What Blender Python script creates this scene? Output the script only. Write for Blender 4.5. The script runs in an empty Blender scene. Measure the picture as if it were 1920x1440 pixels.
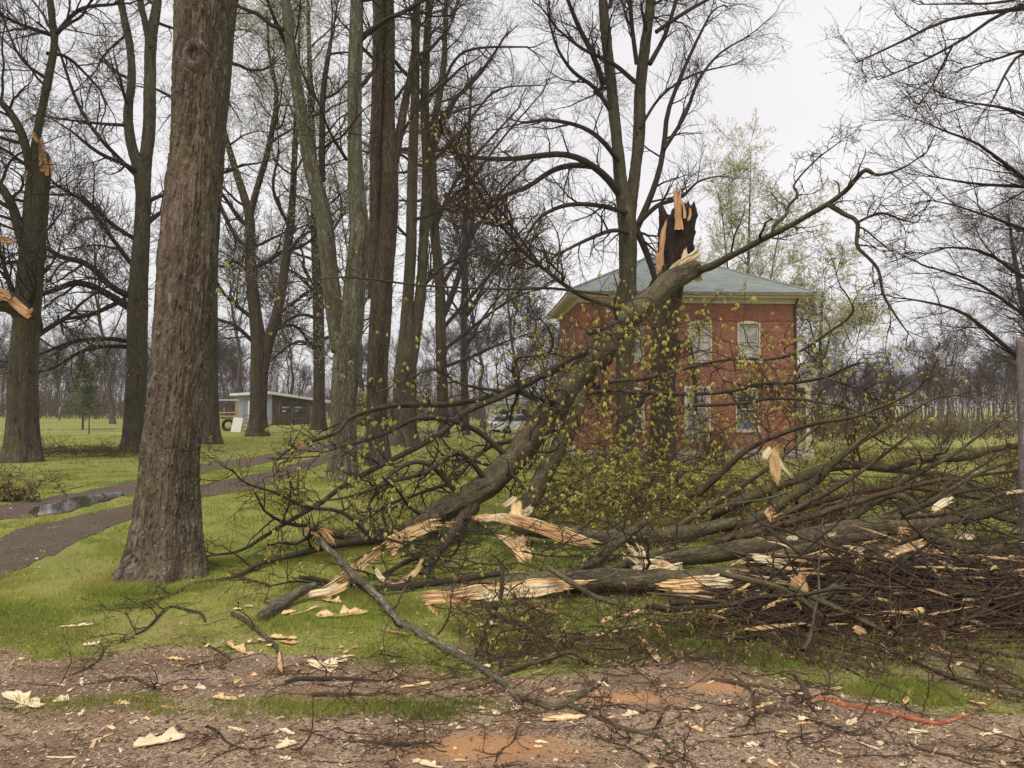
import bpy, math, random
import numpy as np
from mathutils import Vector, Matrix

# ------------------------------------------------------------------ camera / world / sun
SC = bpy.context.scene
COL = SC.collection
CAMH = 1.65
F = 1450.0                      # focal length in pixels of the 1920 px wide photograph
PITCH = math.atan(40.0 / F)     # horizon a little under the middle
cam_d = bpy.data.cameras.new('camera')
cam = bpy.data.objects.new('camera', cam_d)
COL.objects.link(cam)
cam_d.sensor_width = 36.0
cam_d.lens = 36.0 * F / 1920.0
cam_d.clip_start = 0.05
cam_d.clip_end = 3000
cam.location = (0, 0, CAMH)
cam.rotation_euler = (math.radians(90) + PITCH, 0, 0)
SC.camera = cam

w = bpy.data.worlds.new('World')
SC.world = w
w.use_nodes = True
nt = w.node_tree
for n in list(nt.nodes): nt.nodes.remove(n)
out = nt.nodes.new('ShaderNodeOutputWorld')
bg = nt.nodes.new('ShaderNodeBackground')
sky = nt.nodes.new('ShaderNodeTexSky')
sky.sky_type = 'NISHITA'
sky.sun_disc = False
SUN_EL, SUN_ROT = math.radians(58), math.radians(200)
sky.sun_elevation = SUN_EL
sky.sun_rotation = SUN_ROT
sky.air_density = 1.0; sky.dust_density = 4.0
hs = nt.nodes.new('ShaderNodeHueSaturation'); hs.inputs['Saturation'].default_value = 0.15
tc = nt.nodes.new('ShaderNodeTexCoord')
mp = nt.nodes.new('ShaderNodeMapping'); mp.inputs['Scale'].default_value = (1, 1, 2.5)
nz = nt.nodes.new('ShaderNodeTexNoise'); nz.inputs['Scale'].default_value = 1.6; nz.inputs['Detail'].default_value = 4
rp = nt.nodes.new('ShaderNodeValToRGB')
rp.color_ramp.elements[0].position = 0.3; rp.color_ramp.elements[0].color = (5.6, 5.4, 5.7, 1)
rp.color_ramp.elements[1].position = 0.72; rp.color_ramp.elements[1].color = (6.9, 6.8, 6.85, 1)
mx = nt.nodes.new('ShaderNodeMixRGB'); mx.inputs[0].default_value = 0.9
L = nt.links.new
L(sky.outputs[0], hs.inputs['Color']); L(tc.outputs['Generated'], mp.inputs[0]); L(mp.outputs[0], nz.inputs['Vector'])
L(nz.outputs[0], rp.inputs[0]); L(hs.outputs[0], mx.inputs[1]); L(rp.outputs[0], mx.inputs[2])
L(mx.outputs[0], bg.inputs['Color']); bg.inputs['Strength'].default_value = 0.1
L(bg.outputs[0], out.inputs['Surface'])

sl = bpy.data.lights.new('sun', 'SUN'); sl.energy = 1.5; sl.angle = math.radians(28); sl.color = (1, 0.91, 0.78)
so = bpy.data.objects.new('sun', sl); COL.objects.link(so)
sd = Vector((math.sin(SUN_ROT) * math.cos(SUN_EL), math.cos(SUN_ROT) * math.cos(SUN_EL), math.sin(SUN_EL)))
so.rotation_euler = sd.to_track_quat('Z', 'Y').to_euler()
so.location = (0, -5, 30)
SC.view_settings.view_transform = 'Standard'
SC.view_settings.look = 'None'
SC.view_settings.gamma = 1.0
SC.view_settings.exposure = 0.62
SC.render.engine = 'CYCLES'

# ------------------------------------------------------------------ basics
rng = np.random.default_rng(7)
def sst(a, b, x):
    t = np.clip((x - a) / (b - a), 0, 1)
    return t * t * (3 - 2 * t)
def zg(x, y):
    x = np.asarray(x, float); y = np.asarray(y, float)
    r = np.hypot(x, y)
    z = 0.025 * np.sin(x * 0.9 + 1.3) * np.sin(y * 0.7 + 0.4) * sst(30, 12, r)
    z = z - 0.78 * sst(12, 31, y) * sst(-6, 5, x)
    z = z + 0.10 * np.sin(x * 0.11 + 2) * np.sin(y * 0.09) * sst(10, 40, r)
    z = z + 0.25 * sst(40, 80, y) * sst(0, -15, x)
    return z
cp_, sp_ = math.cos(PITCH), math.sin(PITCH)
CAM = np.array([0, 0, CAMH])
def ray(px, py):
    a = (px - 960) / F; b = -(py - 720) / F
    return np.array([a, cp_ - b * sp_, sp_ + b * cp_])
def P(px, py, d):
    return CAM + ray(px, py) * d
def G(px, py, up=0.0):
    r = ray(px, py)
    if r[2] > -0.004: r = np.array([r[0], r[1], -0.004])
    lo, hi = 1.0, 4.0
    for _ in range(400):
        p = CAM + r * hi
        if p[2] < zg(p[0], p[1]) + up: break
        lo = hi; hi *= 1.03
    for _ in range(30):
        m = (lo + hi) / 2; p = CAM + r * m
        if p[2] < zg(p[0], p[1]) + up: hi = m
        else: lo = m
    return CAM + r * lo
def PP(px, py, d, r=0.0):
    if d is None: return G(px, py, r)
    p = P(px, py, d)
    if p[2] < zg(p[0], p[1]) + r * 0.8: return G(px, py, r * 0.8)
    return p

def _h(i, j, k):
    n = (i * 374761393 + j * 668265263 + k * 2147483647 * 3 + 1013) & 0x7fffffff
    n = ((n ^ (n >> 13)) * 1274126177) & 0x7fffffff
    return ((n ^ (n >> 16)) & 0xffff) / 65535.0
def vn(p):
    p = np.asarray(p, float); i = np.floor(p).astype(np.int64); f = p - i; f = f * f * (3 - 2 * f)
    x, y, z = i[..., 0], i[..., 1], i[..., 2]; fx, fy, fz = f[..., 0], f[..., 1], f[..., 2]
    def l(a, b, t): return a + (b - a) * t
    c00 = l(_h(x, y, z), _h(x + 1, y, z), fx); c10 = l(_h(x, y + 1, z), _h(x + 1, y + 1, z), fx)
    c01 = l(_h(x, y, z + 1), _h(x + 1, y, z + 1), fx); c11 = l(_h(x, y + 1, z + 1), _h(x + 1, y + 1, z + 1), fx)
    return l(l(c00, c10, fy), l(c01, c11, fy), fz)
def fbm(p, o=4):
    s = 0; a = 0.5
    for k in range(o):
        s = s + a * vn(p * 2.0 ** k + 17.3 * k); a *= 0.5
    return s
def norm(v): return v / (np.linalg.norm(v, axis=-1, keepdims=True) + 1e-12)

# ------------------------------------------------------------------ mesh accumulator
class Acc:
    def __init__(s): s.v = []; s.f = []; s.bk = []; s.rn = []; s.mi = []; s.n = 0
    def add(s, v, faces, bk=None, rn=None, mi=0):
        v = np.asarray(v, float).reshape(-1, 3)
        s.v.append(v); s.bk.append(v * 1.0 if bk is None else bk.reshape(-1, 3))
        s.rn.append(np.full(len(v), 0.5) if rn is None else (np.full(len(v), rn) if np.isscalar(rn) else rn.reshape(-1)))
        for fa in (faces if isinstance(faces, list) else [faces]):
            fa = np.asarray(fa, np.int64)
            if len(fa): s.f.append(fa + s.n); s.mi.append(np.full(len(fa), mi, np.int32))
        s.n += len(v)
        return s
    def box(s, a, b, M=None, mi=0, rn=None):
        a = np.array(a, float); b = np.array(b, float)
        c = np.array([[x, y, z] for z in (a[2], b[2]) for y in (a[1], b[1]) for x in (a[0], b[0])])
        bk = c.copy()
        if M is not None: c = c @ np.array(M.to_3x3()).T + np.array(M.translation)
        s.add(c, np.array([[0, 2, 3, 1], [4, 5, 7, 6], [0, 1, 5, 4], [2, 6, 7, 3], [0, 4, 6, 2], [1, 3, 7, 5]]), bk, rn, mi)
        return s
    def build(s, name, mats, parent=None, loc=None, smooth=True):
        me = bpy.data.meshes.new(name)
        V = np.concatenate(s.v).astype(np.float32)
        if loc is not None: V = V - np.array(loc, np.float32)
        fl = [f.reshape(-1) for f in s.f]; ft = [np.full(len(f), f.shape[1], np.int32) for f in s.f]
        li = np.concatenate(fl).astype(np.int32); tot = np.concatenate(ft)
        st = np.zeros(len(tot), np.int32); st[1:] = np.cumsum(tot)[:-1]
        me.vertices.add(len(V)); me.vertices.foreach_set('co', V.reshape(-1))
        me.loops.add(len(li)); me.loops.foreach_set('vertex_index', li)
        me.polygons.add(len(tot)); me.polygons.foreach_set('loop_start', st); me.polygons.foreach_set('loop_total', tot)
        me.polygons.foreach_set('material_index', np.concatenate(s.mi))
        me.polygons.foreach_set('use_smooth', np.full(len(tot), smooth))
        a = me.attributes.new('bk', 'FLOAT_VECTOR', 'POINT'); a.data.foreach_set('vector', np.concatenate(s.bk).astype(np.float32).reshape(-1))
        a = me.attributes.new('rnd', 'FLOAT', 'POINT'); a.data.foreach_set('value', np.concatenate(s.rn).astype(np.float32))
        for m in (mats if isinstance(mats, (list, tuple)) else [mats]): me.materials.append(m)
        me.update(calc_edges=True); me.validate()
        o = bpy.data.objects.new(name, me); COL.objects.link(o)
        if parent is not None: o.parent = parent
        elif loc is not None: o.location = loc
        return o
def tag(o, label=None, cat=None, group=None, kind=None):
    if label: o['label'] = label
    if cat: o['category'] = cat
    if group: o['group'] = group
    if kind: o['kind'] = kind
    return o
def thing(name, label, cat, loc, rz=0.0, group=None):
    o = bpy.data.objects.new(name, None); COL.objects.link(o)
    o.location = loc; o.rotation_euler = (0, 0, rz); o.empty_display_size = 0.2
    return tag(o, label, cat, group)
def solo(acc, name, mats, label, cat, group=None, smooth=True):
    V = np.concatenate(acc.v); c = V.mean(0); c[2] = V[:, 2].min()
    return tag(acc.build(name, mats, None, c, smooth), label, cat, group)

def tube_faces(N, K, S):
    base = (np.arange(N) * K * S)[:, None, None]
    k = np.arange(K - 1)[None, :, None]; s = np.arange(S)[None, None, :]; s2 = (s + 1) % S
    a = base + k * S + s; b = base + k * S + s2; c = base + (k + 1) * S + s2; d = base + (k + 1) * S + s
    return np.stack([a, b, c, d], -1).reshape(-1, 4)
def tubes(acc, pts, rad, S, rn=None, disp=None, cap=False, mi=0):
    N, K, _ = pts.shape
    T = norm(np.gradient(pts, axis=1))
    ref = np.where(np.abs(T[:, 0, 2:3]) < 0.8, np.array([[0, 0, 1.0]]), np.array([[1.0, 0, 0]]))
    n = norm(np.cross(T[:, 0], ref)); Nn = np.zeros_like(pts); Nn[:, 0] = n
    for k in range(1, K):
        n = norm(n - T[:, k] * (n * T[:, k]).sum(-1, keepdims=True)); Nn[:, k] = n
    B = np.cross(T, Nn)
    th = np.arange(S) / S * 2 * np.pi
    c, s_ = np.cos(th), np.sin(th)
    seg = np.linalg.norm(np.diff(pts, axis=1), axis=-1); al = np.concatenate([np.zeros((N, 1)), np.cumsum(seg, 1)], 1)
    off = rng.random((N, 1, 1)) * 50
    bk = np.stack([rad[..., None] * c + off, rad[..., None] * s_ + off, np.broadcast_to(al[..., None] + off * 2, (N, K, S))], -1)
    R = np.broadcast_to(rad[..., None], (N, K, S)).copy()
    if disp is not None: R = R + disp(pts, rad, th, al, bk, Nn, B)
    V = pts[:, :, None, :] + R[..., None] * (c[None, None, :, None] * Nn[:, :, None, :] + s_[None, None, :, None] * B[:, :, None, :])
    if rn is None: rn = np.repeat(rng.random(N), K * S)
    f = [tube_faces(N, K, S)]
    if cap:
        for i in range(N):
            f.append(np.array([[i * K * S + j for j in range(S)][::-1]])); f.append(np.array([[i * K * S + (K - 1) * S + j for j in range(S)]]))
    acc.add(V.reshape(-1, 3), f, bk, rn, mi)
    return V, Nn, B

def resample(p, r, K):
    """smooth (Catmull-Rom) a polyline and resample evenly"""
    p = np.asarray(p, float); r = np.asarray(r, float)
    if len(p) == 2:
        t = np.linspace(0, 1, K)[:, None]
        return p[0] + (p[1] - p[0]) * t, r[0] + (r[1] - r[0]) * t[:, 0]
    q = np.vstack([2 * p[0] - p[1], p, 2 * p[-1] - p[-2]]); rr = np.concatenate([[r[0]], r, [r[-1]]])
    o, ro = [], []
    for i in range(1, len(q) - 2):
        for t in np.linspace(0, 1, 9)[:-1]:
            a, b, c, d = q[i - 1], q[i], q[i + 1], q[i + 2]
            o.append(0.5 * (2 * b + (c - a) * t + (2 * a - 5 * b + 4 * c - d) * t * t + (-a + 3 * b - 3 * c + d) * t ** 3))
            ro.append(rr[i] + (rr[i + 1] - rr[i]) * t)
    o.append(q[-2]); ro.append(rr[-2]); o = np.array(o); ro = np.array(ro)
    s = np.concatenate([[0], np.cumsum(np.linalg.norm(np.diff(o, axis=0), axis=1))])
    u = np.linspace(0, s[-1], K)
    return np.stack([np.interp(u, s, o[:, i]) for i in range(3)], 1), np.interp(u, s, ro)

def grow(par, n, L, t0=0.15, t1=1.0, ang=(40, 70), rr=0.55, rmin=0.003, K=6, wig=0.18, trop=0.04, tip=0.3, tl=0.5, rg=None, flat=0.0):
    """children of every parent tube, all at once: par = (pts N,K,3 ; rad N,K)"""
    g = rng if rg is None else rg
    pts, rad = par
    N, Kp, _ = pts.shape; M = N * n
    t = (t0 + (t1 - t0) * (np.tile(np.arange(n), N) + g.random(M)) / n)
    pi = np.repeat(np.arange(N), n); u = t * (Kp - 1); k = np.minimum(u.astype(int), Kp - 2); f = (u - k)[:, None]
    base = pts[pi, k] * (1 - f) + pts[pi, k + 1] * f
    T = norm(pts[pi, k + 1] - pts[pi, k]); pr = rad[pi, k] * (1 - f[:, 0]) + rad[pi, k + 1] * f[:, 0]
    rv = g.normal(size=(M, 3)); rv[:, 2] *= (1 - flat); perp = norm(rv - T * (rv * T).sum(1, keepdims=True))
    a = np.radians(g.uniform(ang[0], ang[1], M))[:, None]
    d = norm(T * np.cos(a) + perp * np.sin(a))
    ln = g.uniform(L[0], L[1], M) * (1 - tl * t)
    o = np.zeros((M, K, 3)); o[:, 0] = base
    cur = g.normal(size=(M, 3)) * wig * 0.2
    for j in range(1, K):
        d = norm(d + g.normal(size=(M, 3)) * wig + cur + np.array([0, 0, trop]))
        o[:, j] = o[:, j - 1] + d * (ln / (K - 1))[:, None]
    r0 = np.maximum(np.minimum(pr * rr * g.uniform(0.6, 1.1, M), ln * 0.03), rmin)
    R = r0[:, None] * np.linspace(1, tip, K)[None, :]; R = np.maximum(R, rmin * 0.6)
    return o, R
def pick(par, frac):
    m = rng.random(len(par[0])) < frac
    return par[0][m], par[1][m]
def cat2(a, b): return np.concatenate([a[0], b[0]]), np.concatenate([a[1], b[1]])
def leaves(acc, par, n, size, t0=0.4, droop=0.6, cl=3, asp=0.35, spread=1.0):
    """n clusters per twig of cl small pointed leaves hanging from it"""
    pts, rad = par; N, Kp, _ = pts.shape; M = N * n * cl
    t = np.repeat(t0 + (1 - t0) * rng.random(N * n), cl); pi = np.repeat(np.arange(N), n * cl)
    u = t * (Kp - 1); k = np.minimum(u.astype(int), Kp - 2); f = (u - k)[:, None]
    b = pts[pi, k] * (1 - f) + pts[pi, k + 1] * f
    d = norm(rng.normal(size=(M, 3)) * spread + np.array([0, 0, -droop * 2]))
    s = np.cross(d, rng.normal(size=(M, 3))); s = norm(s)
    l = (size * rng.uniform(0.5, 1.3, M))[:, None]
    up = np.cross(d, s) * l * 0.15
    V = np.stack([b, b + d * l * 0.5 + s * l * asp * 0.5 + up, b + d * l, b + d * l * 0.5 - s * l * asp * 0.5 + up], 1)
    acc.add(V.reshape(-1, 3), np.arange(M * 4).reshape(M, 4), None, np.repeat(rng.random(M), 4))

# ------------------------------------------------------------------ materials
def newmat(name):
    m = bpy.data.materials.new(name); m.use_nodes = True
    n = m.node_tree.nodes; b = n['Principled BSDF']; b.inputs['Roughness'].default_value = 0.85
    b.inputs['Specular IOR Level'].default_value = 0.25
    return m, m.node_tree, b
def nd(t, ty, **kw):
    n = t.nodes.new(ty)
    for k, v in kw.items():
        if k in n.inputs: n.inputs[k].default_value = v
        else: setattr(n, k, v)
    return n
def c4(c): return (c[0], c[1], c[2], 1)
def ramp(t, fac, stops):
    r = t.nodes.new('ShaderNodeValToRGB'); e = r.color_ramp.elements
    while len(e) < len(stops): e.new(0.5)
    for i, (p, c) in enumerate(stops): e[i].position = p; e[i].color = c4(c) if hasattr(c, '__len__') else (c, c, c, 1)
    t.links.new(fac, r.inputs[0]); return r.outputs[0]
def mix(t, fac, a, b, mode='MIX'):
    m = t.nodes.new('ShaderNodeMixRGB'); m.blend_type = mode
    for i, v in enumerate((fac, a, b)):
        if hasattr(v, 'is_output') or isinstance(v, bpy.types.NodeSocket): t.links.new(v, m.inputs[i])
        elif i == 0: m.inputs[0].default_value = v
        else: m.inputs[i].default_value = c4(v)
    return m.outputs[0]
def attr(t, name, out='Vector'):
    a = t.nodes.new('ShaderNodeAttribute'); a.attribute_name = name; return a.outputs[out]
def noise(t, vec, scale, detail=4, rough=0.55, dist=0.0, out=0):
    n = nd(t, 'ShaderNodeTexNoise', Scale=scale, Detail=detail, Roughness=rough, Distortion=dist)
    if vec is not None: t.links.new(vec, n.inputs['Vector'])
    return n.outputs[out]
def mapping(t, vec, scale):
    m = nd(t, 'ShaderNodeMapping'); m.inputs['Scale'].default_value = scale; t.links.new(vec, m.inputs[0]); return m.outputs[0]
def bump(t, b, h, strength, dist):
    bp = nd(t, 'ShaderNodeBump', Strength=strength, Distance=dist); t.links.new(h, bp.inputs['Height']); t.links.new(bp.outputs[0], b.inputs['Normal'])
def objco(t): return nd(t, 'ShaderNodeTexCoord').outputs['Object']

def bark(name, lo, mid, hi, green=(0.1, 0.12, 0.05), gamt=0.4, sc=9.0, bstr=0.8, bd=0.02, red=None):
    m, t, b = newmat(name)
    v = mapping(t, attr(t, 'bk'), (1, 1, 0.12))
    wrp = noise(t, attr(t, 'bk'), 3.0, 3, 0.6, 0, 1)
    add = nd(t, 'ShaderNodeMixRGB'); add.blend_type = 'LINEAR_LIGHT'; add.inputs[0].default_value = 0.09
    t.links.new(v, add.inputs[1]); t.links.new(wrp, add.inputs[2])
    a0 = noise(t, add.outputs[0], sc, 6, 0.68); a1 = noise(t, mapping(t, attr(t, 'bk'), (1, 1, 0.35)), sc * 2.4, 5, 0.65)
    a = mix(t, 0.4, a0, a1)
    vo = nd(t, 'ShaderNodeTexVoronoi', Scale=sc * 2.3); vo.feature = 'DISTANCE_TO_EDGE'; t.links.new(add.outputs[0], vo.inputs['Vector'])
    crack = ramp(t, vo.outputs['Distance'], [(0.0, 0.35), (0.2, 1.0)])
    col = ramp(t, a, [(0.36, lo), (0.5, mid), (0.64, hi)])
    col = mix(t, crack, tuple(x * 0.6 for x in lo), col)
    if red is not None:
        col = mix(t, attr(t, 'rnd', 'Fac'), col, ramp(t, a, [(0.37, tuple(x * 0.3 for x in red)), (0.5, red), (0.65, tuple(x * 1.9 for x in red))]))
    g = noise(t, attr(t, 'bk'), 2.3, 5, 0.6)
    gm = ramp(t, g, [(0.5 - 0.12, 0.0), (0.62, gamt)])
    col = mix(t, gm, col, mix(t, a, tuple(x * 0.55 for x in green), tuple(x * 1.5 for x in green)))
    fl = noise(t, attr(t, 'bk'), 45, 3, 0.6)
    col = mix(t, ramp(t, fl, [(0.60, 0.0), (0.74, 0.55)]), col, tuple(min(1, x * 1.9 + 0.03) for x in hi))
    t.links.new(col, b.inputs['Base Color'])
    h = mix(t, 0.5, a, crack); bump(t, b, h, bstr, bd)
    b.inputs['Roughness'].default_value = 0.8
    return m
M = {}
M['bark_main'] = bark('bark_main', (0.03, 0.022, 0.018), (0.12, 0.09, 0.068), (0.30, 0.25, 0.20), (0.125, 0.115, 0.055), 0.45, 9, 1.0, 0.02, red=(0.115, 0.078, 0.062))
M['bark_grey'] = bark('bark_grey', (0.022, 0.017, 0.012), (0.082, 0.064, 0.045), (0.18, 0.145, 0.105), (0.10, 0.095, 0.038), 0.5, 7, 1.0, 0.03)
M['bark_red'] = bark('bark_red', (0.02, 0.013, 0.010), (0.08, 0.053, 0.040), (0.17, 0.125, 0.095), (0.085, 0.078, 0.033), 0.4, 7, 1.0, 0.03)
M['bark_lichen'] = bark('bark_lichen', (0.035, 0.03, 0.02), (0.12, 0.107, 0.072), (0.29, 0.27, 0.21), (0.15, 0.14, 0.075), 0.3, 8, 0.9, 0.025)
M['bark_log'] = bark('bark_log', (0.022, 0.016, 0.010), (0.095, 0.074, 0.047), (0.22, 0.18, 0.12), (0.125, 0.112, 0.045), 0.55, 16, 0.9, 0.01)
M['twig_dark'] = bark('twig_dark', (0.018, 0.013, 0.010), (0.045, 0.032, 0.025), (0.09, 0.068, 0.052), (0.06, 0.056, 0.025), 0.3, 20, 0.4, 0.005)
M['twig_brown'] = bark('twig_brown', (0.028, 0.016, 0.010), (0.09, 0.052, 0.033), (0.19, 0.12, 0.08), (0.10, 0.08, 0.035), 0.25, 22, 0.4, 0.005)
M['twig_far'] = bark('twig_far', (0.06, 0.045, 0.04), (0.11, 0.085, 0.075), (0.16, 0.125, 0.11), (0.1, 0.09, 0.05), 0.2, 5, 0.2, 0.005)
M['bark_limb'] = bark('bark_limb', (0.022, 0.016, 0.012), (0.068, 0.052, 0.037), (0.16, 0.125, 0.09), (0.10, 0.09, 0.04), 0.4, 18, 0.8, 0.006)
M['stick_orange'] = bark('stick_orange', (0.20, 0.055, 0.025), (0.42, 0.13, 0.06), (0.55, 0.22, 0.11), (0.2, 0.1, 0.05), 0.3, 18, 0.3, 0.004)

def woodmat(name, a_, b_, c_):
    m, t, b = newmat(name)
    v = mapping(t, attr(t, 'bk'), (1, 1, 0.05))
    n = noise(t, v, 55, 5, 0.65)
    col = ramp(t, n, [(0.28, a_), (0.5, b_), (0.7, c_)])
    r = attr(t, 'rnd', 'Fac')
    col = mix(t, ramp(t, r, [(0.0, 0.0), (0.6, 0.0), (1.0, 0.55)]), col, a_)
    st = noise(t, attr(t, 'bk'), 6, 4, 0.6)
    col = mix(t, ramp(t, st, [(0.55, 0.0), (0.75, 0.5)]), col, tuple(x * 0.6 for x in a_))
    t.links.new(col, b.inputs['Base Color']); bump(t, b, n, 0.8, 0.006); b.inputs['Roughness'].default_value = 0.7
    return m
M['wood_pale'] = woodmat('wood_pale', (0.46, 0.27, 0.12), (0.74, 0.50, 0.25), (0.86, 0.68, 0.40))
M['wood_orange'] = woodmat('wood_orange', (0.26, 0.12, 0.055), (0.56, 0.32, 0.16), (0.76, 0.52, 0.29))
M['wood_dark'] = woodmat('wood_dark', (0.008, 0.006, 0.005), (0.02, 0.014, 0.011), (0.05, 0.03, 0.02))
M['wood_white'] = woodmat('wood_white', (0.55, 0.40, 0.24), (0.76, 0.62, 0.40), (0.86, 0.77, 0.55))

def rndmat(name, stops, rough=0.7, trans=0.0, vary=None):
    m, t, b = newmat(name)
    col = ramp(t, attr(t, 'rnd', 'Fac'), stops)
    if vary:
        col = mix(t, ramp(t, noise(t, objco(t), vary[0], 4), [(0.4, 0.0), (0.62, vary[1])]), col, vary[2])
    t.links.new(col, b.inputs['Base Color']); b.inputs['Roughness'].default_value = rough
    if trans:
        o = [n for n in t.nodes if n.type == 'OUTPUT_MATERIAL'][0]
        tr = nd(t, 'ShaderNodeBsdfTranslucent'); ms = nd(t, 'ShaderNodeMixShader'); ms.inputs[0].default_value = trans
        t.links.new(col, tr.inputs[0]); t.links.new(b.outputs[0], ms.inputs[1]); t.links.new(tr.outputs[0], ms.inputs[2]); t.links.new(ms.outputs[0], o.inputs[0])
    return m
M['leaf_yellow'] = rndmat('leaf_yellow', [(0, (0.42, 0.36, 0.07)), (0.5, (0.68, 0.62, 0.15)), (1, (0.84, 0.80, 0.28))], 0.6, 0.45)
M['leaf_olive'] = rndmat('leaf_olive', [(0, (0.12, 0.09, 0.03)), (0.5, (0.24, 0.20, 0.055)), (1, (0.42, 0.36, 0.10))], 0.6, 0.3)
M['leaf_pale'] = rndmat('leaf_pale', [(0, (0.50, 0.48, 0.24)), (0.5, (0.68, 0.67, 0.36)), (1, (0.82, 0.80, 0.50))], 0.6, 0.4)
M['bud_brown'] = rndmat('bud_brown', [(0, (0.07, 0.05, 0.035)), (1, (0.22, 0.19, 0.10))], 0.7)
M['grass_blade'] = rndmat('grass_blade', [(0, (0.14, 0.20, 0.03)), (0.45, (0.28, 0.345, 0.058)), (0.8, (0.46, 0.44, 0.12)), (1, (0.55, 0.46, 0.20))], 0.6, 0.3, (0.6, 0.45, (0.36, 0.33, 0.10)))
M['grass_dry'] = rndmat('grass_dry', [(0, (0.10, 0.11, 0.03)), (0.5, (0.22, 0.19, 0.08)), (1, (0.38, 0.28, 0.15))], 0.7, 0.2)
M['litter'] = rndmat('litter', [(0, (0.08, 0.046, 0.028)), (0.4, (0.23, 0.14, 0.085)), (0.8, (0.40, 0.275, 0.175)), (1, (0.70, 0.56, 0.36))], 0.8)
M['stones'] = rndmat('stones', [(0, (0.13, 0.10, 0.08)), (0.6, (0.31, 0.25, 0.20)), (1, (0.55, 0.48, 0.40))], 0.6)
M['needles'] = rndmat('needles', [(0, (0.06, 0.085, 0.03)), (1, (0.17, 0.20, 0.08))], 0.7)

def plain(name, c, rough=0.6, var=0.15, sc=4, metal=0.0, dirt=None):
    m, t, b = newmat(name)
    n = noise(t, objco(t), sc, 5)
    col = ramp(t, n, [(0.3, tuple(x * (1 - var) for x in c)), (0.7, tuple(min(1, x * (1 + var)) for x in c))])
    if dirt: col = mix(t, ramp(t, noise(t, objco(t), sc * 0.7, 6, 0.7), [(0.5, 0.0), (0.7, 0.7)]), col, dirt)
    t.links.new(col, b.inputs['Base Color']); b.inputs['Roughness'].default_value = rough; b.inputs['Metallic'].default_value = metal
    return m
# ------------------------------------------------------------------ ground
def ground_mat():
    m, t, b = newmat('lawn')
    o = objco(t)
    fine = noise(t, o, 38, 5, 0.7); med = noise(t, o, 1.1, 5, 0.6, 0.4); big = noise(t, o, 0.13, 4, 0.6)
    g = ramp(t, fine, [(0.3, (0.125, 0.15, 0.026)), (0.55, (0.27, 0.29, 0.056)), (0.75, (0.43, 0.41, 0.125))])
    straw = ramp(t, fine, [(0.3, (0.15, 0.125, 0.04)), (0.7, (0.36, 0.30, 0.11))])
    col = mix(t, ramp(t, med, [(0.46, 0.0), (0.66, 0.75)]), g, straw)
    col = mix(t, ramp(t, big, [(0.45, 0.0), (0.6, 0.35)]), col, (0.13, 0.165, 0.035)); col = mix(t, ramp(t, noise(t, o, 0.45, 5, 0.7, 0.5), [(0.5, 0.0), (0.62, 0.5)]), col, (0.33, 0.29, 0.10))
    col = patches(t, col, SOIL, noise(t, o, 2.2, 6, 0.7), ramp(t, fine, [(0.35, (0.075, 0.05, 0.03)), (0.52, (0.19, 0.13, 0.075)), (0.66, (0.33, 0.26, 0.15))]), 0.9)
    t.links.new(col, b.inputs['Base Color']); b.inputs['Roughness'].default_value = 0.9
    bump(t, b, fine, 0.7, 0.03); return m
def patches(t, col, lst, med, c2, amt):
    pos = nd(t, 'ShaderNodeNewGeometry').outputs['Position']
    for (x, y, rx, ry) in lst:
        mp_ = nd(t, 'ShaderNodeMapping'); mp_.vector_type = 'TEXTURE'
        mp_.inputs['Location'].default_value = (x, y, 0); mp_.inputs['Scale'].default_value = (rx, ry, 6); t.links.new(pos, mp_.inputs[0])
        ln = nd(t, 'ShaderNodeVectorMath'); ln.operation = 'LENGTH'; t.links.new(mp_.outputs[0], ln.inputs[0])
        wob = nd(t, 'ShaderNodeMath'); wob.operation = 'MULTIPLY_ADD'; t.links.new(med, wob.inputs[0]); wob.inputs[1].default_value = 2.4; wob.inputs[2].default_value = -1.2
        ad = nd(t, 'ShaderNodeMath'); ad.operation = 'ADD'; t.links.new(ln.outputs['Value'], ad.inputs[0]); t.links.new(wob.outputs[0], ad.inputs[1])
        col = mix(t, ramp(t, ad.outputs[0], [(0.55, amt), (1.0, 0.0)]), col, c2)
    return col
SOIL = []
for (a, b_, rx, ry) in ((1560, 1215, 1.9, 0.75), (1250, 1215, 0.8, 0.35), (1000, 1215, 0.75, 0.35), (1700, 1120, 1.9, 1.4), (1250, 1110, 1.4, 0.6), (1820, 1290, 0.9, 0.3), (1250, 905, 2.6, 2.0)):
    g_ = G(a, b_); SOIL.append((g_[0], g_[1], rx, ry))
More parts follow.
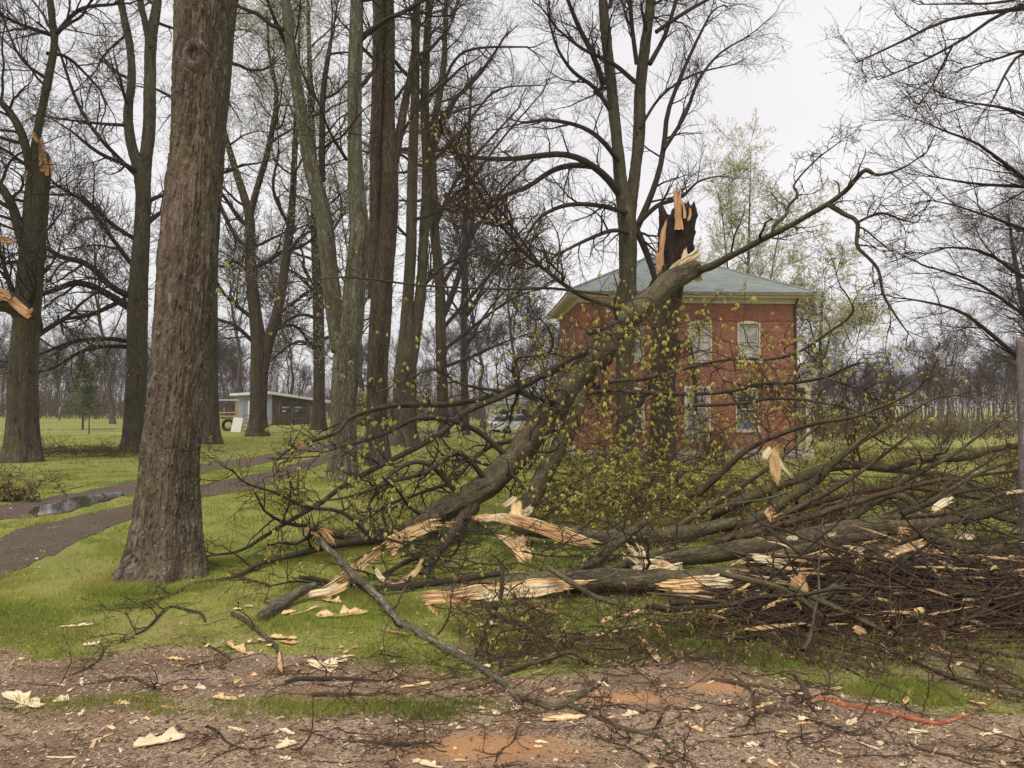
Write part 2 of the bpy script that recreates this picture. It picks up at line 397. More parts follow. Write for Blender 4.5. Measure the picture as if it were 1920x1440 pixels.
def dirt_mat():
    m, t, b = newmat('gravel_dirt')
    o = objco(t)
    fine = noise(t, o, 70, 4, 0.7); med = noise(t, o, 2.6, 6, 0.65, 0.6); big = noise(t, o, 0.9, 4, 0.5)
    vo = nd(t, 'ShaderNodeTexVoronoi', Scale=75); t.links.new(o, vo.inputs['Vector'])
    st = ramp(t, attrsep(t, vo.outputs['Color']), [(0.0, (0.17, 0.115, 0.075)), (0.5, (0.35, 0.25, 0.175)), (1, (0.56, 0.45, 0.33))])
    br = ramp(t, fine, [(0.3, (0.13, 0.078, 0.045)), (0.7, (0.34, 0.21, 0.125))])
    col = mix(t, ramp(t, med, [(0.42, 0.15), (0.6, 0.9)]), st, br)
    col = mix(t, ramp(t, noise(t, mapping(t, o, (0.35, 1.6, 1)), 1.7, 5, 0.65, 0.3), [(0.46, 0.0), (0.62, 0.55)]), col, (0.10, 0.062, 0.038))
    # bare orange clay worn open in patches
    pos = nd(t, 'ShaderNodeNewGeometry').outputs['Position']
    for (x, y, rx, ry) in CLAY:
        mp_ = nd(t, 'ShaderNodeMapping'); mp_.vector_type = 'TEXTURE'
        mp_.inputs['Location'].default_value = (x, y, 0); mp_.inputs['Scale'].default_value = (rx, ry, 4); t.links.new(pos, mp_.inputs[0])
        ln = nd(t, 'ShaderNodeVectorMath'); ln.operation = 'LENGTH'; t.links.new(mp_.outputs[0], ln.inputs[0])
        wob = nd(t, 'ShaderNodeMath'); wob.operation = 'MULTIPLY_ADD'; t.links.new(med, wob.inputs[0]); wob.inputs[1].default_value = 1.6; wob.inputs[2].default_value = -0.8
        ad = nd(t, 'ShaderNodeMath'); ad.operation = 'ADD'; t.links.new(ln.outputs['Value'], ad.inputs[0]); t.links.new(wob.outputs[0], ad.inputs[1])
        col = mix(t, ramp(t, ad.outputs[0], [(0.35, 0.85), (1.0, 0.0)]), col, mix(t, fine, (0.30, 0.14, 0.06), (0.62, 0.33, 0.15)))
    t.links.new(col, b.inputs['Base Color']); b.inputs['Roughness'].default_value = 0.75
    bump(t, b, mix(t, 0.5, fine, vo.outputs['Distance']), 0.7, 0.02); return m
def attrsep(t, c):
    s = nd(t, 'ShaderNodeSeparateColor'); t.links.new(c, s.inputs[0]); return s.outputs[0]
CLAY = []
for (a, b_, rx, ry) in ((905, 1405, 0.62, 0.22), (1170, 1312, 0.42, 0.13), (1345, 1288, 0.28, 0.13)):
    g_ = G(a, b_); CLAY.append((g_[0], g_[1], rx, ry))
M['lawn'] = ground_mat(); M['dirt'] = dirt_mat()

A = Acc()
rr_ = [0.0, 0.6]
while rr_[-1] < 1500: rr_.append(rr_[-1] * 1.025 + 0.005)
rr_ = np.array(rr_); NA = 640
th = np.arange(NA) / NA * 2 * np.pi
X = rr_[:, None] * np.cos(th); Y = rr_[:, None] * np.sin(th)
V = np.stack([X, Y, zg(X, Y)], -1)
k = np.arange(len(rr_) - 1)[:, None]; s = np.arange(NA)[None, :]
fq = np.stack([k * NA + s, k * NA + (s + 1) % NA, (k + 1) * NA + (s + 1) % NA, (k + 1) * NA + s], -1)[..., ::-1].reshape(-1, 4)
A.add(V.reshape(-1, 3), fq)
tag(A.build('ground', M['lawn']), kind='structure')

def sheet(name, left, right, up, n, mat, ragged=0.05, m=14, kind='structure'):
    """ribbon between two ground polylines, draped a few mm over the ground"""
    a, _ = resample(np.array(left), np.zeros(len(left)), n); b, _ = resample(np.array(right), np.zeros(len(right)), n)
    t = np.linspace(0, 1, m)[None, :, None]
    Pn = a[:, None, :] * (1 - t) + b[:, None, :] * t
    wob = (fbm(Pn.reshape(-1, 3) * np.array([3.0, 3.0, 0]), 5).reshape(n, m) - 0.48) * 2
    dirv = norm(b - a)[:, None, :]
    Pn = Pn + dirv * (wob * ragged * (np.abs(np.linspace(-1, 1, m)) ** 4)[None, :])[..., None] * 2
    Pn[..., 2] = zg(Pn[..., 0], Pn[..., 1]) + up
    acc = Acc(); i = np.arange(n - 1)[:, None]; j = np.arange(m - 1)[None, :]
    f = np.stack([i * m + j, i * m + j + 1, (i + 1) * m + j + 1, (i + 1) * m + j], -1).reshape(-1, 4)
    acc.add(Pn.reshape(-1, 3), f)
    o = tag(acc.build(name, mat), kind=kind)
    me = o.data
    if me.polygons[0].normal.z < 0: me.flip_normals()
    return o
def gp(l): return [G(x, y)[:3] for x, y in l]
# foreground dirt and gravel roadside
edge = [(-900, 1190), (-300, 1215), (0, 1222), (160, 1232), (330, 1208), (520, 1228), (700, 1243), (850, 1262), (1000, 1268), (1100, 1262), (1250, 1250), (1400, 1262), (1560, 1292), (1700, 1330), (1850, 1345), (2000, 1350), (2700, 1350)]
e3 = np.array(gp(edge)); near = e3.copy(); near[:, 1] = -3.0; near[:, 0] = near[:, 0] * 1.0
sheet('road', near, e3, 0.006, 420, M['dirt'], 0.10, 60)
# the two wheel tracks of the driveway
tr_near = ([(-420, 1240), (-150, 1120), (0, 1087), (120, 1030), (235, 978), (375, 935), (450, 923), (500, 911), (560, 889), (612, 867), (665, 846), (740, 832), (830, 824)],
           [(-420, 1110), (-150, 1040), (0, 1006), (120, 973), (235, 948), (375, 910), (450, 896), (500, 885), (560, 867), (612, 849), (665, 834), (740, 823), (830, 816)])
tr_far = ([(-420, 1040), (-150, 995), (0, 976), (110, 962), (235, 930), (375, 887), (450, 877), (500, 868), (560, 853), (612, 843), (665, 828), (740, 820), (830, 812)],
          [(-420, 985), (-150, 958), (0, 948), (110, 930), (235, 905), (375, 871), (450, 861), (500, 852), (560, 839), (612, 828), (665, 817), (740, 811), (830, 806)])
def mud_mat():
    m, t, b = newmat('mud_track'); o = objco(t)
    fine = noise(t, o, 45, 5, 0.7); med = noise(t, o, 1.8, 5, 0.6)
    c1 = ramp(t, fine, [(0.36, (0.045, 0.032, 0.024)), (0.5, (0.12, 0.088, 0.068)), (0.64, (0.25, 0.19, 0.15))])
    col = mix(t, ramp(t, med, [(0.45, 0.0), (0.65, 0.6)]), c1, (0.10, 0.085, 0.045))
    t.links.new(col, b.inputs['Base Color']); bump(t, b, fine, 0.8, 0.03)
    t.links.new(ramp(t, med, [(0.35, 0.7), (0.6, 0.95)]), b.inputs['Roughness']); b.inputs['Specular IOR Level'].default_value = 0.15
    return m
M['mud'] = mud_mat()
sheet('driveway', gp(tr_near[0]), gp(tr_near[1]), 0.007, 500, M['mud'], 0.22, 40)
sheet('driveway', gp(tr_far[0]), gp(tr_far[1]), 0.008, 500, M['mud'], 0.2, 40)
m_, t_, b_ = newmat('puddle_water'); b_.inputs['Base Color'].default_value = (0.05, 0.042, 0.035, 1); b_.inputs['Roughness'].default_value = 0.03
b_.inputs['Specular IOR Level'].default_value = 0.9; b_.inputs['IOR'].default_value = 1.5; bump(t_, b_, noise(t_, objco(t_), 9, 2), 0.04, 0.01)
M['puddle'] = m_
sheet('puddle_water', gp([(62, 968), (100, 962), (150, 953), (190, 943), (232, 930)]), gp([(52, 962), (95, 944), (140, 934), (185, 926), (228, 923)]), 0.013, 120, M['puddle'], 0.10, 16)

# ------------------------------------------------------------------ splinters and chips
def shards(acc, path, width, n=9, thick=0.25, jag=0.35, rg=None, spread=0.0, view=True, two=True):
    """a torn slab of wood along a path: ragged ends running out in fibres, ridged faces, real thickness"""
    m = int(n * 3 + 5); K = 26; KP = 40
    p, _ = resample(path, np.zeros(len(path)), KP)
    T = norm(np.gradient(p, axis=0)); vd = norm(p - CAM)
    side = norm(np.cross(T, vd)); up = norm(np.cross(side, T))
    L_ = np.linalg.norm(np.diff(p, axis=0), axis=1).sum(); u = np.linspace(-0.5, 0.5, m)
    def ends(j):
        w_ = np.cumsum(rng.normal(0, 0.22, m)); w_ = (w_ - w_.min()) / (np.ptp(w_) + 1e-6)
        e = j * (0.55 * w_ + 0.45 * rng.random(m)) * (0.4 + 0.9 * (np.abs(u) * 2) ** 1.5)
        return e
    a = ends(jag if two else 0.06); b = 1 - ends(jag)
    lone = rng.random(m) < 0.12; b[lone] = np.minimum(1.0, b[lone] + rng.uniform(0.1, 0.35, lone.sum()))
    if two: lone = rng.random(m) < 0.1; a[lone] = np.maximum(0, a[lone] - rng.uniform(0.1, 0.3, lone.sum()))
    b = np.maximum(b, a + 0.25); s_ = np.linspace(0, 1, K)[None, :]
    tt = a[:, None] + (b - a)[:, None] * s_; x_ = np.clip(tt, 0, 1) * (KP - 1); k_ = np.clip(x_.astype(int), 0, KP - 2); f = (x_ - k_)[..., None]
    q = p[k_] * (1 - f) + p[k_ + 1] * f; sd_ = side[k_]; up_ = up[k_]; o = rng.random(3) * 40
    co = np.stack([np.broadcast_to(u[:, None] * width * 90, tt.shape), tt * L_ * 5, 0 * tt], -1) + o
    rel = fbm(co, 4) - 0.47; env = 0.62 + 0.75 * fbm(np.stack([tt * L_ * 7 + o[0], 0 * tt + o[1], 0 * tt], -1), 3)
    wv = (fbm(np.stack([np.broadcast_to(u[:, None] * 3, tt.shape), tt * L_ * 4, 0 * tt + 5], -1) + o, 3) - 0.47) * 0.35
    fan = 1 + spread * tt * 1.3
    lat = (u[:, None] * env * fan + wv * 0.5) * width
    th_ = thick * width * np.minimum(1, np.minimum(s_ * 7 + (0.05 if two else 0.8), (1 - s_) * 5 + 0.05)) * (1 - 0.6 * (np.abs(u[:, None]) * 2) ** 3)
    hgt = th_ * 0.6 + rel * width * 0.34 + width * 0.12 * np.cos(u[:, None] * 3)
    top = q + sd_ * lat[..., None] + up_ * hgt[..., None]; bot = q + sd_ * lat[..., None] + up_ * (hgt - th_ * 1.2 - 0.002)[..., None]
    V = np.concatenate([top.reshape(-1, 3), bot.reshape(-1, 3)]); N_ = m * K
    i_ = np.arange(m - 1)[:, None]; j_ = np.arange(K - 1)[None, :]
    fq = np.stack([i_ * K + j_, i_ * K + j_ + 1, (i_ + 1) * K + j_ + 1, (i_ + 1) * K + j_], -1).reshape(-1, 4)
    e1 = np.stack([np.arange(m - 1) * K, (np.arange(m - 1) + 1) * K, N_ + (np.arange(m - 1) + 1) * K, N_ + np.arange(m - 1) * K], -1)
    jj = np.arange(K - 1); l1 = np.stack([jj, N_ + jj, N_ + jj + 1, jj + 1], -1); l2 = l1 + (m - 1) * K
    bk = np.concatenate([np.stack([lat + o[0], hgt * 0.3 + o[1], tt * L_], -1).reshape(-1, 3)] * 2)
    rn = np.clip(0.25 + rel * 1.6 + 0.25 * rng.random(), 0, 1).reshape(-1)
    acc.add(V, [fq, fq[:, ::-1] + N_, e1[:, ::-1], e1 + (K - 1), l1, l2[:, ::-1]], bk, np.concatenate([rn, rn]))
    return acc
def sh(path, d, wpx, **kw):
    """shards given by photo pixels and distance"""
    if np.isscalar(d) or d is None: d = [d] * len(path)
    else: d = np.linspace(d[0], d[1], len(path))
    pts = np.array([PP(x, y, dd, 0.02) for (x, y), dd in zip(path, d)])
    dm = np.linalg.norm(pts.mean(0) - CAM)
    return pts, wpx * dm / F

# ------------------------------------------------------------------ trees
def trunk_disp(amp, flare=0.0, zb=0.0, lump=0.05, zfl=0.5, fsc=17.0, plates=0.0):
    def f(pts, rad, th, al, bk, Nn, B):
        q = bk * np.array([fsc, fsc, fsc * 0.075]) + fbm(bk * np.array([3.5, 3.5, 1.6]), 3)[..., None] * np.array([1.3, 1.3, 0.6])
        n1 = fbm(q, 4); pl = fbm(bk * np.array([fsc * 0.5, fsc * 0.5, fsc * 0.3]) + 31, 3); ridge = 1 - np.abs(n1 * 2 - 0.94) * 3.0 + (pl - 0.47) * 2.2
        r = rad[..., None]
        if plates:
            pf = fbm(bk * np.array([10.0, 10.0, 1.5]) + n1[..., None] * 0.8 + 7, 4) * 9; ridge = ridge * 0.55 + (pf - np.floor(pf)) * plates
        R = amp * (ridge - 0.4) * np.minimum(1, r / 0.12)
        R = R + lump * r * (fbm(bk * np.array([2.2, 2.2, 0.9]) / np.maximum(r.max(), 0.1) * 0.3 + 5, 3) - 0.47) * 4
        if flare:
            h = (pts[..., 2] - zb)[..., None]
            lobes = 0.55 + 0.45 * np.cos(th * 5 + 1.0 + 0.8 * np.sin(th * 2)) * (0.6 + 0.4 * np.sin(th * 3 + 2))
            R = R + r * flare * np.exp(-np.maximum(h, 0) / zfl) * lobes
        return R
    return f
def leader(D, pts, dd=0.0, K=24, base=None):
    """pts: (px,py,width px); dd = how far the top leans away in depth"""
    ps, rs = [], []; n = len(pts)
    for i, (x, y, w_) in enumerate(pts):
        d = D + dd * i / max(1, n - 1)
        ps.append(P(x, y, d)); rs.append(w_ * d / F / 2)
    if base is not None:
        ps[0] = base
    return resample(np.array(ps), np.array(rs), K)
TREES = []
def tree(name, label, base, leaders, limbs=(), n1=12, L1=(2.5, 5.5), lv=(8, 6, 4), mat='bark_grey', tmat='twig_dark', leaf=None, nleaf=1,
         lsize=0.05, t0=0.25, trop=0.05, wig=0.17, ang=(45, 80), flare=0.55, S=40, extra=None, rmin=0.0035, group=None, D=None, hires=False, part=None, ws=0.93, lcl=3, l2=(1.0, 2.4), a2=(30, 65), fl=0.0, red=False, lwig=0.17):
    b = G(*base); D = D or (b[1]); 
    if D and abs(D - b[1]) > 0.01:
        b = np.array([(base[0] - 960) / F * D, D, 0]); b[2] = zg(b[0], b[1])
    root = thing(name, label, 'tree', b, 0, group)
    tr = Acc(); ls = []
    leaders = [([(x, y, w_ * ws) for x, y, w_ in pts], dd) for pts, dd in leaders]
    for i, (pts, dd) in enumerate(leaders):
        bb = b + np.array([0, 0, -0.12]) if i == 0 else None
        q = leader(D, pts, dd, 24, bb)
        ls.append(q)
        L_ = np.linalg.norm(np.diff(q[0], axis=0), axis=1).sum()
        K = int(min(1100, L_ / 0.011)) if hires else int(max(30, min(220, L_ / 0.09)))
        pp, rr = resample(*leader(D, pts, dd, 60, bb), K)
        SS = 300 if hires else (S if i == 0 else max(16, int(S * 0.7)))
        rn = None
        dsp = trunk_disp(0.022 if hires else 0.024, flare if i == 0 else 0, b[2], 0.06, plates=1.0 if hires else 0.4)
        if red:
            # strip of bare reddish bark runs down the side facing the road
            a = Acc(); Vv, Nn, B = tubes(a, pp[None], rr[None], SS, None, dsp)
            n_ = norm(Vv - pp[None, :, None, :]); fac = n_[..., 0] * 0.25 - n_[..., 1]
            h = Vv[..., 2]; fac = fac + (fbm(Vv * np.array([6, 6, 1.2]), 4) - 0.47) * 1.6
            a.rn = [np.clip(sst(0.62, 0.80, fac), 0, 1).reshape(-1) * 0.85]
            tr.add(a.v[0], a.f, a.bk[0], a.rn[0])
        else:
            tubes(tr, pp[None], rr[None], SS, rn, dsp, cap=True)
    tr.build('trunk', M[mat], root, b)
    P0 = np.stack([q[0] for q in ls]); R0 = np.stack([q[1] for q in ls])
    cr = Acc(); l1 = None
    if n1:
        l1 = grow((P0, R0), n1, L1, t0, 1.0, ang, 0.5, 0.02, 10, lwig, trop, 0.2, 0.35, flat=fl)
    lim = []
    for (pts, dd) in limbs:
        q = leader(D, pts, dd, 10); lim.append(q)
    if lim:
        LP = np.stack([q[0] for q in lim]); LR = np.stack([q[1] for q in lim])
        lim = (LP, LR)
        l1 = cat2(l1, lim) if l1 is not None else lim
    if l1 is not None:
        q = (np.stack([resample(p, r, 18)[0] for p, r in zip(*l1)]), np.stack([resample(p, r, 18)[1] for p, r in zip(*l1)]))
        tubes(cr, q[0], q[1], 8)
        l2_ = grow(l1, lv[0], l2, 0.15, 1.0, a2, 0.55, 0.009, 8, wig, trop * 0.8, 0.25, 0.4)
        l2e = grow(l1, 2, (l2[0] * 0.7, l2[1] * 0.9), 0.96, 1.0, (3, 28), 0.95, 0.006, 8, wig, trop * 0.8, 0.25, 0.1)
        l2_ = cat2(l2_, l2e)
        l3 = grow(l2_, lv[1], (l2[0] * 0.55, l2[1] * 0.55), 0.15, 1.0, (a2[0] * 0.9, a2[1] * 0.92), 0.6, rmin * 1.5, 6, wig, trop * 0.5, 0.4, 0.3)
        l4 = grow(l3, lv[2], (0.25, 0.6), 0.2, 1.0, (25, 60), 0.7, rmin, 4, wig, 0.03, 0.5, 0.3)
        tubes(cr, l2_[0], l2_[1], 5); tubes(cr, l3[0], l3[1], 3); tubes(cr, l4[0], l4[1], 3)
        cr.build('crown', M[tmat], root, b)
        if leaf:
            lf = Acc(); leaves(lf, l4, nleaf, lsize, 0.3, 0.25, lcl)
            lf.build('foliage', M[leaf], root, b)
    if extra: extra(root, b, D)
    TREES.append(root)
    return root

# ---- the big trunk in front
def knot(root, b, D):
    c = P(366, 104, D - 0.27); r = 7.36 / F; a = Acc()
    n, m = 40, 16; t1 = np.linspace(0, 2 * np.pi, n, endpoint=False)[:, None]; t2 = np.linspace(0, 2 * np.pi, m, endpoint=False)[None, :]
    Rr = 0.088; rq = 0.045
    x = (Rr + rq * np.cos(t2)) * np.cos(t1) * 0.85; z = (Rr + rq * np.cos(t2)) * np.sin(t1) * 1.25; y = rq * 1.3 * np.sin(t2) + 0 * t1
    V = np.stack([x, y, z], -1).reshape(-1, 3); V = V * (0.85 + 0.3 * fbm(V * 14 + 3, 3)[:, None])
    V = V + c + np.array([0.0, 0.0, 0.0])
    i = np.arange(n)[:, None]; j = np.arange(m)[None, :]
    f = np.stack([i * m + j, ((i + 1) % n) * m + j, ((i + 1) % n) * m + (j + 1) % m, i * m + (j + 1) % m], -1).reshape(-1, 4)
    a.add(V, f, V * 1.0, 0.9)
    k_ = a.build('knot', M['knot'], root, b)
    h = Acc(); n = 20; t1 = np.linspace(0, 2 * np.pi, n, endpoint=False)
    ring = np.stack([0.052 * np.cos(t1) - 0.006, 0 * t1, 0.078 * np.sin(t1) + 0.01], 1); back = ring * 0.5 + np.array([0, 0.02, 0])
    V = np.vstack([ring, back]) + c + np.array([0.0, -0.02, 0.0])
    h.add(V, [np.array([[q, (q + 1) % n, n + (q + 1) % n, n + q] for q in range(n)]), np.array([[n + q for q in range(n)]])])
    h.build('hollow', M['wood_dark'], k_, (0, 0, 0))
    # thin dead shoots and roots hanging from the knot
    st = np.array([P(x_, y_, D) + np.array([0.09, -0.33, 0]) for x_, y_ in ((352, 78), (372, 80), (382, 110), (392, 60), (385, 105), (360, 84), (388, 30))])
    pp = np.repeat(st[:, None, :], 2, 1); pp[:, 1, 2] -= 0.08; pp[:, 1, 0] += 0.01
    g1 = grow((pp, np.full((7, 2), 0.006)), 3, (0.2, 0.55), 0, 1, (10, 60), 0.9, 0.0025, 9, 0.22, -0.06, 0.4, 0)
    g2 = grow(g1, 3, (0.08, 0.25), 0.2, 1, (20, 60), 0.7, 0.0018, 5, 0.2, -0.05)
    s_ = Acc(); tubes(s_, *g1, 4); tubes(s_, *g2, 3); s_.build('dead_shoot', M['twig_brown'], root, b)
M['knot'] = bark('knot_bark', (0.09, 0.06, 0.05), (0.22, 0.155, 0.135), (0.36, 0.27, 0.24), (0.15, 0.12, 0.1), 0.3, 20, 0.6, 0.01)
tree('maple_tree', 'massive reddish-brown shaggy trunk standing nearest the road, with a ringed knot hole high on it', (302, 1082),
     [([(302, 1082, 128), (308, 1050, 122), (313, 970, 117), (319, 860, 111), (334, 720, 113), (343, 600, 117), (351, 480, 118), (357, 390, 109), (363, 300, 98), (369, 200, 99), (377, 100, 103), (381, 0, 110), (386, -150, 100), (395, -500, 90), (420, -1100, 60), (430, -1900, 20)], 0.3)],
     [([(420, -250, 40), (560, -500, 25), (700, -800, 10)], 0.5), ([(360, -380, 40), (200, -600, 24), (80, -900, 10)], -0.5)],
     0, mat='bark_main', ws=0.85, flare=0.7, hires=True, extra=knot, red=True, lv=(7, 5, 3))

# ---- snapped tree at the left edge
def snap_left(root, b, D):
    def S(path, w_, name='splinter', mat='wood_orange', dz=-0.35, **kw):
        a = Acc(); p, ww = sh(path, D + dz, w_); shards(a, p, ww, **kw); a.build(name, M[mat], root, b)
    S([(80, 322), (79, 290), (77, 252)], 9, n=4, jag=0.85, two=False, thick=0.12); S([(88, 330), (86, 300), (82, 268)], 7, n=3, jag=0.85, two=False, thick=0.12); S([(96, 335), (96, 310), (93, 285)], 4, n=3, jag=0.7, thick=0.12)
    S([(42, 350), (45, 335), (49, 314)], 8, n=4, jag=0.85, thick=0.12); S([(72, 270), (65, 255), (57, 243)], 5, n=3)
    a = Acc(); q = leader(D - 0.6, [(66, 590, 14), (52, 586, 26), (38, 580, 32), (10, 566, 40), (-60, 560, 36), (-160, 590, 25)], -1.2, 30); tubes(a, q[0][None], q[1][None], 18, None, trunk_disp(0.03, 0, 0, 0.12), True)
    g1 = grow((q[0][None], q[1][None]), 9, (0.5, 1.4), 0.2, 1, (40, 90), 0.5, 0.01, 7, 0.3, -0.05); g2 = grow(g1, 5, (0.3, 0.7), 0.2, 1, (30, 60), 0.5, 0.006, 5, 0.25, 0)
    tubes(a, *g1, 5); tubes(a, *g2, 3); a.build('limb', M['bark_red'], root, b)
    S([(-30, 562), (0, 552), (22, 556)], 20, dz=-1.7, n=6, two=False); S([(20, 562), (40, 578), (58, 596)], 14, dz=-1.5, n=4, two=False); S([(-20, 446), (8, 450), (26, 453)], 12, dz=-1.2, n=4, two=False); S([(30, 575), (50, 585), (62, 578)], 9, dz=-1.5, n=3, two=False)
tree('snapped_tree', 'thick mossy trunk at the left edge snapped off at the top with orange splinters', (42, 866),
     [([(40, 868, 76), (42, 800, 70), (44, 700, 66), (50, 600, 62), (58, 500, 60), (66, 400, 58), (72, 330, 56), (76, 296, 44), (78, 285, 30)], 0.2),
      ([(60, 430, 26), (62, 330, 24), (66, 280, 20), (80, 200, 19), (92, 140, 19), (102, 80, 17), (96, 20, 16), (92, -60, 15), (100, -200, 10), (110, -400, 5)], -0.4),
      ([(58, 340, 22), (52, 290, 21), (36, 240, 19), (8, 198, 16), (-30, 170, 13), (-80, 140, 9)], -1.0),
      ([(52, 480, 26), (36, 430, 25), (22, 385, 22), (0, 348, 18), (-30, 330, 14), (-90, 330, 8)], -0.8)],
     [([(100, 70, 9), (150, 18, 7), (215, 8, 5)], 0.5), ([(98, 66, 9), (50, 50, 7), (0, 28, 5)], -1), ([(88, 100, 8), (130, 110, 6), (190, 170, 4)], 1), ([(90, 150, 7), (40, 110, 5), (8, 40, 3)], -1),
      ([(30, 560, 12), (14, 520, 9), (0, 470, 6)], -0.6)],
     9, (1.6, 4), (8, 7, 4), extra=snap_left, ws=0.74, t0=0.3, leaf='bud_brown', nleaf=2, lsize=0.035)

# ---- row of standing trees
tree('maple_tree', 'forked brown trunk between the snapped left tree and the big front trunk', (252, 846),
     [([(252, 846, 46), (252, 800, 42), (256, 700, 39), (258, 600, 38), (262, 500, 34), (268, 400, 28), (264, 330, 26), (246, 270, 19), (240, 210, 18), (247, 150, 15), (244, 90, 15), (232, 30, 14), (222, -40, 12), (210, -300, 8), (190, -600, 3)], 0),
      ([(270, 400, 26), (272, 310, 25), (280, 240, 24), (281, 150, 23), (284, 70, 22), (292, 20, 18), (300, -60, 14), (310, -350, 9), (330, -650, 3)], 1.0),
      ([(282, 90, 14), (272, 40, 13), (262, -10, 12), (250, -200, 8), (240, -450, 3)], -0.6)],
     [([(243, 555, 14), (205, 535, 12), (165, 495, 12), (110, 480, 10), (60, 445, 7), (0, 420, 4)], -3), ([(240, 575, 15), (190, 545, 13), (145, 530, 12), (100, 545, 9), (60, 560, 6), (20, 590, 4)], -3.5),
      ([(236, 560, 9), (170, 590, 8), (120, 598, 6), (110, 602, 4)], -2), ([(236, 640, 9), (205, 635, 8), (140, 640, 7), (80, 662, 5), (20, 680, 3)], -2.5), ([(238, 650, 8), (190, 650, 7), (150, 660, 6), (100, 690, 4), (60, 700, 3)], -2.5),
      ([(256, 330, 8), (180, 250, 7), (140, 180, 6), (105, 80, 4), (70, 40, 3)], -2), ([(240, 235, 7), (190, 232, 6), (130, 225, 4), (60, 215, 3)], -2), ([(250, 500, 9), (205, 440, 8), (160, 380, 7), (110, 350, 5), (60, 300, 3)], -2),
      ([(276, 420, 9), (300, 400, 8), (330, 390, 6)], 1), ([(255, 450, 8), (210, 420, 8), (150, 370, 6), (90, 365, 4)], -1)],
     13, (2.2, 4.8), (9, 7, 4), fl=0.4, t0=0.3, leaf='leaf_pale', nleaf=2, lsize=0.055, lcl=1)
tree('maple_tree', 'dark grey trunk half hidden right behind the big front trunk', (396, 833),
     [([(396, 834, 38), (394, 780, 33), (393, 640, 32), (395, 480, 30), (404, 350, 28), (413, 230, 26), (424, 120, 24), (430, 60, 20), (440, -30, 18), (455, -250, 12), (470, -600, 4)], 0)],
     [([(416, 150, 12), (432, 60, 10), (446, -10, 8), (470, -120, 5)], 0), ([(410, 380, 8), (440, 440, 7), (470, 470, 5), (500, 500, 3)], -1)], 16, (2.2, 5.5), (9, 7, 4), t0=0.35, leaf='leaf_pale', nleaf=2, lsize=0.06, lcl=1, fl=0.4)
tree('maple_tree', 'reddish trunk splitting low into a wide fork in front of the shed', (482, 818),
     [([(482, 818, 40), (484, 770, 34), (486, 700, 34), (484, 640, 30), (477, 580, 25), (470, 500, 22), (468, 410, 19), (455, 360, 16), (436, 300, 13), (420, 240, 10), (416, 180, 8), (410, 60, 6), (400, -80, 3)], 0),
      ([(490, 700, 26), (500, 650, 24), (518, 595, 20), (530, 530, 18), (540, 460, 17), (548, 380, 14), (552, 300, 12), (556, 200, 9), (560, 100, 6), (566, -50, 3)], 1.2),
      ([(468, 410, 14), (480, 360, 13), (498, 300, 12), (512, 235, 11), (518, 170, 8), (505, 100, 6), (500, 20, 4)], -1)],
     [([(478, 600, 8), (440, 570, 7), (415, 545, 5), (408, 530, 4)], -1), ([(474, 640, 8), (440, 610, 7), (410, 600, 5)], -1), ([(466, 510, 7), (440, 490, 6), (420, 500, 4)], -1),
      ([(520, 590, 7), (560, 560, 6), (590, 540, 4)], 1), ([(510, 620, 6), (550, 610, 6), (580, 640, 4)], 1), ([(540, 470, 6), (570, 440, 5), (600, 430, 3)], 1)],
     13, (3, 7), (8, 7, 4), mat='bark_red', t0=0.3, rmin=0.005, l2=(1.5, 3.5), fl=0.5, leaf='leaf_pale', nleaf=1, lsize=0.11, lcl=2)
tree('maple_tree', 'dark slender trunk standing at the right end of the shed', (597, 806),
     [([(597, 806, 30), (598, 760, 24), (598, 650, 23), (596, 550, 21), (592, 450, 19), (590, 350, 17), (585, 250, 14), (580, 100, 9), (575, -100, 4)], 0)],
     [([(598, 600, 7), (570, 590, 6), (540, 600, 5), (510, 630, 3)], -1), ([(598, 660, 7), (565, 640, 6), (540, 650, 4), (515, 670, 3)], -1), ([(598, 560, 7), (565, 520, 6), (530, 500, 3)], -1), ([(600, 640, 7), (640, 620, 5), (680, 600, 3)], 1)],
     22, (3.5, 8), (8, 6, 4), mat='bark_red', t0=0.22, rmin=0.006, l2=(1.5, 3.5), fl=0.5, leaf='leaf_pale', nleaf=2, lsize=0.10, lcl=1)
tree('maple_tree', 'pale lichen-covered trunk in front of the driveway bend, forking into two tall stems', (641, 900),
     [([(641, 902, 56), (642, 850, 50), (645, 760, 50), (650, 680, 54), (660, 590, 48), (669, 500, 44), (674, 430, 40), (668, 350, 32), (665, 250, 29), (665, 150, 28), (668, 50, 28), (670, -60, 25), (675, -300, 17), (690, -700, 6)], 0),
      ([(640, 660, 40), (628, 590, 36), (617, 500, 33), (605, 400, 32), (585, 320, 29), (568, 230, 26), (555, 150, 22), (545, 80, 20), (536, 0, 19), (528, -80, 17), (500, -350, 11), (480, -700, 4)], -0.7)],
     [([(604, 340, 12), (604, 260, 12), (606, 170, 11), (618, 90, 9), (621, 72, 6)], 0.4), ([(560, 130, 9), (530, 70, 8), (505, 10, 6), (480, -60, 4)], -1), ([(650, 300, 7), (620, 250, 5), (600, 200, 3)], -1)],
     12, (1.8, 4), (7, 6, 3), mat='bark_lichen', t0=0.45, leaf='leaf_yellow', nleaf=1, lsize=0.03, lcl=2)
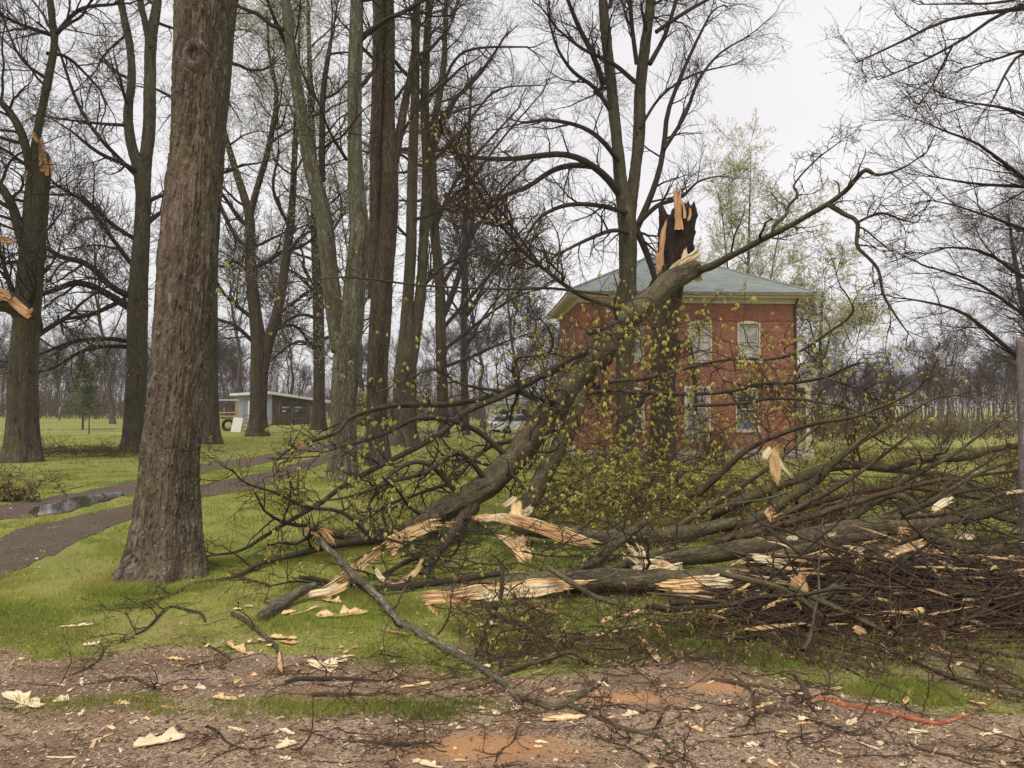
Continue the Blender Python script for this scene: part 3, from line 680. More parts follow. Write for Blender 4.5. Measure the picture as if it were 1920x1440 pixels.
tree('maple_tree', 'tall brown trunk just right of the pale lichen-covered one, its twin stems pressed together', (708, 872),
     [([(708, 874, 50), (707, 820, 43), (707, 720, 42), (712, 620, 43), (720, 500, 42), (727, 420, 38), (729, 330, 38), (727, 250, 30), (728, 150, 26), (728, 60, 28), (726, -50, 26), (735, -350, 18), (745, -750, 6)], 0),
      ([(700, 560, 22), (704, 400, 24), (704, 300, 24), (706, 200, 22), (709, 80, 22), (708, -30, 20), (700, -350, 12), (690, -700, 4)], -0.5),
      ([(735, 330, 18), (747, 260, 18), (762, 180, 15), (775, 110, 13), (782, 30, 12), (786, -60, 10), (800, -350, 4)], 0.6)],
     [([(740, 300, 8), (760, 240, 6), (790, 200, 4)], 1)], 12, (2, 4.5), (8, 6, 3), mat='bark_red', t0=0.4, leaf='leaf_yellow', nleaf=1, lsize=0.035, lcl=2)
tree('maple_tree', 'twin-stemmed greyish trunk, third in line right of the lichen-covered one', (757, 836),
     [([(757, 840, 56), (757, 790, 48), (760, 700, 46), (763, 640, 34), (765, 560, 22), (770, 480, 22), (772, 400, 21), (774, 300, 20), (778, 180, 18), (780, 50, 16), (785, -80, 13), (790, -350, 6)], 0),
      ([(768, 690, 26), (780, 620, 24), (790, 540, 22), (794, 460, 20), (798, 380, 19), (800, 300, 18), (796, 200, 18), (800, 90, 15), (806, -30, 13), (815, -300, 6)], 0.8)],
     [([(800, 320, 7), (830, 240, 6), (860, 180, 5), (900, 130, 3)], 1), ([(790, 540, 7), (830, 500, 6), (870, 480, 4)], 1), ([(770, 450, 6), (740, 420, 5), (720, 400, 3)], -1)], 13, (2.5, 6), (8, 6, 3), t0=0.35, rmin=0.005, l2=(1.3, 3))
tree('bare_tree', 'dark thin-stemmed tree spreading a fan of bare twigs towards the middle of the photo', (832, 820),
     [([(832, 822, 24), (830, 760, 22), (828, 680, 22), (826, 600, 21), (824, 520, 20), (815, 440, 19), (812, 350, 18), (808, 260, 17), (820, 200, 15), (832, 120, 12), (835, 40, 10), (840, -60, 7), (845, -200, 3)], 0)],
     [([(826, 600, 13), (845, 560, 12), (865, 500, 10), (880, 440, 8), (890, 380, 5)], 0.5), ([(812, 250, 9), (850, 190, 8), (890, 150, 7), (920, 110, 6), (945, 70, 4)], 1), ([(822, 180, 6), (855, 110, 6), (900, 90, 5), (990, 88, 3)], 1),
      ([(818, 420, 8), (860, 330, 7), (920, 260, 5), (975, 200, 3)], 1), ([(826, 540, 8), (880, 450, 7), (940, 360, 5), (1000, 300, 3)], 1), ([(826, 620, 8), (880, 560, 7), (950, 480, 5), (1010, 440, 3)], 1), ([(828, 660, 7), (890, 610, 6), (960, 560, 4), (1020, 540, 3)], 1),
      ([(828, 690, 7), (880, 670, 6), (950, 640, 4), (1010, 620, 3)], 1), ([(815, 300, 7), (870, 240, 5), (930, 170, 4), (1010, 160, 2)], 1.5), ([(815, 400, 7), (880, 340, 5), (950, 250, 4), (1020, 170, 2)], -1.5)],
     12, (3, 6), (8, 7, 4), mat='bark_red', t0=0.3, rmin=0.005, l2=(1.3, 3), trop=0.06, wig=0.13)
tree('bare_tree', 'slim straight dark tree just left of the brick house behind the fallen branches', (872, 815),
     [([(872, 816, 17), (871, 740, 15), (870, 640, 14), (871, 540, 13), (872, 440, 11), (876, 340, 9), (880, 240, 7), (884, 140, 4)], 0)],
     [([(870, 660, 5), (910, 590, 4), (960, 530, 3)], 1), ([(870, 600, 5), (915, 520, 4), (960, 440, 3)], 1), ([(870, 600, 5), (830, 540, 4), (790, 500, 3)], -1)], 20, (2.5, 6), (8, 6, 3), mat='bark_red', t0=0.25, rmin=0.006, l2=(1.3, 3))

# tall double-stemmed tree before the house
tree('maple_tree', 'tall dark tree with two parallel stems rising in front of the brick house', (1174, 864),
     [([(1174, 866, 44), (1173, 800, 37), (1172, 700, 36), (1175, 600, 36), (1177, 500, 36), (1176, 420, 38), (1166, 360, 26), (1158, 280, 23), (1150, 200, 22), (1142, 120, 21), (1134, 40, 20), (1129, -40, 18), (1120, -300, 11), (1110, -600, 4)], 0),
      ([(1178, 430, 28), (1184, 370, 25), (1194, 300, 23), (1199, 240, 24), (1200, 170, 23), (1208, 100, 21), (1218, 20, 19), (1224, -60, 16), (1240, -350, 8)], 0.7)],
     [([(1165, 370, 15), (1135, 330, 14), (1100, 305, 12), (1065, 290, 12), (1010, 292, 11), (960, 298, 9), (910, 297, 8), (860, 290, 6)], -4), ([(1110, 312, 12), (1075, 310, 11), (1035, 320, 10), (990, 350, 9), (940, 370, 7), (900, 400, 5)], -4),
      ([(1178, 400, 12), (1160, 395, 10), (1120, 385, 9), (1060, 385, 8), (1010, 410, 6), (985, 450, 4)], -3), ([(1165, 310, 10), (1130, 265, 9), (1090, 238, 8), (1030, 225, 7), (985, 230, 5)], -3), ([(1186, 440, 9), (1150, 432, 8), (1100, 450, 7), (1040, 480, 4)], -3),
      ([(1150, 215, 9), (1115, 165, 8), (1075, 135, 7), (1045, 90, 5), (1030, 40, 4)], -1), ([(1134, 160, 11), (1110, 100, 10), (1085, 50, 9), (1065, 0, 7), (1045, -60, 5)], -1), ([(1192, 155, 9), (1150, 120, 8), (1090, 90, 6), (1040, 50, 4)], -1.5),
      ([(1180, 458, 14), (1200, 415, 13), (1225, 355, 11), (1243, 290, 10), (1250, 220, 9), (1270, 160, 7), (1300, 90, 6), (1330, 30, 4)], 0.5), ([(1245, 280, 8), (1285, 215, 7), (1310, 150, 6), (1350, 100, 4), (1400, 70, 3)], 1), ([(1218, 120, 10), (1245, 70, 8), (1265, 10, 7), (1290, -80, 5)], 1),
      ([(1194, 120, 9), (1185, 50, 8), (1180, -20, 7), (1170, -100, 5)], 0), ([(1190, 425, 10), (1235, 384, 9), (1275, 372, 6), (1310, 340, 4), (1350, 330, 2)], -1), ([(1174, 395, 14), (1200, 445, 13), (1218, 490, 12), (1232, 540, 10), (1236, 600, 8)], 0.5), ([(1200, 240, 6), (1240, 180, 5), (1300, 140, 4), (1380, 120, 2)], 1),
      ([(1230, 60, 8), (1290, 20, 7), (1350, -10, 5), (1420, -20, 3)], 1)],
     10, (2, 4.5), (9, 8, 4), D=26.0, t0=0.45, rmin=0.0045, l2=(0.9, 2.4), trop=0.05)

# ---- trees off the right edge reaching in
tree('maple_tree', 'budding boughs reaching in from a trunk beyond the top right corner', (2400, 1000),
     [([(2400, 1000, 85), (2395, 600, 70), (2390, 200, 62), (2380, -200, 50), (2370, -700, 30), (2360, -1200, 10)], 0)],
     [([(2395, 200, 26), (2200, 60, 18), (2000, 15, 11), (1910, 20, 8), (1850, 24, 8), (1780, 36, 6), (1710, 68, 5), (1655, 96, 4), (1605, 118, 2.5)], -1), ([(2395, 150, 22), (2150, 0, 14), (1960, 0, 9), (1905, 12, 7), (1850, 42, 6), (1785, 88, 5), (1735, 113, 4), (1680, 130, 3), (1645, 150, 2)], -0.5),
      ([(1785, 88, 4), (1768, 120, 3.5), (1748, 160, 3), (1725, 195, 2)], -0.5), ([(2395, 80, 22), (2150, -60, 12), (1960, -20, 7), (1900, 2, 5), (1830, 5, 4), (1760, 10, 3), (1720, 8, 2)], 0.5), ([(2395, 300, 20), (2150, 230, 12), (2000, 130, 8), (1925, 90, 6), (1870, 110, 4), (1800, 130, 2)], 0)],
     0, lv=(11, 5, 4), l2=(0.3, 0.7), a2=(20, 50), wig=0.2, leaf='bud_brown', nleaf=3, lsize=0.018, lcl=3, rmin=0.0022, trop=0.03)
tree('bare_tree', 'bare tree whose long fine sprays sweep in from the middle of the right edge', (2170, 960),
     [([(2170, 960, 60), (2160, 700, 52), (2150, 400, 44), (2140, 100, 36), (2130, -300, 22), (2120, -600, 8)], 0)],
     [([(2150, 760, 20), (2020, 730, 12), (1920, 675, 9), (1868, 635, 8), (1820, 595, 7), (1775, 575, 5), (1700, 560, 3)], -0.5), ([(2150, 500, 18), (2000, 400, 11), (1920, 335, 8), (1875, 300, 6), (1830, 268, 5), (1775, 247, 4), (1730, 228, 2)], -1),
      ([(2150, 480, 18), (2000, 370, 10), (1920, 350, 7), (1860, 348, 6), (1800, 340, 4), (1740, 330, 2)], 0), ([(2150, 560, 16), (2000, 470, 9), (1920, 430, 7), (1850, 405, 5), (1790, 385, 3), (1740, 375, 2)], -1), ([(2150, 380, 16), (2000, 260, 9), (1920, 215, 7), (1870, 200, 5), (1800, 190, 3), (1760, 180, 2)], 0),
      ([(2150, 640, 16), (2000, 560, 9), (1920, 520, 7), (1840, 470, 5), (1760, 465, 3)], 0), ([(2150, 700, 16), (2000, 640, 9), (1920, 590, 7), (1830, 530, 5), (1740, 500, 3)], 0.5), ([(2150, 300, 14), (2000, 120, 8), (1920, 100, 6), (1890, 130, 5), (1870, 170, 4), (1855, 200, 2)], -1)],
     0, lv=(10, 5, 3), l2=(0.6, 1.5), a2=(12, 32), wig=0.09, rmin=0.0028, trop=0.02)
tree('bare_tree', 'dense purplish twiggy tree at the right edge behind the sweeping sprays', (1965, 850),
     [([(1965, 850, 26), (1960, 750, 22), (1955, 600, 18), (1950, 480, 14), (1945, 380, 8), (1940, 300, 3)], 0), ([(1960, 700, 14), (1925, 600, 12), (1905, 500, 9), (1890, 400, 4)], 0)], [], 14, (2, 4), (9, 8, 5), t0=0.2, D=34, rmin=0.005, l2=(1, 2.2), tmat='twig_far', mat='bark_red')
# pale leafing trees behind the house
for (bx, lab, top, w_, D_, LL, nn) in ((1400, 'tall pale green leafing tree rising behind the roof of the brick house', 290, 15, 52, (2.2, 4.4), 14), (1540, 'airy pale green leafing tree beside the right wall of the brick house', 500, 9, 50, (1.3, 2.6), 11)):
    y0 = 850
    tree('leafing_tree', lab, (bx, 830),
         [([(bx, y0, w_), (bx - 3, 700, w_ * 0.8), (bx + 2, 550, w_ * 0.5), (bx + 5, top + (y0 - top) * 0.2, w_ * 0.2), (bx + 8, top, 1)], 0),
          ([(bx, 700, w_ * 0.5), (bx - 25, 600, w_ * 0.3), (bx - 45, top + 120, w_ * 0.15), (bx - 55, top + 70, 2)], 1), ([(bx, 690, w_ * 0.5), (bx + 30, 600, w_ * 0.3), (bx + 60, top + 150, w_ * 0.15), (bx + 75, top + 110, 2)], -1)],
         [], nn, LL, (7, 5, 3), D=D_, rmin=0.005, l2=(1.0, 2.2), leaf='leaf_pale', nleaf=3, lsize=0.12, lcl=2, t0=0.28, tmat='twig_far', mat='bark_grey', trop=0.09)

# ------------------------------------------------------------------ far woods
def far_tree_acc(seed, H, sp, n=16, lv=(7, 5, 3), rmin=0.012, L1=0.35, fork=True, t0=0.3, r0=0.16):
    g = np.random.default_rng(seed)
    K = 14; t = np.linspace(0, 1, K)
    p = np.stack([np.cumsum(g.normal(0, 0.012 * H, K)), np.cumsum(g.normal(0, 0.012 * H, K)), t * H], 1); p[0, :2] = 0
    r = r0 * H / 12 * (1 - t * 0.9); r[0] *= 1.4
    P0, R0 = p[None], r[None]
    if fork:
        q = grow((P0, R0), 3, (H * 0.5, H * 0.7), 0.35, 0.7, (15, 32), 0.7, 0.03, K, 0.06, 0.04, 0.2, 0.2, rg=g); P0, R0 = cat2((P0, R0), q)
    T = Acc(); tubes(T, P0, R0, 8)
    C = Acc()
    a = grow((P0, R0), n, (H * L1 * 0.5, H * L1), t0, 1, (35, 65), 0.5, rmin * 2, 8, 0.13, 0.07, 0.2, 0.45, rg=g)
    b = grow(a, lv[0], (H * 0.07, H * 0.16), 0.15, 1, (25, 55), 0.6, rmin * 1.3, 6, 0.15, 0.05, 0.3, 0.3, rg=g)
    c = grow(b, lv[1], (H * 0.035, H * 0.08), 0.15, 1, (25, 55), 0.7, rmin, 4, 0.15, 0.04, 0.5, 0.3, rg=g)
    tubes(C, *a, 5); tubes(C, *b, 3); tubes(C, *c, 3)
    if lv[2]:
        d = grow(c, lv[2], (H * 0.015, H * 0.045), 0.15, 1, (25, 55), 0.8, rmin * 0.8, 3, 0.15, 0.04, 0.6, 0.3, rg=g); tubes(C, *d, 3); c = d
    return T, C, c
def copy_tree(o, loc, rz=None, sc=None, label=None, parent=None, cat=None):
    c = o.copy(); COL.objects.link(c)
    if parent is None:
        c.location = loc
        if rz is not None: c.rotation_euler = (0, 0, rz)
        if sc is not None: c.scale = (sc, sc, sc) if np.isscalar(sc) else sc
        if label: c['label'] = label
    else: c.parent = parent
    for ch in o.children: copy_tree(ch, None, parent=c)
    return c
protos = []
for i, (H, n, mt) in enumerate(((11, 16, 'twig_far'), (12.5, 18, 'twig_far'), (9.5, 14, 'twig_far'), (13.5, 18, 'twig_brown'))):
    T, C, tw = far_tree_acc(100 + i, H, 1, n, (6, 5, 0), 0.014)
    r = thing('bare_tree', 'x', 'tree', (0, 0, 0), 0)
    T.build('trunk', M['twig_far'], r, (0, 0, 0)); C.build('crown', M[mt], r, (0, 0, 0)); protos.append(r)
used = [False] * len(protos)
def zone(px):
    for lim, w_ in ((60, ', beyond the snapped trunk'), (150, ', beyond the young conifer'), (260, ', beyond the end of the wire fence'), (410, ', behind the big front trunk'), (520, ', over the shed roof'), (620, ', right of the shed'), (720, ', behind the lichen-covered trunk'), (850, ', behind the twin stems'), (960, ', behind the fan-shaped tree'), (1150, ', left of the house'),
                    (1480, ''), (1580, ', nearest the porch'), (1680, ', left of its middle'), (1780, ', in its middle'), (1880, ', right of its middle'), (9999, ', next to the grey post')):
        if px < lim: return w_
def far_tree(i, px, d, sc, label, group):
    x = (px - 960) / F * d; loc = (x, d, float(zg(x, d)) - 0.1); rz = rng.uniform(0, 6.28)
    p = protos[i]
    if not used[i]: used[i] = True; p.location = loc; p.rotation_euler = (0, 0, rz); p.scale = (sc,) * 3; o = p
    else: o = copy_tree(p, loc, rz, sc)
    o['label'] = label + zone(px); o['group'] = group
for k in range(46):   # wood edge on the right horizon
    far_tree(int(rng.integers(4)), 1500 + k * 11.5 + rng.uniform(-8, 8), rng.uniform(64, 115), rng.uniform(0.42, 0.72), 'small bare tree in the right-hand wood', 'bare trees of the wood right of the house')
for k in range(44):   # wood behind the left field
    far_tree(int(rng.integers(4)), -60 + k * 11.5 + rng.uniform(-8, 8), rng.uniform(84, 120), rng.uniform(0.5, 0.8), 'small bare tree in the left-hand wood', 'bare trees of the wood behind the left field')
for k in range(24):   # behind shed and through the row
    far_tree(int(rng.integers(4)), 420 + k * 30 + rng.uniform(-10, 10), rng.uniform(90, 120), rng.uniform(0.6, 0.95), 'tall bare tree in the far wood', 'bare trees behind the shed and the driveway row')
MID = [(212, 60, 1.35, 'between the snapped trunk and the brown forked one'), (440, 72, 1.4, 'over the yellow platform'), (556, 78, 1.5, 'over the shed plank wall'), (676, 62, 1.4, 'between the lichen-covered trunk and its brown neighbour'),
       (905, 62, 1.5, 'right of the slim straight tree'), (965, 70, 1.3, 'over the parked car'), (1030, 76, 1.3, 'at the left corner of the brick house')]
for k, (px, d, sc, w_) in enumerate(MID):
    far_tree(k % 4, px, d, sc, 'bare mid-distance tree ', 'bare trees in the middle distance')
    o = [q for q in bpy.data.objects if q.get('label', '').startswith('bare mid-distance tree ')][0]; o['label'] = 'slim bare tree in the middle distance ' + w_
# low brushwood under the woods (nobody could count its stems)
def thicket(name, px0, px1, d0, d1, n, h, mat, label, leafm=None, nl=0, sz=0.12):
    d = rng.uniform(d0, d1, n); px = rng.uniform(px0, px1, n); x = (px - 960) / F * d
    K = 5; p = np.zeros((n, K, 3)); p[:, 0] = np.stack([x, d, zg(x, d) - 0.05], 1)
    hh = rng.uniform(0.4, 1, n) * h; dr = norm(np.stack([rng.normal(0, 0.35, n), rng.normal(0, 0.35, n), np.ones(n)], 1))
    for k in range(1, K): p[:, k] = p[:, k - 1] + dr * (hh / (K - 1))[:, None] + rng.normal(0, 0.05, (n, 3)) * hh[:, None] * 0.5
    r = np.linspace(1, 0.3, K)[None] * (rng.uniform(0.3, 1, n)[:, None] * 0.0014 * (d0 + d1) * 0.25 + 0.003)
    a = Acc(); tubes(a, p, r, 3); q = grow((p, r), 5, (h * 0.15, h * 0.4), 0.2, 1, (20, 60), 0.6, 0.00012 * d0, 4, 0.2, 0.03); tubes(a, *q, 3)
    q2 = grow(q, 3, (h * 0.06, h * 0.2), 0.2, 1, (20, 60), 0.7, 0.00009 * d0, 3, 0.2, 0.03); tubes(a, *q2, 3)
    mats = [M[mat]]
    if leafm:
        b_ = Acc(); leaves(b_, q2, nl, sz, 0.2, 0.1, 1); a.add(np.concatenate(b_.v), b_.f, None, np.concatenate(b_.rn), 1); mats.append(M[leafm])
    return tag(a.build(name, mats), label, 'undergrowth', None, 'stuff')
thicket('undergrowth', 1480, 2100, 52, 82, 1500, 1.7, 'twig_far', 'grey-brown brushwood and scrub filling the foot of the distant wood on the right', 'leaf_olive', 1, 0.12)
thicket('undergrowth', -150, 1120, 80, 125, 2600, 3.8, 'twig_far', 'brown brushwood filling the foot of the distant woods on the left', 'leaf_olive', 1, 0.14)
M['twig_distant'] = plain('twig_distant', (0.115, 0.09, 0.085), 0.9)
def mass(px0, px1, d, h, n, label):
    a = Acc(); ds = rng.uniform(d, d * 1.15, n); x = (rng.uniform(px0, px1, n) - 960) / F * ds; K = 5
    p = np.zeros((n, K, 3)); p[:, 0] = np.stack([x, ds, zg(x, ds)], 1); hh = rng.uniform(0.55, 1, n) * h
    for k in range(1, K): p[:, k] = p[:, k - 1] + np.stack([rng.normal(0, 0.3, n), rng.normal(0, 0.3, n), hh / (K - 1)], 1)
    r = np.linspace(1, 0.35, K)[None] * rng.uniform(0.05, 0.13, n)[:, None]; tubes(a, p, r, 4)
    q = grow((p, r), 9, (h * 0.12, h * 0.3), 0.25, 1, (20, 50), 0.5, 0.02, 4, 0.12, 0.06); tubes(a, *q, 3)
    q2 = grow(q, 4, (h * 0.07, h * 0.16), 0.2, 1, (20, 50), 0.6, 0.016, 3, 0.15, 0.05); tubes(a, *q2, 3)
    return tag(a.build('distant_wood', M['twig_distant']), label, 'wood', None, 'stuff')
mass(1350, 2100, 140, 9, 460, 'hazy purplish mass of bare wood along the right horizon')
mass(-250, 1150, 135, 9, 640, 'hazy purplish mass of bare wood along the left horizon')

# young conifer and field trees on the left
def conifer(px, by, H, label, W=0.28):
    b = G(px, by); root = thing('young_conifer', label, 'tree', b)
    K = 10; p = np.stack([np.zeros(K), np.zeros(K), np.linspace(0, H, K)], 1)[None]; r = np.linspace(0.07, 0.01, K)[None]
    a = Acc(); tubes(a, p, r, 7); a.build('trunk', M['twig_far'], root, (0, 0, 0))
    q = grow((p, r), 70, (H * W, H * W * 1.3), 0.18, 1, (75, 100), 0.4, 0.008, 7, 0.06, 0.02, 0.3, 0.85); q2 = grow(q, 9, (0.2, 0.7), 0.1, 1, (30, 60), 0.5, 0.006, 4, 0.1, 0.0)
    c = Acc(); tubes(c, *q, 4); tubes(c, *q2, 3); c.build('crown', M['twig_far'], root, (0, 0, 0))
    n = Acc(); leaves(n, q2, 7, 0.16, 0.1, 0.05, 2, 0.2); n.build('foliage', M['needles'], root, (0, 0, 0))
conifer(155, 806, 4.6, 'young feathery green conifer beyond the wire fence on the left')
conifer(760, 790, 9.5, 'tall sparse conifer half hidden behind the driveway trunks', 0.2)

# ------------------------------------------------------------------ fences
M['metal_dark'] = plain('metal_dark', (0.06, 0.055, 0.05), 0.6)
M['wire'] = plain('wire', (0.13, 0.12, 0.11), 0.5)
M['weathered'] = plain('weathered', (0.20, 0.17, 0.145), 0.85, 0.3, 9)
def fence(name, label, a, b, n, h, rows, mat='metal_dark', pr=0.03, wr=0.005, mesh=False):
    root = thing(name, label, 'fence', a)
    a = np.array(a); b = np.array(b); t = np.linspace(0, 1, n); ps = a + (b - a) * t[:, None]; ps[:, 2] = zg(ps[:, 0], ps[:, 1])
    for q in ps:
        A_ = Acc(); lean = rng.normal(0, 0.02, 3) * h
        tubes(A_, np.array([[q + [0, 0, -0.1], q + [0, 0, h * 0.5], q + lean + [0, 0, h * rng.uniform(0.96, 1.06)]]]), np.full((1, 3), pr), 8, cap=True); A_.build('post', M[mat], root, a)
    A_ = Acc()
    for z in rows: tubes(A_, (ps + [0, 0, z * h])[None], np.full((1, n), wr), 4)
    if mesh:
        m = int(np.linalg.norm(b - a) / 0.3); tt = np.linspace(0, 1, m); q = a + (b - a) * tt[:, None]; q[:, 2] = zg(q[:, 0], q[:, 1])
        tubes(A_, np.stack([q + [0, 0, rows[0] * h], q + [0, 0, rows[-1] * h]], 1), np.full((m, 2), wr * 0.7), 3)
    A_.build('wire', M['wire'], root, a)
fence('wire_fence', 'woven wire fence on thin steel posts along the left field', G(-180, 824), G(262, 812), 5, 1.25, (0.1, 0.25, 0.4, 0.55, 0.7, 0.85, 0.97), mesh=True)
fence('wire_fence', 'far pasture fence on stout wooden posts across the left field', G(60, 789), G(420, 786), 9, 1.3, (0.4, 0.7, 0.95), 'weathered', 0.09, 0.008)
fence('wire_fence', 'short run of dark posts and rails at the right end of the shed', G(548, 806), G(700, 803), 4, 1.5, (0.5, 0.95), 'metal_dark', 0.07, 0.03)

# ------------------------------------------------------------------ brick house
def brick_mat():
    m, t, b = newmat('red_brick'); v = attr(t, 'bk')
    br = nd(t, 'ShaderNodeTexBrick'); t.links.new(v, br.inputs['Vector'])
    br.inputs['Scale'].default_value = 1.0; br.inputs['Brick Width'].default_value = 0.24; br.inputs['Row Height'].default_value = 0.085; br.inputs['Mortar Size'].default_value = 0.011
    br.inputs['Color1'].default_value = (0.36, 0.112, 0.056, 1); br.inputs['Color2'].default_value = (0.26, 0.075, 0.04, 1); br.inputs['Mortar'].default_value = (0.34, 0.21, 0.16, 1)
    n = noise(t, v, 0.7, 6, 0.7); col = mix(t, ramp(t, n, [(0.45, 0.0), (0.66, 0.55)]), br.outputs['Color'], (0.36, 0.20, 0.15))
    streak = noise(t, mapping(t, v, (1.6, 0.18, 1)), 1.5, 5, 0.7); col = mix(t, ramp(t, streak, [(0.5, 0.0), (0.66, 0.5)]), col, (0.12, 0.06, 0.045))
    n2 = noise(t, v, 7, 4); col = mix(t, ramp(t, n2, [(0.4, 0.0), (0.7, 0.45)]), col, (0.16, 0.05, 0.035))
    t.links.new(col, b.inputs['Base Color']); bump(t, b, br.outputs['Fac'], -0.4, 0.01); return m
def shingle_mat(name, c):
    m, t, b = newmat(name); v = attr(t, 'bk')
    br = nd(t, 'ShaderNodeTexBrick'); t.links.new(v, br.inputs['Vector'])
    br.inputs['Scale'].default_value = 1.0; br.inputs['Brick Width'].default_value = 0.33; br.inputs['Row Height'].default_value = 0.15; br.inputs['Mortar Size'].default_value = 0.012
    br.inputs['Color1'].default_value = c4(c); br.inputs['Color2'].default_value = c4([x * 0.75 for x in c]); br.inputs['Mortar'].default_value = c4([x * 0.5 for x in c])
    n = noise(t, v, 0.8, 5, 0.7); col = mix(t, ramp(t, n, [(0.4, 0.0), (0.7, 0.5)]), br.outputs['Color'], [x * 1.3 for x in c])
    t.links.new(col, b.inputs['Base Color']); return m
M['brick'] = brick_mat(); M['shingle'] = shingle_mat('roof_shingle', (0.24, 0.27, 0.255))
M['cream'] = plain('cream_paint', (0.60, 0.52, 0.42), 0.6, 0.12, 2.0, dirt=(0.33, 0.28, 0.22))
M['stone'] = plain('foundation_stone', (0.40, 0.36, 0.32), 0.9, 0.35, 2.5, dirt=(0.2, 0.19, 0.15))
M['glass_dark'] = plain('window_glass', (0.05, 0.06, 0.065), 0.08, 0.5, 1.5)
M['curtain'] = plain('pale_curtain', (0.42, 0.43, 0.43), 0.8, 0.35, 3, dirt=(0.15, 0.16, 0.17))
M['curtain_blue'] = plain('blue_curtain', (0.10, 0.15, 0.22), 0.8, 0.35, 5, dirt=(0.06, 0.08, 0.10))
M['grey_board'] = plain('grey_board', (0.26, 0.26, 0.27), 0.8, 0.2, 3)
HL = np.array([(1087 - 960) / F * 33.4, 33.4]); HR = np.array([(1496 - 960) / F * 33.9, 33.9])
W = float(np.linalg.norm(HR - HL)); HA = math.atan2(HR[1] - HL[1], HR[0] - HL[0]); DP = 7.6
hz = -1.1
house = thing('brick_house', 'two-storey red brick house with low grey-green hipped roof behind the fallen tree', 'house', (HL[0], HL[1], hz), HA)
Z = lambda z: z - hz
ZF, ZT = Z(-0.28), Z(6.30)
def wall_holes(acc, u1, z0, z1, holes, org, du, nrm, reveal=0.14):
    org = np.array(org, float); du = np.array(du, float); nrm = np.array(nrm, float)
    us = sorted({0, u1} | {h[0] for h in holes} | {h[1] for h in holes}); zs = sorted({z0, z1} | {h[2] for h in holes} | {h[3] for h in holes})
    def pt(u, z, dn=0): return org + du * u + np.array([0, 0, z]) - nrm * dn
    for i in range(len(us) - 1):
        for j in range(len(zs) - 1):
            uc, zc = (us[i] + us[i + 1]) / 2, (zs[j] + zs[j + 1]) / 2
            if any(h[0] < uc < h[1] and h[2] < zc < h[3] for h in holes): continue
            c = [(us[i], zs[j]), (us[i + 1], zs[j]), (us[i + 1], zs[j + 1]), (us[i], zs[j + 1])]
            acc.add([pt(*q) for q in c], np.array([[0, 1, 2, 3]]), np.array([[q[0], q[1], 0] for q in c]))
    for (a, b, c, d) in holes:
        cs = [(a, c), (b, c), (b, d), (a, d)]
        for k_ in range(4):
            p, q = cs[k_], cs[(k_ + 1) % 4]
            acc.add([pt(*p), pt(*q), pt(*q, reveal), pt(*p, reveal)], np.array([[0, 1, 2, 3]]), np.array([[p[0], p[1], 0], [q[0], q[1], 0], [q[0] + .1, q[1] + .1, 0], [p[0] + .1, p[1] + .1, 0]]))
wins = [(2.30, 0.88, 3.62, 5.2, 'curtain', 'curtain'), (5.30, 0.88, 3.62, 5.2, 'curtain', 'curtain'), (W * 0.775, 0.88, 3.62, 5.2, 'curtain', 'curtain'),
        (W * 0.765, 0.90, 0.58, 2.3, 'glass_dark', 'curtain_blue'), (2.3, 0.90, 0.58, 2.3, 'glass_dark', 'glass_dark')]
holes = [(x - w_ / 2, x + w_ / 2, Z(a), Z(b)) for x, w_, a, b, _, _ in wins] + [(4.65, 5.65, Z(0.02), Z(2.35))]
a = Acc()
wall_holes(a, W, ZF, ZT, holes, (0, 0, 0), (1, 0, 0), (0, -1, 0))
sw = [(DP * 0.3 - .4, DP * 0.3 + .4, Z(3.62), Z(5.2)), (DP * 0.7 - .4, DP * 0.7 + .4, Z(3.62), Z(5.2)), (DP * 0.3 - .4, DP * 0.3 + .4, Z(.58), Z(2.3)), (DP * 0.7 - .4, DP * 0.7 + .4, Z(.58), Z(2.3))]
wall_holes(a, DP, ZF, ZT, sw, (0, DP, 0), (0, -1, 0), (-1, 0, 0)); wall_holes(a, DP, ZF, ZT, [], (W, 0, 0), (0, 1, 0), (1, 0, 0)); wall_holes(a, W, ZF, ZT, [], (W, DP, 0), (-1, 0, 0), (0, 1, 0))
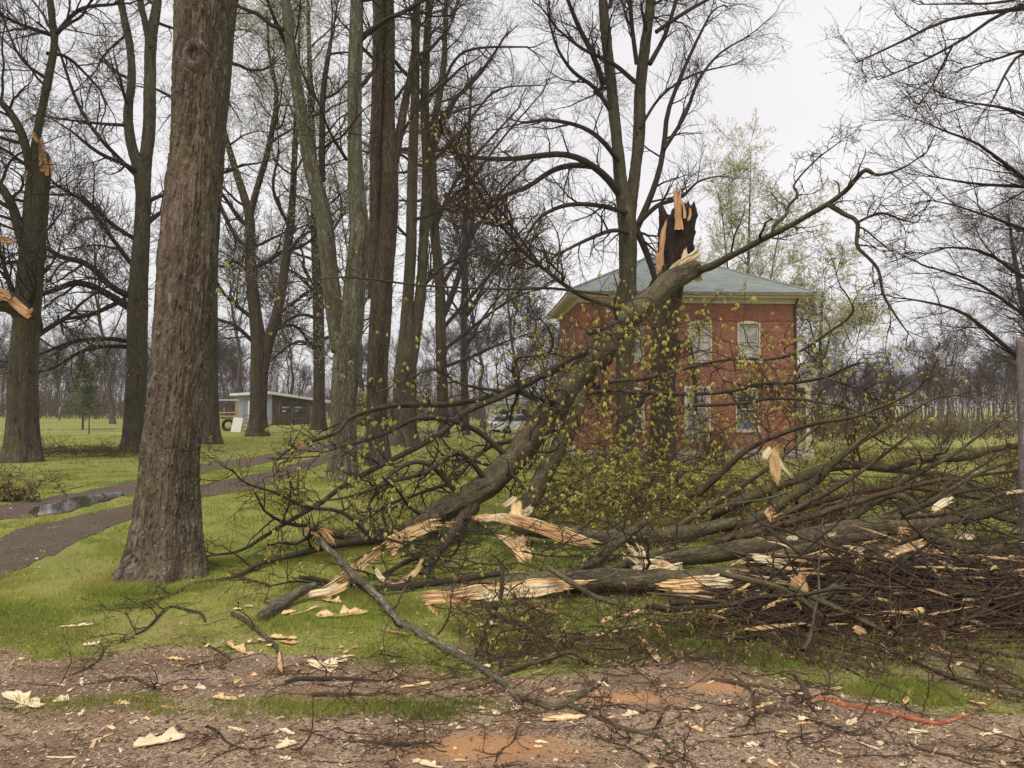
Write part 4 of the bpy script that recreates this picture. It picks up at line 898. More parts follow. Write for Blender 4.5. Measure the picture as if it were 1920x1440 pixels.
# corbelled brick band under the eaves
for z0, z1, pz in ((ZT - 0.95, ZT - 0.87, 0.03),): a.box((-pz, -pz, z0), (W + pz, 0.02, z1)); a.box((-pz, -0.02, z0 + 0.002), (0.01, DP + pz, z1 - 0.002))
a.build('wall', M['brick'], house, smooth=False)
a = Acc(); a.box((-0.06, -0.06, Z(-1.6)), (W + 0.06, DP + 0.06, ZF)); a.build('foundation', M['stone'], house, smooth=False)
def window(x, w_, z0, z1, m1, m2, Mx=None):
    zm = (z0 + z1) / 2 + 0.04; f = Acc(); t_ = 0.055; hw = w_ / 2
    f.box((x - hw, 0.05, z0), (x - hw + t_, 0.14, z1), Mx); f.box((x + hw - t_, 0.05, z0), (x + hw, 0.14, z1), Mx); f.box((x - hw + t_, 0.052, z1 - t_), (x + hw - t_, 0.14, z1), Mx)
    f.box((x - hw + t_, 0.052, z0), (x + hw - t_, 0.14, z0 + t_ * 0.7), Mx); f.box((x - hw + t_, 0.07, zm - 0.02), (x + hw - t_, 0.13, zm + 0.025), Mx)
    # outer casing and a slightly arched head
    f.box((x - hw - 0.07, -0.03, z0), (x - hw - 0.001, 0.05, z1 + 0.02), Mx); f.box((x + hw + 0.001, -0.03, z0), (x + hw + 0.07, 0.05, z1 + 0.02), Mx)
    n = 8
    for k_ in range(n):
        u0 = -1 + 2 * k_ / n; u1_ = u0 + 2 / n; um = (u0 + u1_) / 2; h_ = 0.02 + 0.10 * (1 - um * um)
        f.box((x + u0 * (hw + 0.07), -0.028 - 0.0005 * k_, z1 + 0.02), (x + u1_ * (hw + 0.07), 0.04, z1 + 0.03 + h_), Mx)
    fr = f.build('window', M['cream'], house, smooth=False)
    g_ = Acc(); g_.box((x - hw + t_, 0.095, zm + 0.025), (x + hw - t_, 0.105, z1 - t_), Mx); g_.build('pane', M[m1], fr, smooth=False)
    g_ = Acc(); g_.box((x - hw + t_, 0.115, z0 + t_ * 0.7), (x + hw - t_, 0.122, zm - 0.02), Mx); g_.build('pane', M[m2], fr, smooth=False)
    s_ = Acc(); s_.box((x - hw - 0.1, -0.09, z0 - 0.11), (x + hw + 0.1, 0.04, z0 - 0.002), Mx); s_.build('sill', M['cream'], fr, smooth=False)
    b_ = Acc()
    for k_ in range(9):
        u = -1 + 2 * (k_ + .5) / 9; h_ = 0.12 * (1 - u * u)
        b_.box((x + u * (hw + 0.1) - 0.052, -0.05 - 0.0006 * k_, z1 + 0.07 + h_), (x + u * (hw + 0.1) + 0.052, 0.02, z1 + 0.27 + h_), Mx)
    b_.build('window_arch', M['brick'], fr, smooth=False)
for x, w_, z0, z1, m1, m2 in wins: window(x, w_, Z(z0), Z(z1), m1, m2)
Ms = Matrix(((0, 1, 0, 0), (-1, 0, 0, DP), (0, 0, 1, 0), (0, 0, 0, 1)))
for h_ in sw: window((h_[0] + h_[1]) / 2, 0.8, h_[2], h_[3], 'glass_dark', 'curtain', Ms)
f = Acc(); f.box((4.65, 0.05, Z(0.02)), (4.75, 0.14, Z(2.35))); f.box((5.55, 0.05, Z(0.02)), (5.65, 0.14, Z(2.35))); f.box((4.75, 0.052, Z(2.22)), (5.55, 0.14, Z(2.35)))
f.box((4.57, -0.03, Z(0.02)), (4.649, 0.05, Z(2.37))); f.box((5.651, -0.03, Z(0.02)), (5.73, 0.05, Z(2.37))); f.box((4.57, -0.032, Z(2.37)), (5.73, 0.04, Z(2.5)))
fr = f.build('door_frame', M['cream'], house, smooth=False)
f = Acc(); f.box((4.75, 0.09, Z(0.02)), (5.55, 0.12, Z(2.22))); dr = f.build('door', M['grey_board'], house, smooth=False)
f = Acc()
for z0, z1 in ((0.15, 0.95), (1.1, 2.1)):
    for x0 in (4.83, 5.19): f.box((x0, 0.08, Z(z0)), (x0 + 0.28, 0.089, Z(z1)))
f.build('door_panel', M['grey_board'], dr, smooth=False)
f = Acc()
for k_ in range(3): f.box((4.3, -0.35 * (k_ + 1), Z(-1.3)), (6.0, -0.35 * k_ - 0.062, Z(-0.25 - 0.2 * k_)))
f.build('doorstep', M['stone'], house, smooth=False)
# eaves, fascia, roof
OV = 0.5; f = Acc()
f.box((-0.12, -0.12, ZT - 0.2), (W + 0.12, -0.002, ZT)); f.box((-0.122, -0.002, ZT - 0.2), (-0.002, DP + 0.12, ZT - 0.001)); f.box((W + 0.002, -0.002, ZT - 0.2), (W + 0.12, DP + 0.12, ZT - 0.001))
f.build('frieze', M['cream'], house, smooth=False)
f = Acc(); f.box((-OV, -OV, ZT + 0.001), (W + OV, DP + OV, ZT + 0.07)); f.box((-OV - 0.05, -OV - 0.05, ZT + 0.072), (W + OV + 0.05, DP + OV + 0.05, ZT + 0.23)); f.build('eaves', M['cream'], house, smooth=False)
rz_ = ZT + 0.232; RH = 2.25; ov = OV + 0.09; hd = (DP + 2 * ov) / 2
rp_ = [(-ov, -ov, rz_), (W + ov, -ov, rz_), (W + ov, DP + ov, rz_), (-ov, DP + ov, rz_), (hd - ov, DP / 2, rz_ + RH), (W + ov - hd, DP / 2, rz_ + RH)]
a = Acc(); sl_ = math.hypot(hd, RH)
def rf(idx, uv): a.add([rp_[i] for i in idx], np.array([list(range(len(idx)))]), np.array([[u, v, 0] for u, v in uv], float))
rf([0, 1, 5, 4], [(0, 0), (W + 2 * ov, 0), (W + 2 * ov - hd, sl_), (hd, sl_)]); rf([1, 2, 5], [(0, 0), (2 * hd, 0), (hd, sl_)]); rf([2, 3, 4, 5], [(0, 0), (W + 2 * ov, 0), (W + 2 * ov - hd, sl_), (hd, sl_)]); rf([3, 0, 4], [(0, 0), (2 * hd, 0), (hd, sl_)])
rf([3, 2, 1, 0], [(0, 0), (1, 0), (1, 1), (0, 1)])
roof = a.build('roof', M['shingle'], house, smooth=False)
a = Acc(); 
for i_, j_ in ((4, 5), (0, 4), (1, 5), (2, 5), (3, 4)): tubes(a, np.array([[rp_[i_], rp_[j_]]], float) + [0, 0, 0.01], np.full((1, 2), 0.06), 6)
a.build('ridge_cap', M['shingle'], roof)
a = Acc(); tubes(a, np.array([[[W - 0.12, -0.06, Z(-0.9)], [W - 0.12, -0.06, Z(5.9)], [W - 0.12, -0.4, Z(6.33)]]]), np.full((1, 3), 0.045), 10); a.build('downpipe', M['metal_dark'], house)
a = Acc(); a.box((-OV - 0.13, -OV - 0.13, ZT + 0.1), (W + OV + 0.13, -OV - 0.052, ZT + 0.2)); a.build('gutter', M['weathered'], house, smooth=False)
# little porch against the right-hand wall
px0, px1 = W + 0.0, W + 0.95
f = Acc(); f.box((W + 0.003, 0.7, Z(2.75)), (px1 + 0.25, 5.3, Z(2.88))); f.box((W + 0.003, 0.8, Z(2.45)), (px1 + 0.02, 5.2, Z(2.748)))
por = f.build('porch', M['cream'], house, smooth=False)
f = Acc(); f.add([(W + 0.003, 0.65, Z(3.3)), (px1 + 0.32, 0.65, Z(2.9)), (px1 + 0.32, 5.35, Z(2.9)), (W + 0.003, 5.35, Z(3.3)), (W + 0.003, 0.65, Z(2.882)), (W + 0.003, 5.35, Z(2.882))], [np.array([[0, 1, 2, 3]]), np.array([[4, 1, 0], [5, 3, 2]])])
f.build('porch_roof', M['shingle'], por, smooth=False)
f = Acc(); f.box((W + 0.065, 0.75, Z(-1.4)), (px1 + 0.1, 5.25, Z(-0.35))); f.build('porch_floor', M['cream'], por, smooth=False)
for y_ in (0.95, 2.9, 4.9):
    f = Acc(); xx = px1 - 0.12
    f.box((xx - 0.16, y_ - 0.16, Z(-0.348)), (xx + 0.16, y_ + 0.16, Z(0.30))); f.box((xx - 0.19, y_ - 0.19, Z(0.30)), (xx + 0.19, y_ + 0.19, Z(0.36))); f.box((xx - 0.11, y_ - 0.11, Z(0.36)), (xx + 0.11, y_ + 0.11, Z(2.3))); f.box((xx - 0.16, y_ - 0.16, Z(2.3)), (xx + 0.16, y_ + 0.16, Z(2.448)))
    f.build('column', M['cream'], por, smooth=False)

# ------------------------------------------------------------------ shed
C0 = np.array([(510 - 960) / F * 60, 60.0]); C0 = np.array([C0[0], C0[1]]); zs_ = float(zg(*C0))
ang = math.atan2(2.4, 2.65)      # local x along the dark wooden wall, local y along the grey metal wall
shed = thing('shed', 'low shed with grey metal front, dark plank side and white lean-to roof at the driveway', 'shed', (C0[0], C0[1], zs_), ang)
LW, LG = 4.6, 7.0
M['galv'] = plain('grey_metal_siding', (0.27, 0.29, 0.305), 0.6, 0.15, 2, 0.0, dirt=(0.19, 0.19, 0.185))
def plank_mat():
    m, t, b = newmat('old_planks'); o = objco(t); n = noise(t, mapping(t, o, (9, 9, 0.7)), 1.5, 5)
    t.links.new(ramp(t, n, [(0.3, (0.05, 0.038, 0.03)), (0.55, (0.12, 0.09, 0.068)), (0.75, (0.24, 0.2, 0.16))]), b.inputs['Base Color']); return m
M['planks'] = plank_mat(); M['white_metal'] = plain('white_roof_metal', (0.66, 0.67, 0.68), 0.5, 0.08, 1.0)
H1, H2 = 2.25, 1.95
a = Acc(); a.add([(0, 0, 0), (0, LG, 0), (0, LG, H1), (0, 0, H1 + 0.1)], np.array([[0, 1, 2, 3]]));
for k_ in range(27): a.box((-0.025, 0.03 + k_ * 0.2, 0.02), (0.0, 0.08 + k_ * 0.2, H1 - 0.02))
a.build('metal_wall', M['galv'], shed, smooth=False)
a = Acc(); a.add([(0, 0, 0), (LW, 0, 0), (LW, 0, H2 - 0.25), (0, 0, H1 + 0.1)], np.array([[0, 1, 2, 3]])); a.add([(LW, 0, 0), (LW, LG, 0), (LW, LG, H2 - 0.35), (LW, 0, H2 - 0.25)], np.array([[0, 1, 2, 3]])); a.add([(LW, LG, 0), (0, LG, 0), (0, LG, H1), (LW, LG, H2 - 0.35)], np.array([[0, 1, 2, 3]]))
for k_ in range(19): a.box((0.05 + k_ * 0.24, -0.02, 0.0), (0.23 + k_ * 0.24, -0.001, H1 - 0.05 - k_ * 0.028))
a.build('plank_wall', M['planks'], shed, smooth=False)
a = Acc(); s0 = np.array([(-0.35, -0.3, H1 + 0.16), (LW + 0.35, -0.3, H2 - 0.24), (LW + 0.35, LG + 0.3, H2 - 0.32), (-0.35, LG + 0.3, H1 + 0.08)]); a.add(np.vstack([s0, s0 + [0, 0, 0.2]]), [np.array([[3, 2, 1, 0], [4, 5, 6, 7], [0, 1, 5, 4], [1, 2, 6, 5], [2, 3, 7, 6], [3, 0, 4, 7]])])
a.build('roof', M['white_metal'], shed, smooth=False)
a = Acc(); a.box((-0.06, 3.3, 0.05), (-0.03, 4.3, 1.9)); a.build('door', M['white_metal'], shed, smooth=False)
for x0 in (0.7, 1.75):
    a = Acc(); a.box((x0, -0.05, 0.95), (x0 + 0.8, -0.021, 1.65)); w0 = a.build('window', M['glass_dark'], shed, smooth=False)
    a = Acc(); a.box((x0 + 0.1, -0.06, 1.3), (x0 + 0.7, -0.051, 1.42)); a.box((x0 + 0.12, -0.06, 1.0), (x0 + 0.45, -0.051, 1.15)); a.build('pane', M['curtain'], w0, smooth=False)
a = Acc(); a.box((3.2, -0.05, 0.05), (4.1, -0.021, 1.5)); a.build('plank_door', M['weathered'], shed, smooth=False)
# yellow play platform, tyre and boards beside the shed
M['yellow'] = plain('yellow_paint', (0.52, 0.36, 0.13), 0.6, 0.12); M['rubber'] = plain('black_rubber', (0.02, 0.02, 0.02), 0.7); M['white_paint'] = plain('white_paint', (0.66, 0.65, 0.60), 0.6, 0.1)
g_ = G(424, 803); pf = thing('wooden_platform', 'yellow roofed wooden platform standing at the left end of the shed', 'platform', g_, 0.3)
a = Acc()
for x_ in (-0.65, 0.6):
    for y_ in (-0.5, 0.5): a.box((x_, y_, 0), (x_ + 0.09, y_ + 0.09, 1.9))
a.build('post', M['yellow'], pf, smooth=False)
a = Acc(); a.box((-0.75, -0.6, 1.902), (0.8, 0.7, 1.97)); a.build('canopy', M['white_metal'], pf, smooth=False)
a = Acc(); a.box((-0.7, -0.55, 0.55), (0.72, 0.6, 0.63)); a.build('deck', M['yellow'], pf, smooth=False)
a = Acc()
for z_ in (0.8, 1.05): a.box((-0.7, -0.53, z_), (0.72, -0.502, z_ + 0.07))
a.build('rail', M['yellow'], pf, smooth=False)
g_ = G(428, 808); ty = Acc(); t1 = np.linspace(0, 2 * np.pi, 25); pth = np.stack([0.33 * np.cos(t1), 0 * t1, 0.36 + 0.33 * np.sin(t1)], 1) + g_; tubes(ty, pth[None], np.full((1, 25), 0.1), 10); solo(ty, 'tire', M['rubber'], 'black tire standing upright under the yellow platform', 'tire')
g_ = G(432, 810); a = Acc(); Mx = Matrix.Translation(g_) @ Matrix.Rotation(-0.25, 4, 'X') @ Matrix.Rotation(0.12, 4, 'Y'); a.box((0, 0, 0), (0.6, 0.05, 0.95), Mx); solo(a, 'board', M['white_paint'], 'white board leaning beside the tire at the shed', 'board', smooth=False)
g_ = G(452, 808); ld = thing('ladder', 'small weathered step ladder leaning on the grey shed wall', 'ladder', g_)
a = Acc()
for x_ in (0, 0.5): a.box((x_, 0, 0), (x_ + 0.06, 0.06, 1.1), Matrix.Rotation(-0.3, 4, 'X'))
a.build('rail', M['weathered'], ld, smooth=False); a = Acc()
for z_ in (0.25, 0.5, 0.75, 1.0): a.box((0.06, 0.01, z_), (0.5, 0.05, z_ + 0.05), Matrix.Rotation(-0.3, 4, 'X'))
a.build('rung', M['weathered'], ld, smooth=False)

# distant farm building and white car seen through the branches
g_ = G(985, 800); g_ = np.array([(985 - 960) / F * 78, 78, float(zg((985 - 960) / F * 78, 78))])
fb = thing('farm_building', 'low distant farm building with grey roof and white walls seen through branches', 'building', g_, 0.15)
a = Acc(); a.box((-3.6, 0, -0.5), (4.2, 5, 2.3)); a.build('wall', M['white_paint'], fb, smooth=False)
a = Acc(); s0 = np.array([(-4, -0.5, 2.31), (4.6, -0.5, 2.31), (4.6, 5.5, 2.31), (-4, 5.5, 2.31), (-4, 2.5, 3.7), (4.6, 2.5, 3.7)]); a.add(s0, [np.array([[0, 1, 5, 4], [2, 3, 4, 5], [3, 2, 1, 0]]), np.array([[1, 2, 5], [3, 0, 4]])]); a.build('roof', M['shingle'], fb, smooth=False)
for x_ in (-2.6, -0.4, 2.0):
    a = Acc(); a.box((x_, -0.03, 0.9), (x_ + 0.9, -0.002, 1.8)); a.build('window', M['glass_dark'], fb, smooth=False)
M['car_white'] = plain('car_paint_white', (0.72, 0.73, 0.75), 0.25, 0.02); M['tail'] = plain('tail_light_red', (0.35, 0.02, 0.02), 0.3)
g_ = G(968, 813); car = thing('parked_car', 'white car parked on the grass left of the brick house, glimpsed between branches', 'car', g_, 0.5)
prof = [(-2.1, 0.35), (-2.15, 0.75), (-1.95, 0.95), (-1.2, 1.0), (1.35, 0.95), (2.0, 0.82), (2.15, 0.6), (2.1, 0.32)]
def extr(acc, pr, y0, y1, ins=0.0):
    n = len(pr); v = [(x, y0, z) for x, z in pr] + [(x, y1, z) for x, z in pr]
    acc.add(v, [np.array([[i, (i + 1) % n, n + (i + 1) % n, n + i] for i in range(n)]), np.array([list(range(n))[::-1]]), np.array([list(range(n, 2 * n))])])
a = Acc(); extr(a, prof, -0.85, 0.85); a.build('body', M['car_white'], car, smooth=False)
a = Acc(); extr(a, [(-1.75, 0.97), (-1.25, 1.42), (0.25, 1.45), (1.05, 0.975)], -0.72, 0.72); cb = a.build('cabin', M['glass_dark'], car, smooth=False)
a = Acc(); extr(a, [(-1.3, 1.425), (-1.2, 1.47), (0.2, 1.49), (0.35, 1.43)], -0.7, 0.7); a.build('roof', M['car_white'], cb, smooth=False)
for x_ in (-1.3, 1.3):
    for y_ in (-0.86, 0.86):
        a = Acc(); t1 = np.linspace(0, 2 * np.pi, 21); tubes(a, np.array([[[x_, y_ - 0.1, 0.32], [x_, y_ + 0.1, 0.32]]]), np.full((1, 2), 0.32), 18, cap=True); wh = a.build('wheel', M['rubber'], car)
        a = Acc(); tubes(a, np.array([[[x_, y_ - 0.11, 0.32], [x_, y_ + 0.11, 0.32]]]), np.full((1, 2), 0.18), 14, cap=True); a.build('rim', M['galv'], wh)
for y_ in (-0.75, 0.5):
    a = Acc(); a.box((-2.17, y_, 0.68), (-2.12, y_ + 0.25, 0.84)); a.build('tail_light', M['tail'], car, smooth=False)

# post at the right edge
g_ = G(1919, 1062); a = Acc(); h_ = P(1919, 632, g_[1])[2]
pk = 40; pp = np.stack([np.full(pk, g_[0] + 0.035), np.full(pk, g_[1]), np.linspace(g_[2] - 0.1, h_, pk)], 1)
tubes(a, pp[None], np.full((1, pk), 0.058), 28, None, trunk_disp(0.004, 0, 0, 0.02), cap=True)
pole = thing('post', 'weathered grey post standing at the very right edge', 'post', g_); M['post_grey'] = bark('post_grey', (0.12, 0.10, 0.095), (0.20, 0.17, 0.16), (0.28, 0.25, 0.235), (0.2, 0.18, 0.17), 0.2, 20, 0.3, 0.004)
a.build('shaft', M['post_grey'], pole, g_)

# ------------------------------------------------------------------ shrubs
def shrub(px, by, h, wd, n, label, leafm='leaf_olive', nl=2, sz=0.05, mat='twig_brown', name='shrub', D=None):
    b = G(px, by) if D is None else np.array([(px - 960) / F * D, D, 0]); b[2] = zg(b[0], b[1]); root = thing(name, label, 'shrub', b)
    K = 7; p = np.zeros((n, K, 3)); p[:, 0, :2] = rng.normal(0, wd * 0.12, (n, 2))
    dr = norm(np.stack([rng.normal(0, 0.75, n) * wd / h, rng.normal(0, 0.6, n) * wd / h, np.ones(n)], 1)); ln = h * rng.uniform(0.6, 1.1, n)
    for k_ in range(1, K): p[:, k_] = p[:, k_ - 1] + dr * (ln / (K - 1))[:, None] + rng.normal(0, 0.03, (n, 3)) * h
    r = np.linspace(1, 0.3, K)[None] * (rng.uniform(0.5, 1, n)[:, None] * 0.012 * h)
    a = Acc(); tubes(a, p, r, 4); q = grow((p, r), 7, (h * 0.15, h * 0.4), 0.15, 1, (25, 65), 0.6, 0.003, 6, 0.2, 0.02); q2 = grow(q, 4, (h * 0.06, h * 0.18), 0.2, 1, (25, 60), 0.7, 0.0022, 4, 0.2, 0.0)
    tubes(a, *q, 3); tubes(a, *q2, 3); a.build('stem', M[mat], root, (0, 0, 0))
    if nl: l_ = Acc(); leaves(l_, q2, nl, sz, 0.2, 0.3, 2); l_.build('foliage', M[leafm], root, (0, 0, 0))
shrub(1335, 872, 1.9, 1.5, 40, 'tangled dark brown shrub against the house wall below the front windows', nl=1, sz=0.06)
shrub(1245, 872, 1.7, 1.3, 30, 'loose brown shrub beside the doorway of the brick house', nl=1, sz=0.06)
shrub(1130, 865, 1.4, 1.2, 26, 'sparse brown shrub at the left front corner of the brick house', nl=1, sz=0.05)
shrub(1545, 985, 0.75, 1.0, 30, 'yellow-green leafing shrub behind the middle of the branch pile', 'leaf_yellow', 3, 0.035)
shrub(1905, 900, 1.3, 0.7, 26, 'yellow-green leafing shrub at the right edge beyond the branch pile', 'leaf_yellow', 3, 0.05)
shrub(1640, 870, 1.1, 1.4, 24, 'low mixed shrub on the lawn right of the brick house', 'leaf_yellow', 2, 0.05)
shrub(1450, 890, 0.8, 1.3, 24, 'bright green low shrub in front of the stone foundation', 'leaf_yellow', 3, 0.04)
shrub(30, 940, 0.45, 0.8, 22, 'dry straw-coloured clump at the foot of the snapped left trunk', 'grass_dry', 2, 0.06)
shrub(690, 800, 3.0, 2.0, 34, 'yellowish leafing shrub behind the driveway trunks', 'leaf_yellow', 3, 0.10)
for k_, (px_, by_, h_) in enumerate(((60, 793, 3.0), (330, 800, 2.6), (1590, 838, 2.6), (1760, 842, 2.2))):
    shrub(px_, by_, h_, 1.8, 22, ['brown leafless bush behind the left wire fence', 'brown leafless bush right behind the forked trunk', 'brown leafless bush on the lawn right of the porch', 'brown leafless bush before the distant right-hand wood'][k_], nl=1, sz=0.07)

# ------------------------------------------------------------------ the fallen tree
M['wood_rotten'] = bark('wood_rotten', (0.008, 0.005, 0.004), (0.03, 0.016, 0.012), (0.07, 0.04, 0.03), (0.05, 0.03, 0.02), 0.2, 9, 1.0, 0.02)
def limb_pts(path, d, K=24):
    """path [(px,py,width px)], d = distance (number, pair or list) -> points, radii"""
    n = len(path)
    if d is None: ds = [None] * n
    elif np.isscalar(d): ds = [d] * n
    elif len(d) == n: ds = list(d)
    else: ds = list(np.interp(np.linspace(0, 1, n), np.linspace(0, 1, len(d)), d))
    ps, rs = [], []
    for (x, y, w_), dd in zip(path, ds):
        p = PP(x, y, dd, 0.0)
        r = w_ * p[1] / F / 2
        p = PP(x, y, dd, r); ps.append(p); rs.append(r)
    p, r = resample(np.array(ps), np.array(rs), K)
    return p + (fbm(p * 2.2 + 9, 3)[:, None] - 0.45) * r[:, None] * np.array([0.4, 0.4, 1.0]), r
def bark_tube(acc, q, S=20, amp=0.008, cap=True, K=None):
    L_ = np.linalg.norm(np.diff(q[0], axis=0), axis=1).sum(); K = K or int(max(16, min(260, L_ / 0.03)))
    p, r = resample(q[0], q[1], K)
    tubes(acc, p[None], r[None], S, None, trunk_disp(min(amp, r.mean() * 0.18), 0, 0, 0.09, fsc=16), cap=cap)
def kids(par, n, L, lv=(4, 3), ang=(35, 80), rmin=0.003, wig=0.24, trop=0.0, t0=0.15, fl=0.0, rr=0.5):
    a = grow(par, n, L, t0, 1.0, ang, rr, rmin * 2, 10, wig, trop, 0.3, 0.3, flat=fl)
    e = grow(par, 2, (L[0] * 0.6, L[1] * 0.7), 0.97, 1.0, (3, 30), 0.9, rmin * 1.6, 10, wig, trop, 0.3, 0.1)
    a = cat2(a, e)
    b = grow(a, lv[0], (L[0] * 0.35, L[1] * 0.45), 0.1, 1, (30, 75), 0.65, rmin * 1.3, 7, wig, trop, 0.4, 0.3)
    c = grow(b, lv[1], (L[0] * 0.15, L[1] * 0.22), 0.15, 1, (30, 70), 0.75, rmin, 5, wig, trop, 0.5, 0.2) if lv[1] else None
    return a, b, c
def keep_up(q, r=0.01):
    """no twig below the ground"""
    p = q[0]; g = zg(p[..., 0], p[..., 1]) + r; p[..., 2] = np.maximum(p[..., 2], g + 0.35 * np.maximum(0, 0.02 - (p[..., 2] - g)) * 0); return (p, q[1])
def twigset(acc, ks):
    for q, S in zip(ks, (6, 4, 3)):
        if q is not None: tubes(acc, *keep_up(q), S)
def splinter(root, b, path, d, w_, name='splinter', mat='wood_pale', **kw):
    a = Acc(); p, ww = sh(path, d, w_ * 1.2)
    L_ = np.linalg.norm(np.diff(p, axis=0), axis=1).sum()
    if L_ < 1.9 * ww:                      # a short break is a brush of separate spikes, not a slab
        ax = norm(p[-1] - p[0]); vd = norm(p.mean(0) - CAM); sd_ = norm(np.cross(ax, vd)); n_ = max(4, int(kw.get('n', 5) * 1.5))
        for i in range(n_):
            u = (i + 0.5) / n_ - 0.5; an = u * 0.5 + rng.normal(0, 0.12); l_ = L_ * rng.uniform(0.6, 1.35)
            st = p[0] + sd_ * u * ww * 0.9 - ax * L_ * 0.1; dr = norm(ax * math.cos(an) + sd_ * math.sin(an) + vd * rng.normal(0, 0.25))
            shards(a, np.array([st, st + dr * l_ * 0.5 + sd_ * rng.normal(0, 0.05) * l_, st + dr * l_]), ww * rng.uniform(0.12, 0.32), n=2, jag=0.8, two=False, thick=0.4)
    else: shards(a, p, ww, **kw)
    return a.build(name, M[mat], root, b)

ST_D = 16.0
gb = np.array([(1240 - 960) / F * ST_D, ST_D, 0]); gb[2] = zg(gb[0], gb[1])
ft = thing('snapped_tree', 'trunk torn off at a charred splintered top, its hinged upper half leaning before the house', 'tree', gb)
a = Acc()
st_q = leader(ST_D, [(1240, 900, 62), (1242, 830, 50), (1243, 740, 46), (1246, 650, 46), (1252, 580, 48), (1258, 530, 50), (1262, 500, 58)], 0, 30); st_q[0][0][2] = gb[2] - 0.1
bark_tube(a, st_q, 30, 0.02)
a.build('trunk', M['bark_grey'], ft, gb)
# dark rotten stub with jagged rim
stub = Acc(); n = 34; p0 = P(1266, 505, ST_D); hgt = lambda y: (505 - y) * ST_D / F
t1 = np.linspace(0, 2 * np.pi, n, endpoint=False)
top = 398 + 9 * np.sin(t1 * 3 + 1) + rng.uniform(-13, 9, n); rw = 33 * ST_D / F
K = 12; rows = []
for k_ in range(K):
    f_ = k_ / (K - 1); z = hgt(top) * f_; r_ = rw * (0.86 + 0.16 * f_) * (1 + 0.12 * np.sin(t1 * 5 + f_ * 3)) * (1 + rng.normal(0, 0.04, n))
    rows.append(np.stack([p0[0] + r_ * np.cos(t1) + f_ * 0.03, p0[1] + r_ * np.sin(t1), p0[2] + z], 1))
rows.append(rows[-1] * 0.25 + (p0 + [0, 0, hgt(430)]) * 0.75)
V = np.stack(rows); a = Acc(); a.add(V.reshape(-1, 3), tube_faces(1, K + 1, n)); a.build('rotten_stub', M['wood_rotten'], ft, gb)
def S_(path, w_, d=ST_D - 0.42, mat='wood_orange', **kw): splinter(ft, gb, path, d, w_, mat=mat, **kw)
S_([(1273, 432), (1271, 395), (1268, 342)], 12, n=3, jag=0.7, two=False); S_([(1284, 410), (1283, 390), (1277, 366)], 5, n=2, jag=0.7, two=False)
S_([(1243, 505), (1240, 480), (1243, 440), (1249, 408)], 8, n=3, jag=0.3); S_([(1234, 515), (1236, 495), (1233, 470)], 10, n=4); S_([(1290, 415), (1294, 402), (1293, 388)], 4, n=2)
S_([(1255, 520), (1278, 502), (1300, 488), (1322, 478)], 20, mat='wood_white', n=8, jag=0.4, spread=0.5); S_([(1292, 508), (1306, 516), (1314, 530)], 12, mat='wood_white', n=4); S_([(1272, 512), (1282, 488), (1284, 462)], 9, mat='wood_white', n=3)
# leaning upper half
lean = limb_pts([(1306, 505, 40), (1262, 528, 50), (1200, 577, 54), (1140, 640, 58), (1083, 707, 60), (1040, 767, 58), (1000, 813, 58), (960, 863, 58), (917, 905, 60), (873, 935, 58), (827, 960, 54), (767, 994, 42), (700, 1006, 30), (640, 1003, 20), (590, 992, 14)], [15.6, 15.3, 14.6, 13.7, 12.9, 12.1, 11.5, 10.9, 10.4, 10.0, 9.6, 9.2, 9.0, 8.8, 8.6], 60); lean = (lean[0], lean[1] * 0.82)
a = Acc(); bark_tube(a, lean, 34, 0.018); a.build('leaning_trunk', M['bark_log'], ft, gb)
K5 = limb_pts([(700, 1010, 20), (640, 1020, 13), (567, 1037, 11), (500, 1053, 10), (433, 1083, 9), (367, 1093, 8), (317, 1117, 6), (273, 1127, 3)], [9.0, 8.7, 8.3, 7.9, 7.4, 7.0, 6.6, 6.3], 24)
B2 = limb_pts([(1090, 740, 34), (1073, 790, 40), (1048, 840, 42), (1023, 885, 42), (998, 930, 42), (975, 962, 38)], [12.6, 12.0, 11.5, 11.0, 10.6, 10.2], 24); B2 = (B2[0], B2[1] * 0.78)
K11 = limb_pts([(885, 950, 30), (860, 985, 24), (830, 1022, 20), (808, 1055, 17), (797, 1080, 12)], [10.0, 9.4, 8.8, 8.2, 7.9], 24)
RL = limb_pts([(1300, 512, 22), (1340, 497, 18), (1367, 482, 16), (1430, 449, 14), (1493, 417, 13), (1553, 382, 12), (1590, 353, 11), (1620, 320, 10), (1650, 330, 7), (1672, 322, 6), (1697, 313, 5), (1730, 290, 3)], [15.5, 15.3, 15.1, 14.7, 14.3, 14.0, 13.8, 13.6, 13.5, 13.4, 13.3, 13.2], 24); RL = (RL[0], RL[1] * 0.78)
RL2 = limb_pts([(1553, 384, 10), (1580, 400, 9), (1607, 417, 8), (1607, 460, 7), (1627, 482, 6), (1647, 507, 6), (1657, 553, 5), (1683, 597, 4), (1703, 625, 2)], (14.0, 12.8), 24)
RL3 = limb_pts([(1453, 440, 7), (1450, 425, 7), (1474, 402, 6), (1478, 387, 6), (1496, 365, 5), (1490, 345, 4), (1530, 300, 3), (1580, 262, 2)], (14.5, 15), 24)
RL4 = limb_pts([(1607, 417, 5), (1650, 400, 5), (1690, 412, 4), (1715, 418, 2)], (13.6, 13), 24)
RL5 = limb_pts([(1574, 365, 4), (1572, 345, 3), (1562, 338, 2)], (13.9, 13.9), 24)
